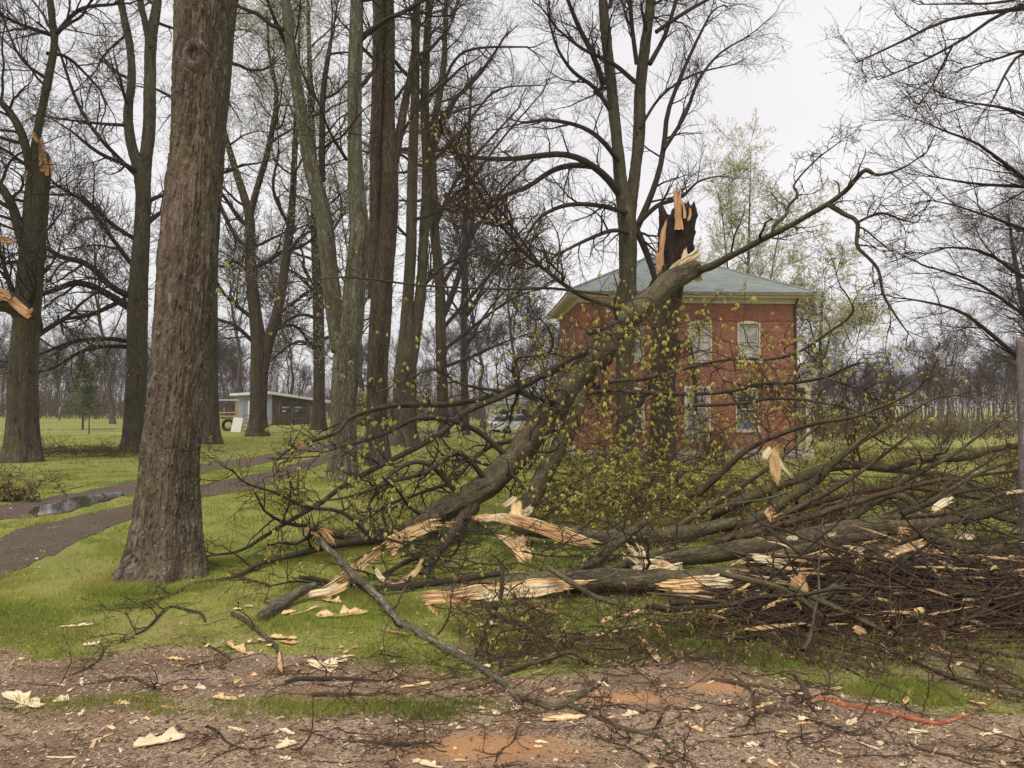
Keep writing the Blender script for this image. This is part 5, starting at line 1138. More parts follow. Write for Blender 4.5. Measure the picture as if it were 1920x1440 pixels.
B3 = limb_pts([(1107, 653, 18), (1075, 668, 17), (1040, 690, 16), (1000, 714, 16), (973, 727, 15), (933, 747, 15), (873, 773, 15), (827, 813, 14), (780, 840, 13), (707, 877, 13), (640, 913, 12), (600, 945, 11), (560, 967, 10), (500, 1003, 9), (447, 1033, 7), (377, 1043, 4)], (13.2, 7.6), 40)
B4 = limb_pts([(1067, 673, 16), (1030, 700, 14), (990, 713, 13), (923, 740, 13), (853, 757, 13), (773, 760, 13), (723, 762, 12), (657, 783, 11), (633, 810, 10), (583, 828, 10), (550, 843, 9)], (13, 9.5), 40)
B5 = limb_pts([(1060, 822, 12), (1040, 812, 12), (1023, 785, 11), (1007, 755, 11), (975, 728, 10), (962, 693, 9), (973, 670, 9), (1010, 668, 8), (1028, 662, 8), (1037, 643, 7), (1030, 617, 5), (1015, 600, 3)], (12.0, 11.0), 40)
B6 = limb_pts([(985, 738, 8), (873, 723, 7), (830, 700, 6), (807, 693, 6), (770, 708, 5), (730, 727, 5), (703, 737, 3)], (11.8, 9.8), 24)
B7 = limb_pts([(960, 863, 14), (880, 800, 12), (787, 785, 10), (723, 813, 9), (680, 828, 7), (640, 838, 5), (600, 850, 3)], (10.8, 9.0), 24)
B8 = limb_pts([(1140, 553, 6), (1040, 541, 6), (960, 542, 5.5), (873, 540, 5), (773, 533, 5), (700, 524, 4), (640, 520, 4), (560, 528, 3), (470, 530, 2)], (14.0, 10.5), 30)
B9 = limb_pts([(1190, 582, 14), (1140, 573, 12), (1083, 550, 11), (1040, 520, 10), (990, 480, 9), (955, 440, 9), (923, 400, 8), (895, 355, 7), (873, 317, 6), (848, 275, 5), (827, 243, 4)], (14.5, 12.5), 40)
B9b = limb_pts([(1020, 505, 7), (985, 460, 6), (950, 410, 6), (905, 350, 5), (870, 290, 4), (845, 250, 2)], (13.8, 13.2), 24)
B10 = limb_pts([(1105, 735, 12), (1140, 717, 10), (1207, 710, 9), (1280, 693, 8), (1330, 680, 7), (1390, 672, 7), (1447, 673, 7), (1497, 660, 7), (1547, 627, 6), (1597, 590, 5), (1592, 560, 4), (1575, 535, 3), (1565, 500, 2)], (12.8, 10.5), 30)
B11 = limb_pts([(1085, 742, 12), (1140, 731, 10), (1207, 737, 10), (1280, 738, 10), (1363, 733, 10), (1430, 720, 9), (1493, 717, 8), (1547, 707, 7), (1580, 692, 6), (1613, 680, 4)], (12.6, 9.5), 30)
B11b = limb_pts([(1547, 707, 6), (1590, 722, 5), (1630, 738, 3)], (9.9, 9.6), 24)
B12 = limb_pts([(1290, 760, 9), (1340, 760, 9), (1407, 755, 8), (1447, 747, 8), (1513, 750, 7), (1580, 763, 5), (1640, 785, 3)], (11.0, 9.6), 24)
B13 = limb_pts([(1200, 590, 16), (1160, 605, 14), (1110, 623, 13), (1098, 628, 12), (1108, 650, 11), (1122, 690, 10), (1130, 730, 8)], (14.0, 12.5), 24)
B14 = limb_pts([(1200, 760, 12), (1230, 700, 11), (1285, 640, 10), (1300, 690, 9), (1305, 770, 8)], (14.5, 14.0), 24)
B15 = limb_pts([(917, 905, 16), (860, 850, 13), (800, 885, 10), (730, 905, 8), (660, 930, 6), (600, 940, 4)], (10.3, 8.6), 24)
B16 = limb_pts([(870, 935, 16), (800, 870, 11), (745, 880, 10), (700, 930, 8), (690, 955, 6)], (10.0, 9.0), 24)
B17 = limb_pts([(1000, 820, 13), (940, 830, 11), (900, 850, 10), (850, 900, 9), (800, 920, 8), (745, 940, 7), (715, 953, 6)], (11.4, 9.2), 24)
main = [B3, B4, B5, B6, B7, B8, B9, B9b, B10, B11, B11b, B12, B13, B14, B15, B16, B17]
main = [(p_, r_ * 0.8) for p_, r_ in main]
big = [K5, B2, K11, RL, RL2, RL3, RL4, RL5] + main
for q in big:
    a = Acc(); bark_tube(a, q, 14, 0.006); a.build('limb', M['bark_log'] if q[1].mean() > 0.075 else M['bark_limb'], ft, gb)
def stack(l, K=24):
    z = [resample(p, r, K) for p, r in l]; return np.stack([q[0] for q in z]), np.stack([q[1] for q in z])
cr = Acc()
k1 = kids(stack([RL, RL2, RL3, RL4]), 9, (0.5, 1.5), (5, 4), rmin=0.0045, wig=0.24, trop=0.02); twigset(cr, k1)
k2 = kids(stack(main), 11, (0.35, 1.25), (5, 4), rmin=0.0032, wig=0.26, trop=-0.015); twigset(cr, k2)
k3 = kids((lean[0][None], lean[1][None]), 26, (0.6, 1.8), (6, 4), rmin=0.0035, rr=0.25, wig=0.24, trop=-0.01); twigset(cr, k3)
k4 = kids(stack([B9, B9b]), 34, (0.6, 1.9), (6, 5), rmin=0.0038, wig=0.2, trop=0.0, t0=0.3); 
k5 = kids(stack([K5, K11]), 9, (0.3, 0.9), (4, 3), rmin=0.0028, trop=-0.01); twigset(cr, k5)
cr.build('crown', M['twig_dark'], ft, gb)
cr = Acc(); twigset(cr, k4); cr.build('crown', M['twig_brown'], ft, gb)
lf = Acc()
leaves(lf, k1[1], 1, 0.055, 0.3, 0.8, 2); leaves(lf, pick(k2[1], 0.4), 1, 0.062, 0.5, 1.6, 11, 0.26); leaves(lf, pick(k3[2], 0.22), 1, 0.062, 0.4, 1.6, 11, 0.26); leaves(lf, pick(k2[2], 0.14), 1, 0.05, 0.4, 1.1, 5)
lf.build('foliage', M['leaf_yellow'], ft, gb)
# hanging leafing sprays along the underside of the leaning trunk and over the lawn in front of the house
nb = 360
px_ = rng.uniform(985, 1520, nb); py_ = rng.uniform(560, 960, nb); ok = (py_ > 560 + np.abs(px_ - 1240) * 0.35); px_, py_ = px_[ok], py_[ok]; nb = len(px_)
d_ = rng.uniform(10.2, 14.8, nb); p0 = np.array([PP(x, y, d, 0.03) for x, y, d in zip(px_, py_, d_)])
dr = norm(rng.normal(size=(nb, 3)) * [1, 0.7, 0.6]); ln = rng.uniform(0.5, 1.5, nb); K = 9; p = np.zeros((nb, K, 3)); p[:, 0] = p0; dd = dr.copy()
for k_ in range(1, K): dd = norm(dd + rng.normal(size=(nb, 3)) * 0.25 + [0, 0, -0.03]); p[:, k_] = p[:, k_ - 1] + dd * (ln / K)[:, None]
r = np.linspace(1, 0.4, K)[None] * rng.uniform(0.005, 0.012, nb)[:, None]; q0 = keep_up((p, r)); sp = Acc(); tubes(sp, *q0, 5); s1 = grow(q0, 5, (0.2, 0.6), 0.1, 1, (30, 70), 0.7, 0.004, 6, 0.25, -0.02); s2 = grow(s1, 3, (0.1, 0.25), 0.2, 1, (30, 70), 0.7, 0.003, 4, 0.25, -0.02)
tubes(sp, *keep_up(s1), 3); tubes(sp, *keep_up(s2), 3); sp.build('hanging_spray', M['twig_brown'], ft, gb)
lf = Acc(); leaves(lf, pick(s1, 0.6), 1, 0.068, 0.5, 1.6, 12, 0.26); leaves(lf, pick(s2, 0.12), 1, 0.06, 0.3, 1.6, 10, 0.26); lf.build('foliage', M['leaf_yellow'], ft, gb)
# splinters of the leaning trunk
splinter(ft, gb, [(832, 981), (800, 988), (773, 999), (745, 1014), (723, 1030)], (9.2, 8.6), 22, n=8, jag=0.25); splinter(ft, gb, [(735, 1020), (700, 1045), (673, 1067), (640, 1093), (600, 1116)], (8.7, 7.0), 24, n=8, jag=0.3, mat='wood_pale')
splinter(ft, gb, [(765, 1000), (745, 1025), (735, 1045)], 8.7, 8, n=3); splinter(ft, gb, [(834, 980), (845, 984), (856, 978)], 9.3, 10, n=4, mat='wood_orange'); splinter(ft, gb, [(556, 840), (566, 836), (576, 830)], 9.5, 8, n=3, mat='wood_orange', two=False)
splinter(ft, gb, [(568, 986), (585, 995), (600, 1000), (624, 1000)], 8.4, 16, n=5, mat='wood_orange'); splinter(ft, gb, [(600, 996), (606, 1012), (616, 1026)], 8.3, 18, n=6, mat='wood_orange', spread=0.5)
splinter(ft, gb, [(975, 935), (968, 962), (972, 1000), (983, 1030), (984, 1060)], (10.0, 8.2), 20, n=7, jag=0.2); splinter(ft, gb, [(925, 1000), (950, 1012), (970, 1035), (985, 1055)], 8.3, 14, n=5)
splinter(ft, gb, [(880, 973), (920, 970), (950, 976), (975, 985)], 9.6, 12, n=5); splinter(ft, gb, [(940, 952), (965, 935), (968, 930)], 10, 10, n=4, mat='wood_white'); splinter(ft, gb, [(968, 955), (985, 962), (1000, 948)], 10, 12, n=4, mat='wood_white')

# ------------------------------------------------------------------ broken logs and branches of the pile
def log(name, label, cat, path, d, kn=(8, (0.3, 0.9), (4, 3)), mat=None, group=None, leaf=0, spl=(), cap=True, rmin=0.0028, wig=0.24, S=22, trop=0.0, t0=0.2, tw='twig_brown'):
    q = limb_pts(path, d, 30); b = q[0][0].copy(); b[2] = zg(b[0], b[1])
    root = thing(name, label, cat, b, 0, group)
    r = q[1].mean(); a = Acc(); bark_tube(a, q, S if r > 0.03 else 12, 0.010 if r > 0.05 else 0.005)
    a.build('wood', M[mat or ('bark_log' if r > 0.028 else 'twig_dark')], root, b)
    if kn:
        ks = kids((q[0][None], q[1][None]), kn[0], kn[1], kn[2], rmin=rmin, wig=wig, trop=trop, t0=t0); a = Acc(); twigset(a, ks); a.build('twig', M[tw], root, b)
        if leaf:
            l_ = Acc(); leaves(l_, pick(ks[1], 0.6), leaf, 0.036, 0.3, 0.7, 4); 
            if l_.v and len(l_.v[0]): l_.build('foliage', M['leaf_yellow'], root, b)
    for s in spl:
        pth, dd, ww = s[:3]; kw = dict(s[3]) if len(s) > 3 else {}
        splinter(root, b, pth, dd, ww, **kw)
    return root
W_ = lambda m, **k: dict(mat=m, **k)
log('fallen_log', 'thick mossy log lying across the lawn in front with a long pale torn left end', 'log', [(830, 1118, 30), (900, 1108, 36), (1000, 1097, 42), (1107, 1093, 44), (1240, 1088, 44), (1380, 1082, 44), (1480, 1078, 40)], (6.6, 6.9), (6, (0.3, 0.8), (4, 3)), spl=[
    ([(785, 1126), (830, 1122), (880, 1125), (905, 1128)], 6.45, 24, W_('wood_orange', n=9, jag=0.4)), ([(830, 1122), (890, 1112), (960, 1105), (1030, 1098), (1120, 1092)], 6.42, 22, W_('wood_pale', n=9, jag=0.35)), ([(885, 1120), (940, 1112), (1000, 1108), (1060, 1098)], 6.40, 20, W_('wood_white', n=6, jag=0.3)),
    ([(1228, 1096), (1270, 1098), (1320, 1095), (1375, 1090)], 6.5, 22, W_('wood_pale', n=8, jag=0.35)), ([(1310, 1090), (1340, 1090), (1378, 1082)], 6.45, 22, W_('wood_white', n=6, jag=0.35)), ([(800, 1135), (812, 1145), (824, 1152)], 6.4, 8, W_('wood_orange', n=3))])
log('fallen_log', 'dark log behind the front one with a bright splintered left end under the leaning trunk', 'log', [(960, 985, 20), (1000, 993, 26), (1057, 1001, 30), (1140, 1010, 32), (1210, 1006, 32), (1273, 1003, 30), (1330, 990, 26), (1400, 975, 20)], (9.0, 9.4), (8, (0.3, 1.0), (4, 3)), leaf=1, spl=[
    ([(935, 967), (975, 978), (1020, 990), (1070, 1005), (1135, 1022)], 8.75, 20, W_('wood_pale', n=9, jag=0.35)), ([(960, 975), (1010, 992), (1060, 1010), (1110, 1018)], 8.7, 12, W_('wood_orange', n=5, jag=0.35)), ([(905, 975), (940, 968), (985, 972)], 8.9, 9, W_('wood_white', n=4))])
log('fallen_log', 'long smooth grey log running right over the pile and dividing near the right edge', 'log', [(1180, 1062, 26), (1235, 1052, 30), (1280, 1043, 33), (1380, 1033, 34), (1480, 1012, 35), (1580, 997, 34), (1663, 993, 30), (1747, 983, 20), (1800, 972, 16), (1847, 963, 14), (1930, 940, 10)], (7.4, 8.0), (3, (0.4, 1.1), (4, 3)), spl=[
    ([(1473, 1008), (1485, 1009), (1500, 1008)], 7.45, 7, W_('wood_white', n=3)), ([(1545, 1003), (1558, 1006), (1570, 1002)], 7.5, 10, W_('wood_pale', n=4)), ([(1686, 996), (1695, 1001), (1704, 1000)], 7.5, 14, W_('wood_orange', n=5)), ([(1790, 1004), (1810, 1006), (1832, 1008)], 7.7, 8, W_('wood_white', n=4)),
    ([(1185, 1068), (1215, 1058), (1250, 1052)], 7.2, 16, W_('wood_white', n=5)), ([(1225, 1052), (1245, 1062), (1280, 1072)], 7.1, 18, W_('wood_pale', n=6)), ([(1240, 1075), (1262, 1066), (1285, 1060)], 7.0, 12, W_('wood_white', n=4))])
B = 'fallen_branch'; GP = None
def br(label, path, d, kn=(6, (0.25, 0.7), (4, 3)), **kw): return log(B, label, 'branch', path, d, kn, **kw)
br('straight grey branch forking off the long top log and dropping to the right edge', [(1650, 992, 18), (1700, 1000, 17), (1747, 1011, 16), (1800, 1025, 15), (1847, 1040, 14), (1925, 1068, 12)], (7.8, 7.2), (3, (0.3, 0.7), (4, 3)))
br('stout dark branch lying just under the long top log', [(1400, 1055, 20), (1473, 1040, 22), (1530, 1023, 22), (1590, 1010, 18), (1660, 1004, 14)], (7.2, 7.6), (3, (0.3, 0.7), (4, 3)))
br('reddish-brown branch with two peeled pale bands arching down to the right edge', [(1400, 1046, 11), (1467, 1050, 12), (1533, 1050, 12), (1580, 1050, 12), (1630, 1067, 12), (1697, 1088, 12), (1755, 1096, 12), (1813, 1100, 12), (1870, 1110, 11), (1930, 1122, 10)], (6.7, 6.2), mat='twig_brown', spl=[
    ([(1402, 1044), (1430, 1048), (1478, 1056)], 6.6, 11, W_('wood_white', n=5)), ([(1528, 1048), (1550, 1047), (1577, 1048)], 6.6, 13, W_('wood_white', n=5, jag=0.15)), ([(1810, 1100), (1830, 1102)], 6.1, 6, W_('wood_pale', n=3))])
br('grey branch level across the right edge under the reddish one', [(1690, 1143, 10), (1730, 1133, 13), (1780, 1130, 15), (1830, 1130, 15), (1880, 1134, 15), (1930, 1142, 14)], (6.0, 5.8), spl=[([(1745, 1137), (1760, 1140), (1780, 1140)], 5.9, 13, W_('wood_orange', n=5))])
log('broken_stub', 'short lichen-spotted stub with frayed pale splinters jutting from the middle of the pile', 'stub', [(1508, 1140, 20), (1520, 1132, 22), (1545, 1118, 22), (1570, 1100, 21)], (5.9, 5.7), None, mat='bark_lichen', spl=[([(1515, 1125), (1500, 1100), (1486, 1078)], 5.9, 16, W_('wood_orange', n=6, spread=0.6)), ([(1505, 1140), (1488, 1125), (1480, 1110)], 5.9, 9, W_('wood_pale', n=3)), ([(1510, 1122), (1507, 1100), (1495, 1085)], 5.85, 9, W_('wood_pale', n=4))])
br('thin grey branch rising rightwards from the frayed stub, its bark partly peeled', [(1613, 1173, 5), (1640, 1163, 7), (1680, 1147, 9), (1715, 1125, 8), (1747, 1103, 6)], (5.6, 6.2), (4, (0.2, 0.5), (3, 2)), spl=[([(1655, 1158), (1672, 1150), (1688, 1142)], 5.65, 8, W_('wood_pale', n=3))])
br('grey branch curving down from under the front log towards the road', [(1330, 1128, 8), (1372, 1148, 10), (1413, 1163, 10), (1445, 1173, 9), (1463, 1187, 8), (1480, 1205, 7), (1493, 1220, 5)], (6.3, 5.4), leaf=1)
br('dark thin branch below and left of that curving one, bark torn in pale nicks', [(1350, 1150, 5), (1380, 1170, 5), (1415, 1195, 6), (1450, 1205, 6), (1500, 1232, 5)], (6.1, 5.3), leaf=1, spl=[([(1408, 1190), (1416, 1194), (1424, 1199)], 5.7, 5, W_('wood_pale', n=2))])
br('long bare brown branch sloping to the lower right edge on the trampled grass', [(1680, 1222, 7), (1720, 1240, 9), (1780, 1267, 11), (1847, 1287, 12), (1930, 1305, 12)], None, (4, (0.3, 0.8), (3, 2)), mat='bark_log')
log('peeled_stick', 'bare orange-red peeled stick lying on the gravel at the lower right', 'stick', [(1517, 1305, 7), (1550, 1312, 8), (1580, 1320, 9), (1618, 1326, 9), (1657, 1333, 10), (1690, 1342, 11), (1727, 1351, 11), (1760, 1357, 9), (1800, 1345, 6), (1840, 1330, 4), (1875, 1305, 2)], None, (2, (0.15, 0.4), (2, 0)), mat='stick_orange')
br('dark stick with a reddish end running into the orange one from the left', [(1333, 1273, 6), (1380, 1281, 8), (1437, 1288, 8), (1470, 1297, 7), (1510, 1306, 6), (1545, 1303, 4)], None, (4, (0.15, 0.4), (3, 2)), mat='twig_brown')
log('broken_stub', 'short hooked reddish stub curling down onto the orange stick', 'stub', [(1462, 1262, 7), (1485, 1262, 9), (1500, 1276, 10), (1510, 1297, 11), (1516, 1318, 10)], (5.1, 4.7), (5, (0.15, 0.4), (3, 2)), mat='twig_brown')
br('pale-barked limb slanting from the orange splinter down to the gravel', [(600, 1010, 12), (617, 1032, 13), (640, 1052, 14), (670, 1083, 14), (707, 1117, 14), (740, 1157, 14), (770, 1178, 15), (800, 1193, 15), (830, 1210, 15), (853, 1223, 15), (880, 1240, 14), (900, 1252, 13), (940, 1280, 12), (960, 1298, 11), (975, 1322, 9)], [8.3, 7.8, 7.4, 6.9, 6.5, 6.1, 5.95, 5.8, 5.65, 5.5, 5.3, 5.15, 4.85, 4.7, 4.5], (7, (0.25, 0.7), (4, 3)), mat='bark_lichen', spl=[([(857, 1222), (865, 1226), (872, 1230)], 5.4, 7, W_('wood_pale', n=3))])
br('reddish-brown branch with a cut end arching over the slanting limb by the gravel', [(868, 1293, 8), (890, 1290, 9), (923, 1277, 10), (957, 1257, 10), (1023, 1237, 9), (1073, 1223, 9), (1117, 1247, 7), (1173, 1250, 6), (1257, 1247, 4)], [4.55, 4.6, 4.7, 4.8, 4.95, 5.0, 5.0, 5.0, 5.05], (6, (0.3, 0.8), (4, 3)), mat='twig_brown', leaf=1, spl=[([(866, 1294), (874, 1293)], 4.5, 7, W_('wood_pale', n=3))])
br('dark curved branch on the mud whose cut end points up right', [(950, 1290, 7), (973, 1305, 11), (1005, 1318, 13), (1040, 1327, 14), (1065, 1318, 13), (1090, 1302, 12), (1110, 1290, 10)], [4.75, 4.6, 4.5, 4.4, 4.42, 4.45, 4.5], (3, (0.15, 0.4), (3, 2)), mat='bark_log')
br('long wavering brown branch ending in small forks at the bottom of the photo', [(1065, 1322, 10), (1100, 1335, 10), (1140, 1352, 10), (1173, 1367, 10), (1215, 1376, 9), (1245, 1388, 9), (1262, 1408, 7), (1280, 1425, 4)], None, (5, (0.15, 0.4), (3, 2)), mat='bark_log')
br('grey forked branch propped over the pale torn end of the front log', [(1025, 1062, 9), (1045, 1076, 9), (1073, 1093, 10), (1113, 1117, 9), (1140, 1128, 8), (1162, 1134, 6)], (6.4, 6.0), (5, (0.2, 0.5), (3, 3)), mat='bark_log')
log('fallen_log', 'short lichen-covered log with a round end resting on the grass left of the pile', 'log', [(492, 1156, 22), (510, 1143, 24), (540, 1124, 23), (565, 1108, 20), (590, 1097, 14)], (6.05, 6.6), None, mat='bark_lichen', spl=[([(565, 1118), (590, 1112), (615, 1108), (640, 1095)], 6.5, 10, W_('wood_white', n=5)), ([(590, 1118), (620, 1110), (655, 1092)], 6.6, 14, W_('wood_pale', n=5))])
br('knobbly dark branch on the grass running down to the gravel below the lichen log', [(436, 1150, 9), (455, 1160, 9), (483, 1180, 9), (505, 1200, 8), (518, 1212, 8), (525, 1235, 5), (528, 1262, 3)], None, (3, (0.15, 0.35), (3, 2)), mat='bark_log', spl=[([(522, 1215), (525, 1240), (527, 1265)], None, 5, W_('wood_orange', n=2))])
br('thin looping twig-like branch with peeled pale ends on the lawn beside the big trunk', [(385, 1165, 4), (377, 1150, 5), (350, 1143, 5), (320, 1137, 5), (300, 1152, 5), (287, 1167, 5), (270, 1182, 4), (253, 1190, 3)], None, (5, (0.15, 0.45), (3, 2)))
br('dark level branch lying low behind the pale torn end of the front log', [(560, 1082, 7), (640, 1095, 9), (697, 1103, 12), (760, 1100, 14), (823, 1093, 14), (880, 1085, 12), (940, 1075, 10)], (7.0, 7.2), (6, (0.2, 0.6), (4, 3)))
log('fallen_log', 'dark grey log climbing right out of the tangle behind the front log', 'log', [(1020, 1082, 20), (1060, 1078, 22), (1107, 1057, 22), (1140, 1030, 22), (1175, 1003, 18), (1210, 978, 12)], (7.2, 8.8), (4, (0.3, 0.7), (4, 3)), leaf=1, spl=[([(1203, 983), (1210, 975), (1214, 968)], 8.8, 6, W_('wood_white', n=3))])
log('fallen_log', 'dark slanting log crossing low behind the bright splinter star', 'log', [(1130, 1085, 16), (1165, 1062, 18), (1200, 1046, 18), (1250, 1030, 16)], (7.3, 7.8), (3, (0.3, 0.7), (3, 3)), spl=[([(1200, 1050), (1188, 1035), (1177, 1022)], 7.2, 18, W_('wood_white', n=7, spread=0.7))])
log('broken_stub', 'pale upright splinter standing on a stub behind the long top log', 'stub', [(1454, 960, 12), (1453, 930, 11), (1452, 900, 10)], 8.6, None, spl=[([(1453, 910), (1454, 880), (1446, 835)], 8.5, 16, W_('wood_pale', n=6, jag=0.35)), ([(1442, 845), (1458, 858), (1470, 878), (1486, 896)], 8.5, 5, W_('wood_white', n=2)), ([(1430, 862), (1438, 850), (1446, 838)], 8.5, 10, W_('wood_white', n=3)), ([(1440, 968), (1450, 958), (1462, 955)], 8.4, 16, W_('wood_orange', n=6))])
log('fallen_log', 'grey limb rising gently behind the upright splinter towards the far right', 'log', [(1290, 985, 22), (1347, 955, 22), (1430, 923, 21), (1513, 890, 19), (1580, 873, 18), (1680, 880, 17), (1735, 886, 16), (1780, 893, 14), (1830, 912, 10), (1880, 925, 6)], (10.2, 9.8), (9, (0.4, 1.2), (5, 4)), leaf=1)
log('fallen_log', 'second grey limb just below the gently rising one, crossing the yellow-green shrub', 'log', [(1390, 985, 20), (1440, 960, 20), (1480, 935, 18), (1530, 902, 16), (1563, 868, 13), (1613, 828, 11), (1680, 788, 9), (1747, 748, 6), (1800, 740, 3)], (9.4, 9.0), (11, (0.4, 1.1), (5, 4)), leaf=1)
br('grey branch that leaves the rising limb and climbs to the right edge of the photo', [(1670, 880, 13), (1705, 868, 13), (1747, 862, 13), (1813, 857, 12), (1863, 843, 11), (1925, 833, 10)], (9.8, 9.0), (7, (0.3, 0.9), (5, 3)))
br('thin dark red branch curving up and right in front of the house corner', [(1310, 925, 14), (1350, 890, 12), (1397, 845, 11), (1463, 813, 10), (1530, 793, 8), (1597, 783, 7), (1660, 760, 5), (1720, 730, 4), (1735, 705, 2)], (9.6, 8.2), (8, (0.3, 1.0), (5, 4)), mat='twig_brown', leaf=1)
br('peeled brown branch with a long white shard near the right side of the pile', [(1690, 965, 10), (1740, 945, 10), (1780, 928, 9), (1815, 920, 7), (1870, 912, 5)], (8.0, 7.8), (5, (0.3, 0.8), (4, 3)), spl=[([(1745, 957), (1765, 945), (1790, 931)], 7.8, 11, W_('wood_white', n=5)), ([(1885, 925), (1905, 922), (1925, 920)], 7.8, 4, W_('wood_white', n=2))])
br('contorted dark branch in the gap left of the white shard', [(1580, 985, 14), (1620, 955, 13), (1650, 935, 13), (1680, 930, 12), (1710, 945, 11), (1740, 962, 9)], (9.0, 8.6), (6, (0.3, 0.8), (4, 3)))
br('mossy branch low across the upper right corner of the pile', [(1700, 990, 10), (1760, 972, 12), (1830, 958, 12), (1880, 972, 12), (1930, 985, 10)], (9.0, 8.8), (7, (0.3, 0.9), (4, 3)))
br('long pale split strip poking right out of the tangle above the reddish branch', [(1620, 1048, 8), (1660, 1042, 7), (1700, 1030, 5), (1745, 1020, 3)], (6.9, 7.2), None, mat='wood_pale', spl=[([(1625, 1052), (1660, 1046), (1700, 1028), (1748, 1018)], 6.85, 11, W_('wood_pale', n=5)), ([(1600, 1040), (1615, 1025), (1632, 1018)], 6.9, 18, W_('wood_white', n=5, spread=0.4)), ([(1655, 1020), (1675, 1026), (1695, 1030)], 7.0, 5, W_('wood_pale', n=2))])
br('thin orange-brown split branch under the long pale strip', [(1700, 1046, 6), (1740, 1049, 6), (1790, 1063, 6), (1860, 1090, 5), (1925, 1105, 4)], (7.0, 6.6), (5, (0.2, 0.6), (3, 2)), mat='twig_brown', spl=[([(1708, 1046), (1735, 1048)], 6.9, 6, W_('wood_white', n=3)), ([(1715, 1070), (1750, 1072), (1800, 1085)], 6.7, 7, W_('wood_pale', n=3)), ([(1760, 1050), (1790, 1065), (1812, 1078)], 6.8, 6, W_('wood_pale', n=3))])
br('dark drooping branch crossing the lowest right part of the pile', [(1560, 1190, 8), (1640, 1180, 10), (1720, 1172, 12), (1800, 1178, 14), (1870, 1172, 16), (1930, 1168, 16)], (5.7, 5.5), (7, (0.2, 0.7), (4, 3)), spl=[([(1798, 1178), (1815, 1180), (1832, 1176)], 5.4, 8, W_('wood_pale', n=3)), ([(1598, 1175), (1612, 1183), (1624, 1191)], 5.4, 10, W_('wood_pale', n=4)), ([(1695, 1152), (1715, 1148), (1735, 1142)], 5.6, 9, W_('wood_pale', n=4)), ([(1740, 1205), (1765, 1220), (1788, 1230)], 5.3, 6, W_('wood_orange', n=3)), ([(1647, 1205), (1662, 1218), (1668, 1225)], 5.2, 5, W_('wood_white', n=2))])
br('reddish frayed bundle branch along the bottom right of the pile', [(1600, 1215, 7), (1680, 1205, 8), (1760, 1208, 9), (1840, 1222, 9), (1930, 1235, 8)], (5.5, 5.3), (10, (0.3, 0.8), (4, 3)), mat='twig_brown', spl=[([(1718, 1160), (1760, 1180), (1805, 1192), (1850, 1205)], 5.5, 10, W_('wood_orange', n=5)), ([(1640, 1190), (1720, 1190), (1800, 1200)], 5.5, 6, W_('wood_orange', n=3))])
br('bent V-shaped half-peeled branch on the grass under the leaning trunk', [(700, 1062, 7), (712, 1078, 8), (727, 1090, 9), (757, 1087, 9), (780, 1070, 8), (797, 1047, 5)], (7.4, 7.6), None, mat='twig_brown', spl=[([(702, 1062), (712, 1080), (728, 1093)], 7.2, 8, W_('wood_white', n=3)), ([(755, 1090), (778, 1074), (790, 1055), (796, 1045)], 7.3, 9, W_('wood_pale', n=4)), ([(725, 1092), (742, 1096), (760, 1088)], 7.2, 9, W_('wood_orange', n=4))])
br('thin split branch with a pale core on the grass right of the centre tangle', [(1120, 1165, 6), (1150, 1158, 7), (1180, 1150, 6), (1212, 1140, 4)], (5.9, 6.1), (2, (0.1, 0.3), (2, 0)), mat='twig_brown', spl=[([(1125, 1167), (1135, 1162), (1150, 1158)], 5.8, 6, W_('wood_pale', n=3)), ([(1165, 1155), (1190, 1148), (1210, 1142)], 5.9, 5, W_('wood_pale', n=3))])
br('crooked dark branch threading through the middle of the centre tangle', [(940, 1062, 7), (942, 1090, 8), (936, 1130, 8), (915, 1165, 7), (905, 1200, 6), (890, 1235, 5)], (6.3, 5.4), (8, (0.25, 0.7), (4, 4)), leaf=2)
br('grey branch trailing right out of the centre tangle over the grass', [(905, 1130, 12), (940, 1160, 12), (975, 1170, 10), (1010, 1190, 8), (1045, 1202, 6), (1110, 1195, 5), (1160, 1200, 4), (1200, 1215, 3)], (6.2, 5.4), (9, (0.25, 0.8), (4, 4)), leaf=2)
br('thin dark spray reaching left from the leaning trunk foot over the lawn', [(800, 1040, 9), (760, 1055, 8), (700, 1085, 7), (640, 1100, 6), (560, 1090, 4), (500, 1100, 3)], (7.9, 6.6), (9, (0.3, 0.8), (4, 4)), leaf=1)
br('dark spray arching low over the lawn left of the pale torn strip', [(690, 1000, 8), (640, 960, 7), (570, 950, 6), (520, 925, 5), (460, 905, 4), (435, 880, 3)], (8.6, 8.0), (10, (0.3, 0.9), (4, 4)), leaf=2)
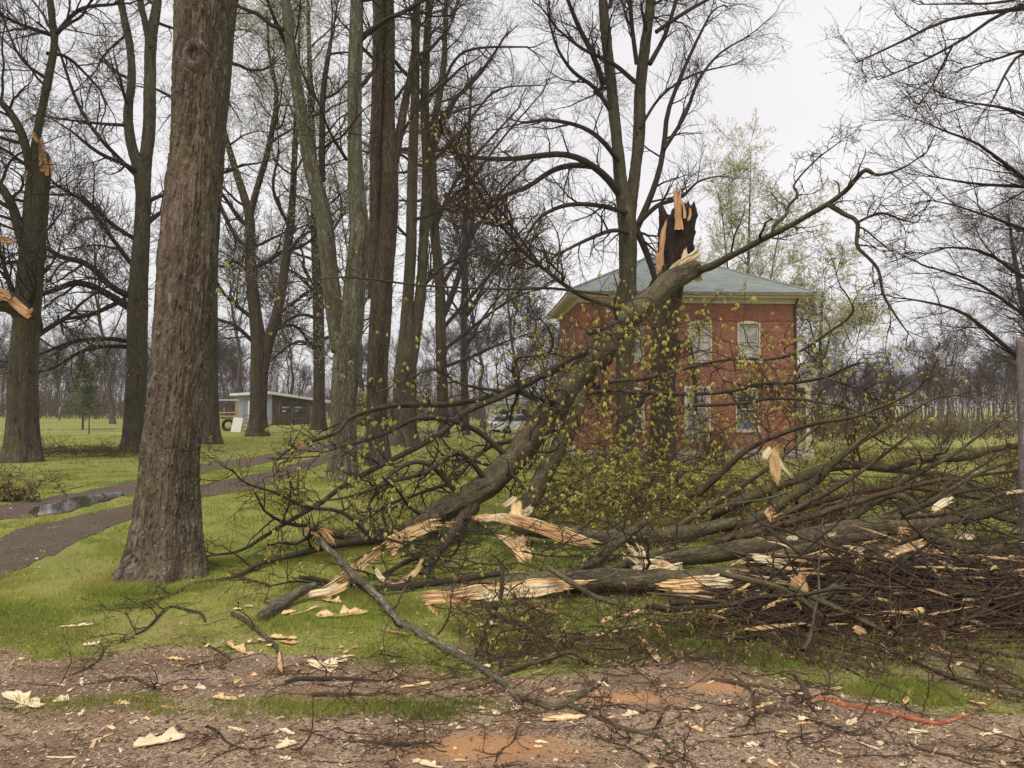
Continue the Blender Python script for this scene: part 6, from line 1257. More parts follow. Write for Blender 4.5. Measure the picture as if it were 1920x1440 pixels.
for i_, (lab, path, d) in enumerate((
    ('small dark stick with a side fork on the gravel left of the mud', [(130, 1267, 5), (160, 1255, 5), (185, 1238, 5), (194, 1220, 3)], None),
    ('long thin stick lying along the gravel strip at the left', [(30, 1278, 2), (70, 1284, 4), (130, 1286, 4), (190, 1279, 5), (245, 1270, 6), (290, 1292, 7)], None),
    ('dark wet stick on the gravel right below the white slab', [(535, 1280, 7), (560, 1273, 9), (600, 1274, 9), (640, 1273, 8), (725, 1278, 5)], None),
    ('short stick with an orange end on the gravel under the dark wet one', [(585, 1303, 9), (620, 1302, 9), (660, 1301, 8), (692, 1305, 5)], None),
    ('forked dark stick low in front left of the orange clay patch', [(640, 1392, 5), (690, 1391, 7), (740, 1396, 9), (785, 1394, 8)], None),
    ('thin dark crossing twig over that forked stick before the orange clay', [(600, 1390, 2), (680, 1388, 4), (740, 1405, 4), (735, 1440, 3)], None),
    ('bent brown twig at the bottom edge right of the pointed pale slab', [(388, 1362, 6), (408, 1372, 6), (425, 1392, 5), (455, 1405, 3)], None),
    ('thin dark stick with a white nick at the right bottom gravel', [(1370, 1262, 3), (1393, 1280, 6), (1412, 1305, 6), (1414, 1350, 5)], None),
    ('dark rotten stick on the gravel below the orange stick', [(1510, 1350, 8), (1550, 1360, 7), (1590, 1375, 6), (1620, 1378, 3)], None),
    ('grey weathered twig bundle stick at the lower right corner', [(1720, 1405, 6), (1770, 1415, 7), (1820, 1425, 5), (1900, 1432, 3)], None),
    ('slender stick leaning over the grass strip left of the clay', [(695, 1330, 4), (740, 1328, 5), (770, 1345, 4), (800, 1362, 3)], None),
    ('thin brown twig lying across the orange clay patch', [(970, 1373, 4), (958, 1395, 4), (935, 1410, 4), (930, 1440, 3)], None),
    ('short bark-brown stick on the gravel edge right of the looping branch', [(380, 1205, 4), (405, 1218, 4), (432, 1238, 4)], None),
    ('long dark wand lying on grass between the centre tangle and the mud', [(1080, 1215, 5), (1140, 1232, 5), (1200, 1262, 4), (1230, 1290, 3)], None),
    ('brown wand sloping across the trampled grass under the right pile', [(1560, 1240, 5), (1610, 1265, 4), (1660, 1300, 4), (1700, 1330, 2)], None),
    ('thin stick on the lawn left of the young branch stubs', [(30, 1158, 2), (20, 1150, 2), (-10, 1155, 3)], None),
    ('stray brown branch across the track grass behind the big trunk', [(600, 855, 2), (560, 858, 3), (505, 860, 3)], 21.0),
    )):
    br(lab, path, d, (4, (0.12, 0.38), (3, 2)), mat=('twig_brown' if i_ % 2 else None), rmin=0.0018)

# limbs of middling size fanning out of the pile to the right
FAN = [((1380, 1010, 15), (1560, 955, 12), (1740, 905, 9), (1925, 880, 5), 8.6), ((1420, 1030, 13), (1600, 980, 12), (1780, 960, 9), (1930, 905, 5), 8.2), ((1500, 1060, 13), (1640, 1030, 12), (1790, 1040, 10), (1930, 1010, 6), 7.6),
  ((1340, 1020, 14), (1480, 960, 12), (1590, 900, 9), (1700, 820, 4), 9.0), ((1560, 1090, 12), (1680, 1062, 11), (1800, 1068, 9), (1930, 1045, 6), 7.0), ((1460, 1120, 13), (1600, 1125, 12), (1760, 1165, 11), (1930, 1195, 8), 6.0),
  ((1400, 1000, 12), (1560, 1000, 10), (1720, 940, 8), (1880, 850, 4), 9.2), ((1600, 960, 12), (1700, 900, 10), (1790, 850, 7), (1870, 790, 3), 9.4), ((1480, 1100, 12), (1590, 1150, 11), (1720, 1215, 9), (1840, 1260, 5), 5.6),
  ((1650, 1110, 12), (1760, 1085, 11), (1850, 1085, 10), (1935, 1080, 8), 6.6), ((1250, 1000, 13), (1360, 930, 11), (1450, 870, 8), (1530, 800, 4), 9.6), ((1700, 1160, 13), (1780, 1155, 12), (1860, 1160, 11), (1935, 1158, 10), 6.0),
  ((1440, 975, 11), (1580, 930, 10), (1700, 915, 8), (1860, 940, 5), 9.4), ((1350, 1075, 12), (1480, 1110, 11), (1570, 1180, 8), (1640, 1240, 4), 5.9), ((1540, 1030, 10), (1700, 965, 9), (1830, 890, 7), (1930, 855, 4), 8.4)]
FL = ['brown limb rising gently from behind the long grey log to the right edge', 'limb just below that one, leaving the pile near the peeled white shard', 'stout limb lying level right above the peeled reddish branch',
  'steep limb pointing up right between the house corner and the lawn', 'limb running level into the post at the right edge', 'limb dipping across the brown brushwood towards the lower right edge', 'slim brown limb bending upward near the far right of the pile',
  'steepest limb of the pile, its tip high before the distant wood', 'limb falling forward onto the trampled grass at lower right', 'short thick limb pressed against the post under the long pale strip', 'limb leaning up to the porch corner of the house',
  'lowest level limb at the right edge above the dark drooping branch', 'brown limb bowed over the yellow-green shrub behind the pile', 'limb falling forward past the frayed lichen-spotted stub', 'curved limb whose tip ends over the lawn by the post']
for k_, (p1, p2, p3, p4, d_) in enumerate(FAN):
    br(FL[k_], [p1, p2, p3, p4], (d_, d_ - 0.2), (6, (0.35, 1.0), (4, 3)), group='mid-sized limbs fanning right out of the pile', leaf=1 if k_ % 2 else 0, mat='bark_log' if k_ % 3 else 'twig_brown')
# fine brushwood heaped between the logs: nobody could count it
def brush(name, n, region, L, label, mat='twig_brown', r=(0.003, 0.009), xdir=1.0, leafn=0, leafm='leaf_olive', kid=(4, 3), zdir=0.18, wig=0.16, lfr=0.3, rmin=0.0024, lsz=0.036):
    (xa, xb), (da, db), hf = region
    d = rng.uniform(da, db, n); px = rng.uniform(xa, xb, n); x = (px - 960) / F * d
    z = zg(x, d) + 0.015 + rng.random(n) ** 1.3 * np.array([hf(a_, b_) for a_, b_ in zip(px, d)])
    p = np.zeros((n, 10, 3)); ln = rng.uniform(L[0], L[1], n)
    dr = norm(np.stack([rng.choice([-1, 1], n) * xdir, rng.normal(0, 0.55, n), rng.normal(0, zdir, n)], 1)); p[:, 0] = np.stack([x, d, z], 1) - dr * ln[:, None] * 0.5
    dd = dr.copy(); cur = rng.normal(size=(n, 3)) * 0.03
    for k_ in range(1, 10): dd = norm(dd + rng.normal(size=(n, 3)) * wig + cur); p[:, k_] = p[:, k_ - 1] + dd * (ln / 9)[:, None]
    R = np.linspace(1, 0.4, 10)[None] * rng.uniform(r[0], r[1], n)[:, None] * rng.choice([1, 1, 1, 1.8], n)[:, None]
    q = keep_up((p, R)); a = Acc(); tubes(a, *q, 5); mats = [M[mat]]
    if kid[0]:
        s1 = grow(q, kid[0], (L[0] * 0.2, L[1] * 0.35), 0.1, 1, (20, 60), 0.7, rmin, 6, wig, -0.01); tubes(a, *keep_up(s1), 3)
        s2 = grow(s1, kid[1], (L[0] * 0.1, L[1] * 0.15), 0.1, 1, (20, 60), 0.7, rmin * 0.8, 4, wig, -0.01); tubes(a, *keep_up(s2), 3)
        if leafn:
            b_ = Acc(); leaves(b_, pick(s1, lfr), leafn, lsz, 0.3, 1.0, 4); a.add(np.concatenate(b_.v), b_.f, None, np.concatenate(b_.rn), 1); mats.append(M[leafm])
    return tag(a.build(name, mats), label, 'brushwood', None, 'stuff')
hp = lambda px, d: 0.29 * np.clip((px - 1340) / 240, 0.05, 1) * (0.3 + 0.7 * np.clip((d - 5.2) / 1.0, 0, 1)) * np.clip((9.0 - d) / 1.5, 0, 1)
brush('brush_pile', 330, ((1370, 2150), (5.4, 7.2), hp), (0.7, 1.9), 'dense brown brushwood of broken branches filling the pile on the right', 'twig_brown', kid=(3, 2), zdir=0.10, wig=0.09, r=(0.003, 0.013))
brush('brush_pile', 150, ((1380, 2150), (5.6, 7.0), hp), (0.5, 1.6), 'darker brushwood packed under the logs of the pile', 'twig_dark', r=(0.005, 0.016), kid=(3, 2), zdir=0.09)
brush('brush_pile', 120, ((1330, 2150), (7.4, 12.0), lambda px, d: 0.6), (0.8, 2.2), 'airy grey brushwood rising behind the pile', 'bark_log', kid=(5, 3), zdir=0.35, leafn=1, lfr=0.25, leafm='leaf_yellow', r=(0.004, 0.012))
brush('brush_pile', 210, ((1000, 1430), (9.8, 12.6), lambda px, d: 0.9 - 0.4 * abs(px - 1190) / 300), (0.6, 1.5), 'leafing yellow-brown brushwood heaped before the brick house', 'twig_brown', kid=(5, 4), zdir=0.5, leafn=3, lfr=1.0, leafm='leaf_yellow', wig=0.2, lsz=0.06)
brush('brush_pile', 90, ((720, 1320), (6.7, 8.8), lambda px, d: 0.25), (0.4, 1.4), 'dark twiggy brushwood on the grass between the front log and the leaning trunk', 'twig_dark', kid=(5, 3), zdir=0.3, wig=0.22, leafn=1, lfr=0.2, leafm='leaf_yellow', r=(0.003, 0.008))
brush('brush_pile', 60, ((850, 1060), (5.0, 6.2), lambda px, d: 0.36 * np.clip(1 - abs(px - 935) / 120, 0.1, 1)), (0.3, 0.8), 'snarled knot of twigs standing at the centre of the lawn edge', 'twig_brown', kid=(4, 3), zdir=0.8, wig=0.26, leafn=2, lfr=0.3, leafm='leaf_yellow', r=(0.0025, 0.006))
brush('brush_pile', 110, ((1080, 1750), (4.9, 5.9), lambda px, d: 0.08), (0.3, 0.9), 'thin leafing twigs strewn on the trampled grass under the pile', 'twig_brown', kid=(4, 3), zdir=0.2, wig=0.2, leafn=2, lfr=0.6, leafm='leaf_olive', r=(0.002, 0.005))
brush('brush_pile', 150, ((560, 2000), (3.6, 5.1), lambda px, d: 0.02), (0.15, 0.6), 'loose thin twigs scattered on the dirt along the road', 'twig_brown', kid=(3, 2), zdir=0.05, wig=0.2, r=(0.0015, 0.004), rmin=0.0014)
brush('brush_pile', 90, ((-100, 900), (3.6, 6.5), lambda px, d: 0.01), (0.1, 0.45), 'sparse thin twigs on the gravel and lawn at the left', 'twig_brown', kid=(2, 2), zdir=0.03, wig=0.2, r=(0.0015, 0.0035), rmin=0.0012)
brush('dead_leaves', 130, ((60, 270), (24, 30), lambda px, d: 0.10), (0.5, 1.6), 'brown dead twigs and leaves along the foot of the wire fence', 'twig_brown', kid=(3, 2), leafn=3, leafm='litter', zdir=0.2, r=(0.004, 0.010), rmin=0.006)

# long torn strips of pale wood caught in the brushwood
n_ = 130; a = Acc()
for k_ in range(n_):
    d_ = rng.uniform(5.5, 7.6); px_ = rng.uniform(1330, 1960); x_ = (px_ - 960) / F * d_; z_ = float(zg(x_, d_)) + rng.uniform(0.04, 0.38) * min(1, max(0.2, (d_ - 5.2)))
    l_ = rng.uniform(0.10, 0.6); dr = norm(np.array([rng.choice([-1, 1]), rng.normal(0, 0.4), rng.normal(0, 0.25)])); p_ = np.array([x_, d_, z_])
    shards(a, np.array([p_, p_ + dr * l_ * 0.5 + [0, 0, rng.normal(0, 0.012)], p_ + dr * l_]), rng.uniform(0.008, 0.03), n=2, jag=0.5, thick=0.35)
tag(a.build('wood_splinters', M['wood_pale']), 'pale torn strips of wood caught all through the brown brushwood', 'splinters', None, 'stuff')
HAZE = True

# ------------------------------------------------------------------ torn chips of wood on the ground
def chip(px0, py0, px1, py1, wpx, label, mat='wood_white', curl=0.12, group=None, lift=0.0, n=10):
    """a torn flat slab of wood lying between two photo points, wpx wide across"""
    a0 = G(px0, py0, 0.008); b0 = G(px1, py1, 0.008); L_ = np.linalg.norm(b0 - a0); ax = norm(b0 - a0)
    ctr = (a0 + b0) / 2; dist = ctr[1]
    up = np.array([0, 0, 1.0]); sd_ = norm(np.cross(up, ax))
    sx = wpx * dist / F                    # apparent width; a flat slab seen at a grazing angle is really wider in depth
    graz = max(0.28, CAMH / dist); wd = sx / (abs(sd_[1]) * graz + abs(sd_[0]) + 0.05); wd = min(wd, 0.45 * L_ + 0.02, 0.14)
    t = np.linspace(0, 1, n); prof = np.minimum(1, np.minimum((t + 0.06) * rng.uniform(2.5, 7), (1.06 - t) * rng.uniform(2.5, 7)))
    wl = prof * (0.5 + rng.normal(0, 0.16, n)); wr = prof * (0.5 + rng.normal(0, 0.16, n)); rows = []
    m = 7; th_ = 0.006 + 0.004 * rng.random(); tilt = rng.uniform(-0.12, 0.12)
    for i in range(n):
        c = a0 + (b0 - a0) * t[i] + up * (curl * L_ * 0.25 * (2 * t[i] - 1) ** 2 * rng.uniform(0.8, 1.0))
        u = np.linspace(-wl[i], wr[i], m)
        rows.append(c + sd_ * (u * wd)[:, None] + up * (curl * wd * 1.4 * (u * 2) ** 2 + tilt * wd * u + wd * 0.05 + rng.normal(0, 0.0008, m))[:, None])
    T_ = np.array(rows); Bt = T_ - up * th_ ; V = np.concatenate([T_.reshape(-1, 3), Bt.reshape(-1, 3)]); N_ = n * m
    f = [];
    for i in range(n - 1):
        for j in range(m - 1):
            q = [i * m + j, i * m + j + 1, (i + 1) * m + j + 1, (i + 1) * m + j]; f.append(q); f.append([N_ + x for x in q[::-1]])
    for i in range(n - 1):
        f.append([i * m, (i + 1) * m, N_ + (i + 1) * m, N_ + i * m]); f.append([i * m + m - 1, N_ + i * m + m - 1, N_ + (i + 1) * m + m - 1, (i + 1) * m + m - 1])
    for j in range(m - 1):
        f.append([j, N_ + j, N_ + j + 1, j + 1]); e = (n - 1) * m; f.append([e + j, e + j + 1, N_ + e + j + 1, N_ + e + j])
    V[:, 2] = np.maximum(V[:, 2], zg(V[:, 0], V[:, 1]) + 0.008)
    loc = (V @ np.stack([sd_, up, ax], 1)); bk = np.stack([loc[:, 0], loc[:, 1], loc[:, 2]], 1)
    a = Acc(); a.add(V, np.array(f), bk, rng.random() * 0.5)
    return solo(a, 'wood_chip', M[mat], label, 'wood chip', group)
CH = [
 (113, 1176, 178, 1171, 6, 'narrow pale strip of wood on the lawn left of the big trunk foot'),
 (155, 1210, 187, 1207, 5, 'small pale strip where the left lawn meets the gravel'),
 (428, 1206, 462, 1226, 11, 'white wedge-shaped chip at the lawn edge below the looping branch'),
 (313, 1235, 347, 1237, 5, 'thin white chip on the gravel left of the white wedge'),
 (8, 1302, 76, 1328, 20, 'broad curled white slab at the lower left corner with a dark shadowed end'),
 (101, 1314, 133, 1312, 11, 'small bowl-shaped cream chip beside the broad curled slab'),
 (150, 1342, 157, 1330, 9, 'small triangular chip right of the bowl-shaped one'),
 (123, 1342, 136, 1335, 7, 'tiny orange-cream flake between the broad slab and the triangular chip'),
 (250, 1400, 347, 1382, 24, 'largest flat pointed cream slab lying on the dirt at the bottom left'),
 (518, 1403, 555, 1392, 17, 'rounded cream slab on the dirt left of the orange clay patch'),
 (400, 1308, 448, 1313, 9, 'pale ragged chip on the grass strip between gravel and dirt'),
 (523, 1367, 552, 1377, 6, 'thin brown-cream chip right above the rounded slab'),
 (427, 1363, 463, 1373, 6, 'narrow tan chip above and right of the largest pointed slab'),
 (170, 1392, 213, 1375, 6, 'narrow tan splinter chip above the left tip of the largest slab'),
 (213, 1318, 245, 1320, 6, 'whitish leaf-thin chip in the middle of the left grass strip'),
 (302, 1325, 325, 1328, 6, 'small tan chip on the grass tuft left of the ragged one'),
 (245, 1357, 258, 1350, 7, 'first of two small stacked tan chips above the largest slab'),
 (270, 1345, 281, 1350, 6, 'curved tan chip beside the two stacked ones above the largest slab'),
 (202, 1360, 214, 1368, 8, 'small tan chip left of the two stacked ones'),
 (325, 1294, 354, 1290, 8, 'grey-backed curled chip on the gravel left of the red-tipped one'),
 (368, 1288, 385, 1292, 7, 'small tan chip alone on the gravel above the grass strip'),
 (108, 1282, 122, 1287, 6, 'small tan chip beside the long thin stick'),
 (152, 1272, 154, 1286, 5, 'upright sliver chip at the bend of the long thin stick'),
 (285, 1290, 300, 1285, 8, 'red-tipped chip at the right end of the long thin stick', 'wood_orange'),
 (523, 1420, 545, 1424, 6, 'pale chip below the rounded cream slab at the bottom edge'),
 (577, 1240, 632, 1252, 15, 'thick white slab with a split second layer at the edge of the gravel'),
 (580, 1246, 628, 1262, 10, 'lower layer of the split white slab at the edge of the gravel'),
 (618, 1241, 652, 1240, 8, 'tan chip right beside the thick split slab'),
 (593, 1158, 690, 1150, 15, 'long white torn slab on the grass under the slanting limb'),
 (528, 1152, 555, 1146, 12, 'pale flake on the grass just right of the lichen log end'),
 (507, 1195, 556, 1198, 8, 'boat-shaped pinkish chip on the grass below the lichen log', 'wood_pale'),
 (525, 1203, 555, 1207, 6, 'pinkish curled strip just under the boat-shaped chip', 'wood_orange'),
 (604, 1124, 640, 1130, 9, 'pinkish chip on the grass under the pale torn strip', 'wood_pale'),
 (465, 1206, 472, 1198, 6, 'tiny pale flake on the lawn left of the boat-shaped chip'),
 (484, 1198, 497, 1202, 5, 'tiny pale flake touching the knobbly dark branch'),
 (750, 1290, 807, 1281, 8, 'long grey-white chip on the gravel in the middle of the road edge'),
 (893, 1175, 933, 1172, 9, 'white chip under the centre tangle'),
 (773, 1427, 830, 1440, 10, 'pale slab cut off by the bottom edge of the photo'),
 (1017, 1352, 1097, 1344, 9, 'long cream chip on the dirt just right of the orange clay patch'),
 (1167, 1343, 1197, 1337, 12, 'curled tan chip on the mud right of the wavering branch'),
 (958, 1330, 974, 1330, 8, 'small square tan chip on the grass right of the thin black stick'),
 (926, 1340, 937, 1337, 9, 'small round tan chip left of the square one'),
 (840, 1360, 858, 1358, 7, 'white sliver above the orange clay patch'),
 (742, 1353, 752, 1350, 8, 'tiny tan chip near the slender leaning stick'),
 (785, 1370, 800, 1366, 7, 'tiny tan chip at the tip of the slender leaning stick'),
 (640, 1232, 668, 1230, 5, 'thin tan sliver at the gravel edge above the tan chip'),
 (735, 1243, 742, 1238, 8, 'small tan flake at the gravel edge left of the slanting limb'),
 (1283, 1335, 1315, 1326, 12, 'tan half-round chip on the mud at lower right centre'),
 (1297, 1362, 1317, 1372, 9, 'curled tan chip below the half-round one'),
 (1285, 1353, 1295, 1360, 8, 'small cream chip left of the curled tan one'),
 (1695, 1322, 1712, 1290, 11, 'tall white torn flake standing out on the green patch at right'),
 (1557, 1293, 1577, 1290, 9, 'round tan chip on the grass above the orange stick'),
 (1500, 1350, 1512, 1346, 10, 'white cut end chip on the gravel below the hooked stub'),
 (1586, 1360, 1612, 1350, 8, 'curved white sliver on the gravel below the orange stick'),
 (1612, 1392, 1648, 1406, 9, 'pale bent chip at lower right with a brown tail'),
 (1395, 1400, 1422, 1397, 8, 'tan chip on the bottom gravel right of the wavering branch'),
 (1405, 1430, 1416, 1420, 10, 'cream chip at the bottom edge right of the wavering branch'),
 (1437, 1425, 1458, 1437, 9, 'tan chip at the bottom edge further right'),
 (1645, 1318, 1660, 1316, 8, 'small whitish chip touching the orange stick'),
 (1525, 1329, 1542, 1331, 6, 'white oval chip just under the orange stick'),
 (1230, 1170, 1246, 1200, 9, 'reddish curled bark-backed flake on the grass under the pile', 'wood_orange'),
 (1217, 1215, 1236, 1243, 12, 'larger reddish curled flake nearer the mud', 'wood_pale'),
 (1118, 1193, 1135, 1190, 7, 'white oval chip on the grass right of the centre tangle'),
 (1182, 1180, 1193, 1178, 7, 'small tan chip on the grass under the front log'),
 (1340, 1120, 1352, 1116, 7, 'pale flake tucked in the grass right under the front log'),
 (998, 1146, 1048, 1152, 14, 'broad reddish shard on the grass in front of the log', 'wood_orange'),
 (1003, 1125, 1012, 1145, 12, 'upright reddish shard beside the front log', 'wood_orange'),
 (905, 1248, 918, 1252, 11, 'tan curled chip where the slanting limb meets the gravel'),
 (1023, 1298, 1040, 1290, 8, 'pinkish chip by the mud right of the cut branch', 'wood_pale'),
 (1075, 1313, 1085, 1328, 7, 'curled tan strip beside the dark curved branch'),
 (1120, 1278, 1140, 1288, 7, 'white flake on the mud edge'),
 (1700, 1375, 1740, 1372, 7, 'pale strip on the gravel beyond the end of the orange stick'),
 (1840, 1378, 1880, 1372, 6, 'pale strip on the gravel at the far lower right'),
 (1460, 1225, 1472, 1235, 8, 'tan flake on the trampled grass under the pile'),
 (1455, 1378, 1478, 1372, 9, 'white chip left of the dark rotten stick'),
 (1550, 1405, 1580, 1416, 7, 'tan strip on the bottom gravel near the pale bent chip'),
]
for c in CH: chip(c[0], c[1], c[2], c[3], c[4] * 1.15, c[5], c[6] if len(c) > 6 else ('wood_white' if rng.random() < 0.7 else 'wood_pale'))
# small look-alike chips
GR = 'small torn wood chips scattered on the ground'
zones = [((20, 900), (1225, 1430), 40, 'small torn tan chip on the roadside gravel and dirt at left'), ((850, 1900), (1270, 1436), 90, 'small torn tan chip on the muddy roadside at right'), ((420, 1150), (1130, 1240), 30, 'small torn pale chip in the grass before the front log')]
for (xa, xb), (ya, yb), n_, lab in zones:
    for k_ in range(n_):
        x_, y_ = rng.uniform(xa, xb), rng.uniform(ya, yb); l_ = 4 + rng.exponential(9) ; an = rng.normal(0, 0.5)
        chip(x_, y_, x_ + l_ * math.cos(an), y_ + l_ * math.sin(an) * 0.5, rng.uniform(2, 5), lab, rng.choice(['wood_white', 'wood_pale', 'wood_pale', 'wood_orange']), 0.2, GR, n=5)

def lane_mask(x, d):
    """False inside the wheel tracks"""
    m = np.ones(len(x), bool)
    for A_, B_ in (tr_near, tr_far):
        a_, _ = resample(np.array(gp(A_)), np.zeros(len(A_)), 220); b_, _ = resample(np.array(gp(B_)), np.zeros(len(B_)), 220)
        c = (a_ + b_) / 2; tg = norm(np.gradient(c, axis=0)); ab = a_ - b_; hw = np.abs(ab[:, 0] * tg[:, 1] - ab[:, 1] * tg[:, 0]) / 2
        jit = rng.uniform(0.75, 1.08, len(x)) ** 2
        for k_ in range(220): m &= ((x - c[k_, 0]) ** 2 + (d - c[k_, 1]) ** 2) > hw[k_] ** 2 * jit
    return m
# ------------------------------------------------------------------ litter, stones, grass
def near_edge(x):     # depth where the roadside dirt ends, for a ground x
    return np.interp(x, e3[:, 0], e3[:, 1])
def scatter_quads(n, ya, yb, size, acc, mask=None, xs=0.72, thick=0.3, el=2.0):
    d = np.sqrt(rng.uniform(ya * ya, yb * yb, n)); x = d * rng.uniform(-xs, xs, n)
    if mask is not None: m = mask(x, d); x, d = x[m], d[m]; n = len(x)
    a_ = rng.uniform(0, 6.28, n); l = size * np.clip(rng.lognormal(0, 0.5, n), 0.2, 1.9); w_ = l / rng.uniform(1.0, el * 1.8, n)
    ca, sa = np.cos(a_), np.sin(a_); tx = rng.normal(0, 0.3, n); ty = rng.normal(0, 0.3, n); z0 = zg(x, d) + 0.008 + l * 0.12
    us = np.array([-1, -0.2, 1, 0.3]); vs = np.array([-0.2, -1, 0.3, 1])[None]
    U = us[None] * l[:, None] * (1 + rng.normal(0, 0.2, (n, 4))) * 0.5; Vv = vs * w_[:, None] * (1 + rng.normal(0, 0.2, (n, 4))) * 0.5
    X = x[:, None] + U * ca[:, None] - Vv * sa[:, None]; Y = d[:, None] + U * sa[:, None] + Vv * ca[:, None]; Zz = z0[:, None] + U * tx[:, None] + Vv * ty[:, None]
    Zz = np.maximum(Zz, zg(X, Y) + 0.007); T_ = np.stack([X, Y, Zz], -1)
    acc.add(T_.reshape(-1, 3), np.arange(n * 4).reshape(n, 4), None, np.repeat(rng.random(n), 4))
def onroad(x, d):
    m = d < near_edge(x) + rng.normal(0, 0.28, len(x))
    for cx, cy, rx, ry in CLAY: m &= (((x - cx) / rx) ** 2 + ((d - cy) / ry) ** 2) > rng.uniform(0, 0.9, len(x))
    return m
a = Acc(); scatter_quads(52000, 3.0, 6.2, 0.013, a, onroad); scatter_quads(9000, 3.0, 6.2, 0.028, a, onroad, el=4); scatter_quads(26000, 4.8, 9.0, 0.02, a, lambda x, d: (d > near_edge(x)) & (x > 0.6 + rng.normal(0, 1.0, len(x))), el=4); scatter_quads(16000, 7.3, 22, 0.024, a, lambda x, d: ~lane_mask(x, d)); scatter_quads(6500, 5.2, 16, 0.026, a, lambda x, d: lane_mask(x, d) & (d > near_edge(x)), el=3); a.build('leaf_litter', M['litter'], smooth=False); tag(bpy.data.objects['leaf_litter'], 'brown wood crumbs and dead leaves littering the roadside', 'litter', None, 'stuff')
# pebbles
n = 26000; d = np.sqrt(rng.uniform(9, 36, n)); x = d * rng.uniform(-0.72, 0.72, n); m = onroad(x, d) & ((fbm(np.stack([x * 1.3, d * 1.3, 0 * x], 1), 3) > 0.40)); x, d = x[m], d[m]; n = len(x)
o8 = np.array([[1, 0, 0], [0, 1, 0], [-1, 0, 0], [0, -1, 0], [0, 0, 0.8], [0, 0, -0.8]]); V = o8[None] * (1 + rng.normal(0, 0.22, (n, 6, 3))) * (0.0042 * rng.lognormal(0, 0.45, n))[:, None, None]
V = V + np.stack([x, d, zg(x, d) + 0.008], 1)[:, None]; fc = np.array([[0, 1, 4], [1, 2, 4], [2, 3, 4], [3, 0, 4], [1, 0, 5], [2, 1, 5], [3, 2, 5], [0, 3, 5]])
a = Acc(); a.add(V.reshape(-1, 3), (np.arange(n)[:, None, None] * 6 + fc[None]).reshape(-1, 3), None, np.repeat(rng.random(n), 6)); a.build('gravel', M['stones'], smooth=False); tag(bpy.data.objects['gravel'], 'fine grey and pink gravel along the roadside', 'gravel', None, 'stuff')

def grass(acc, n, ya, yb, h, w_, mask, xs=0.75, lean=0.5):
    d = np.sqrt(rng.uniform(ya * ya, yb * yb, n)); x = d * rng.uniform(-xs, xs, n); m = mask(x, d); x, d = x[m], d[m]; n = len(x)
    cl = fbm(np.stack([x * 2.2, d * 2.2, 0 * x], 1), 3); pt_ = fbm(np.stack([x * 0.7 + 40, d * 0.7, 0 * x], 1), 3)
    keep = rng.random(n) < np.clip(0.35 + (cl - 0.4) * 5, 0.15, 1); x, d, cl, pt_ = x[keep], d[keep], cl[keep], pt_[keep]; n = len(x)
    a_ = rng.uniform(0, 6.28, n); hh = h * rng.uniform(0.35, 1.1, n) * (0.6 + cl); b = np.stack([x, d, zg(x, d) - 0.004], 1)
    s = np.stack([np.cos(a_), np.sin(a_), 0 * a_], 1) * (w_ * rng.uniform(0.6, 1.2, n) / 2)[:, None]; l_ = np.stack([rng.normal(0, lean, n), rng.normal(0, lean, n), np.ones(n)], 1) * hh[:, None]
    mid = b + l_ * 0.55 + np.array([0, 0, 1.0]) * (hh * 0.12)[:, None]; V = np.stack([b - s, b + s, mid + s * 0.8, b + l_, mid - s * 0.8], 1)
    rv = np.clip(rng.beta(2, 3, n) * 0.75 + (pt_ - 0.42) * 1.3, 0, 1)
    acc.add(V.reshape(-1, 3), np.arange(n * 5).reshape(n, 5), None, np.repeat(rv, 5))
isl = lambda x, d: (d > near_edge(x) + rng.normal(0, 0.2, len(x)) - 0.02)
g1 = lambda x, d: isl(x, d) & (rng.random(len(x)) > np.clip((x + 0.2) / 2.2, 0, 0.5) * (d < 7.5))
a = Acc(); grass(a, 360000, 4.3, 9.5, 0.042, 0.0045, lambda x, d: g1(x, d) & lane_mask(x, d)); grass(a, 230000, 9.3, 20, 0.04, 0.010, lane_mask, 0.72); grass(a, 120000, 19.5, 42, 0.05, 0.024, lane_mask, 0.72)
o = a.build('grass', M['grass_blade'], smooth=False); tag(o, 'short green lawn grass', 'grass', None, 'stuff')
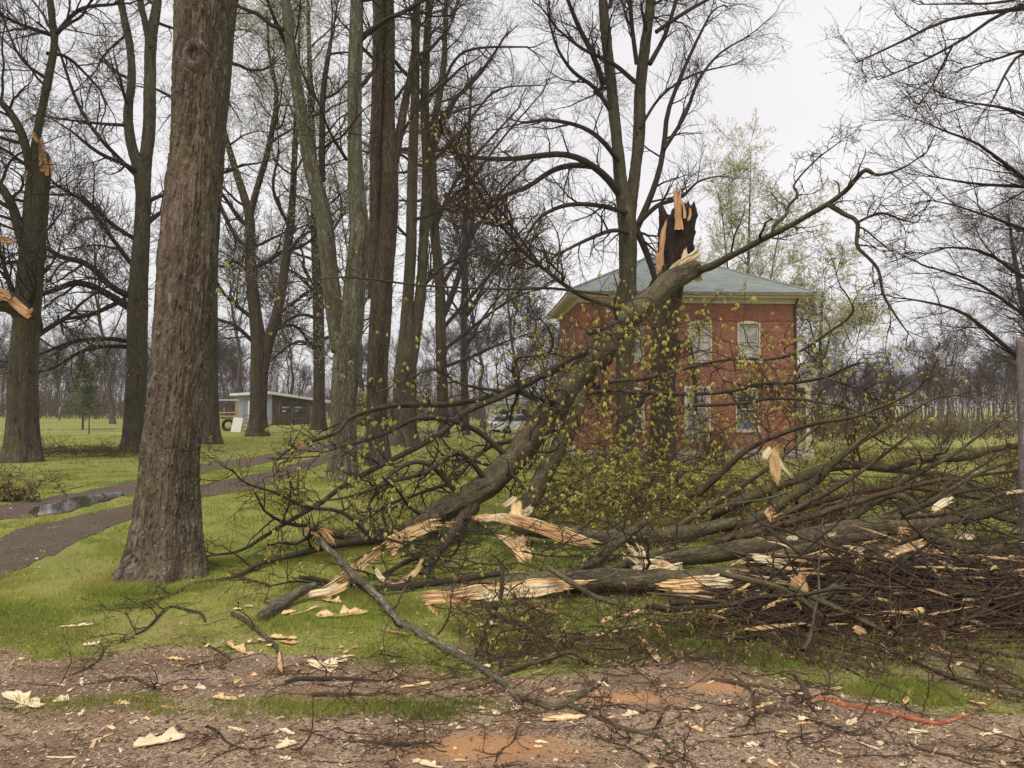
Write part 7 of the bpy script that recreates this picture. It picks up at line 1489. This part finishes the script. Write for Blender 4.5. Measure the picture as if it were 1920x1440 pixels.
# grass surviving on the strip between the gravel and the dirt and on patches in the mud
tuft_at = [G(px, py) for px, py in ((40, 1322), (110, 1335), (190, 1325), (270, 1322), (350, 1330), (430, 1335), (500, 1328), (570, 1335), (650, 1330), (720, 1328), (800, 1340), (870, 1328), (950, 1338), (1700, 1290), (1400, 1230), (1640, 1300), (1740, 1310), (1180, 1230), (1250, 1190), (1440, 1245), (1130, 1225), (1330, 1215))]
def strip(x, d):
    m = np.zeros(len(x), bool)
    for c in tuft_at: m |= (((x - c[0]) / 0.22) ** 2 + ((d - c[1]) / 0.13) ** 2) < rng.uniform(0.1, 1.3, len(x))
    return m
a = Acc(); grass(a, 420000, 3.9, 6.2, 0.045, 0.004, strip, 0.75); o = a.build('grass_tuft', M['grass_blade'], smooth=False); tag(o, 'tufts of green grass surviving along the gravel strip', 'grass', None, 'stuff')
# dry rank grass along fence, verges and house foot
def rank(x, d):
    return ((np.abs(d - 27.5 - 0.02 * x) < 1.6) & (x < -11)) | ((np.abs(d - 36) < 6) & (x > 9)) | ((np.abs(d - 15) < 3) & (x > 2.0)) | ((np.abs(d - 31.5) < 1.6) & (x > 1) & (x < 15))
a = Acc(); grass(a, 90000, 10, 44, 0.24, 0.022, rank, 0.75, 0.45); o = a.build('rank_grass', M['grass_dry'], smooth=False); tag(o, 'longer straw-coloured rank grass along the fence and verges', 'grass', None, 'stuff')
# dry brown weed stems near the snapped trunk and between tracks
b_ = brush('weeds', 60, ((-40, 130), (14, 18), lambda px, d: 0.1), (0.3, 0.9), 'dry brown weeds below the snapped left trunk', 'twig_brown', kid=(3, 2), leafn=2, leafm='litter', zdir=1.2, r=(0.003, 0.006), rmin=0.004)
# the shoulder grass round the foot of the big trunk
def ring(x, d):
    c = G(302, 1085); r = np.hypot(x - c[0], (d - c[1])); return (r > 0.34) & (r < 0.75)
a = Acc(); grass(a, 260000, 6.6, 8.4, 0.06, 0.005, ring, 0.75, 0.4); o = a.build('grass_tuft', M['grass_blade'], smooth=False); tag(o, 'longer tufts of grass around the foot of the big front trunk', 'grass', None, 'stuff')

# ------------------------------------------------------------------ damp air
hz_m = bpy.data.materials.new('haze'); hz_m.use_nodes = True; t = hz_m.node_tree
for n in list(t.nodes): t.nodes.remove(n)
ho = t.nodes.new('ShaderNodeOutputMaterial'); pv = t.nodes.new('ShaderNodeVolumePrincipled'); pv.inputs['Color'].default_value = (0.93, 0.91, 0.96, 1); pv.inputs['Density'].default_value = 0.0006
t.links.new(pv.outputs[0], ho.inputs['Volume'])
if HAZE:
    a = Acc(); a.box((-1700, -1600, -6), (1700, 1700, 34)); o = a.build('haze', hz_m, smooth=False); tag(o, kind='stuff')
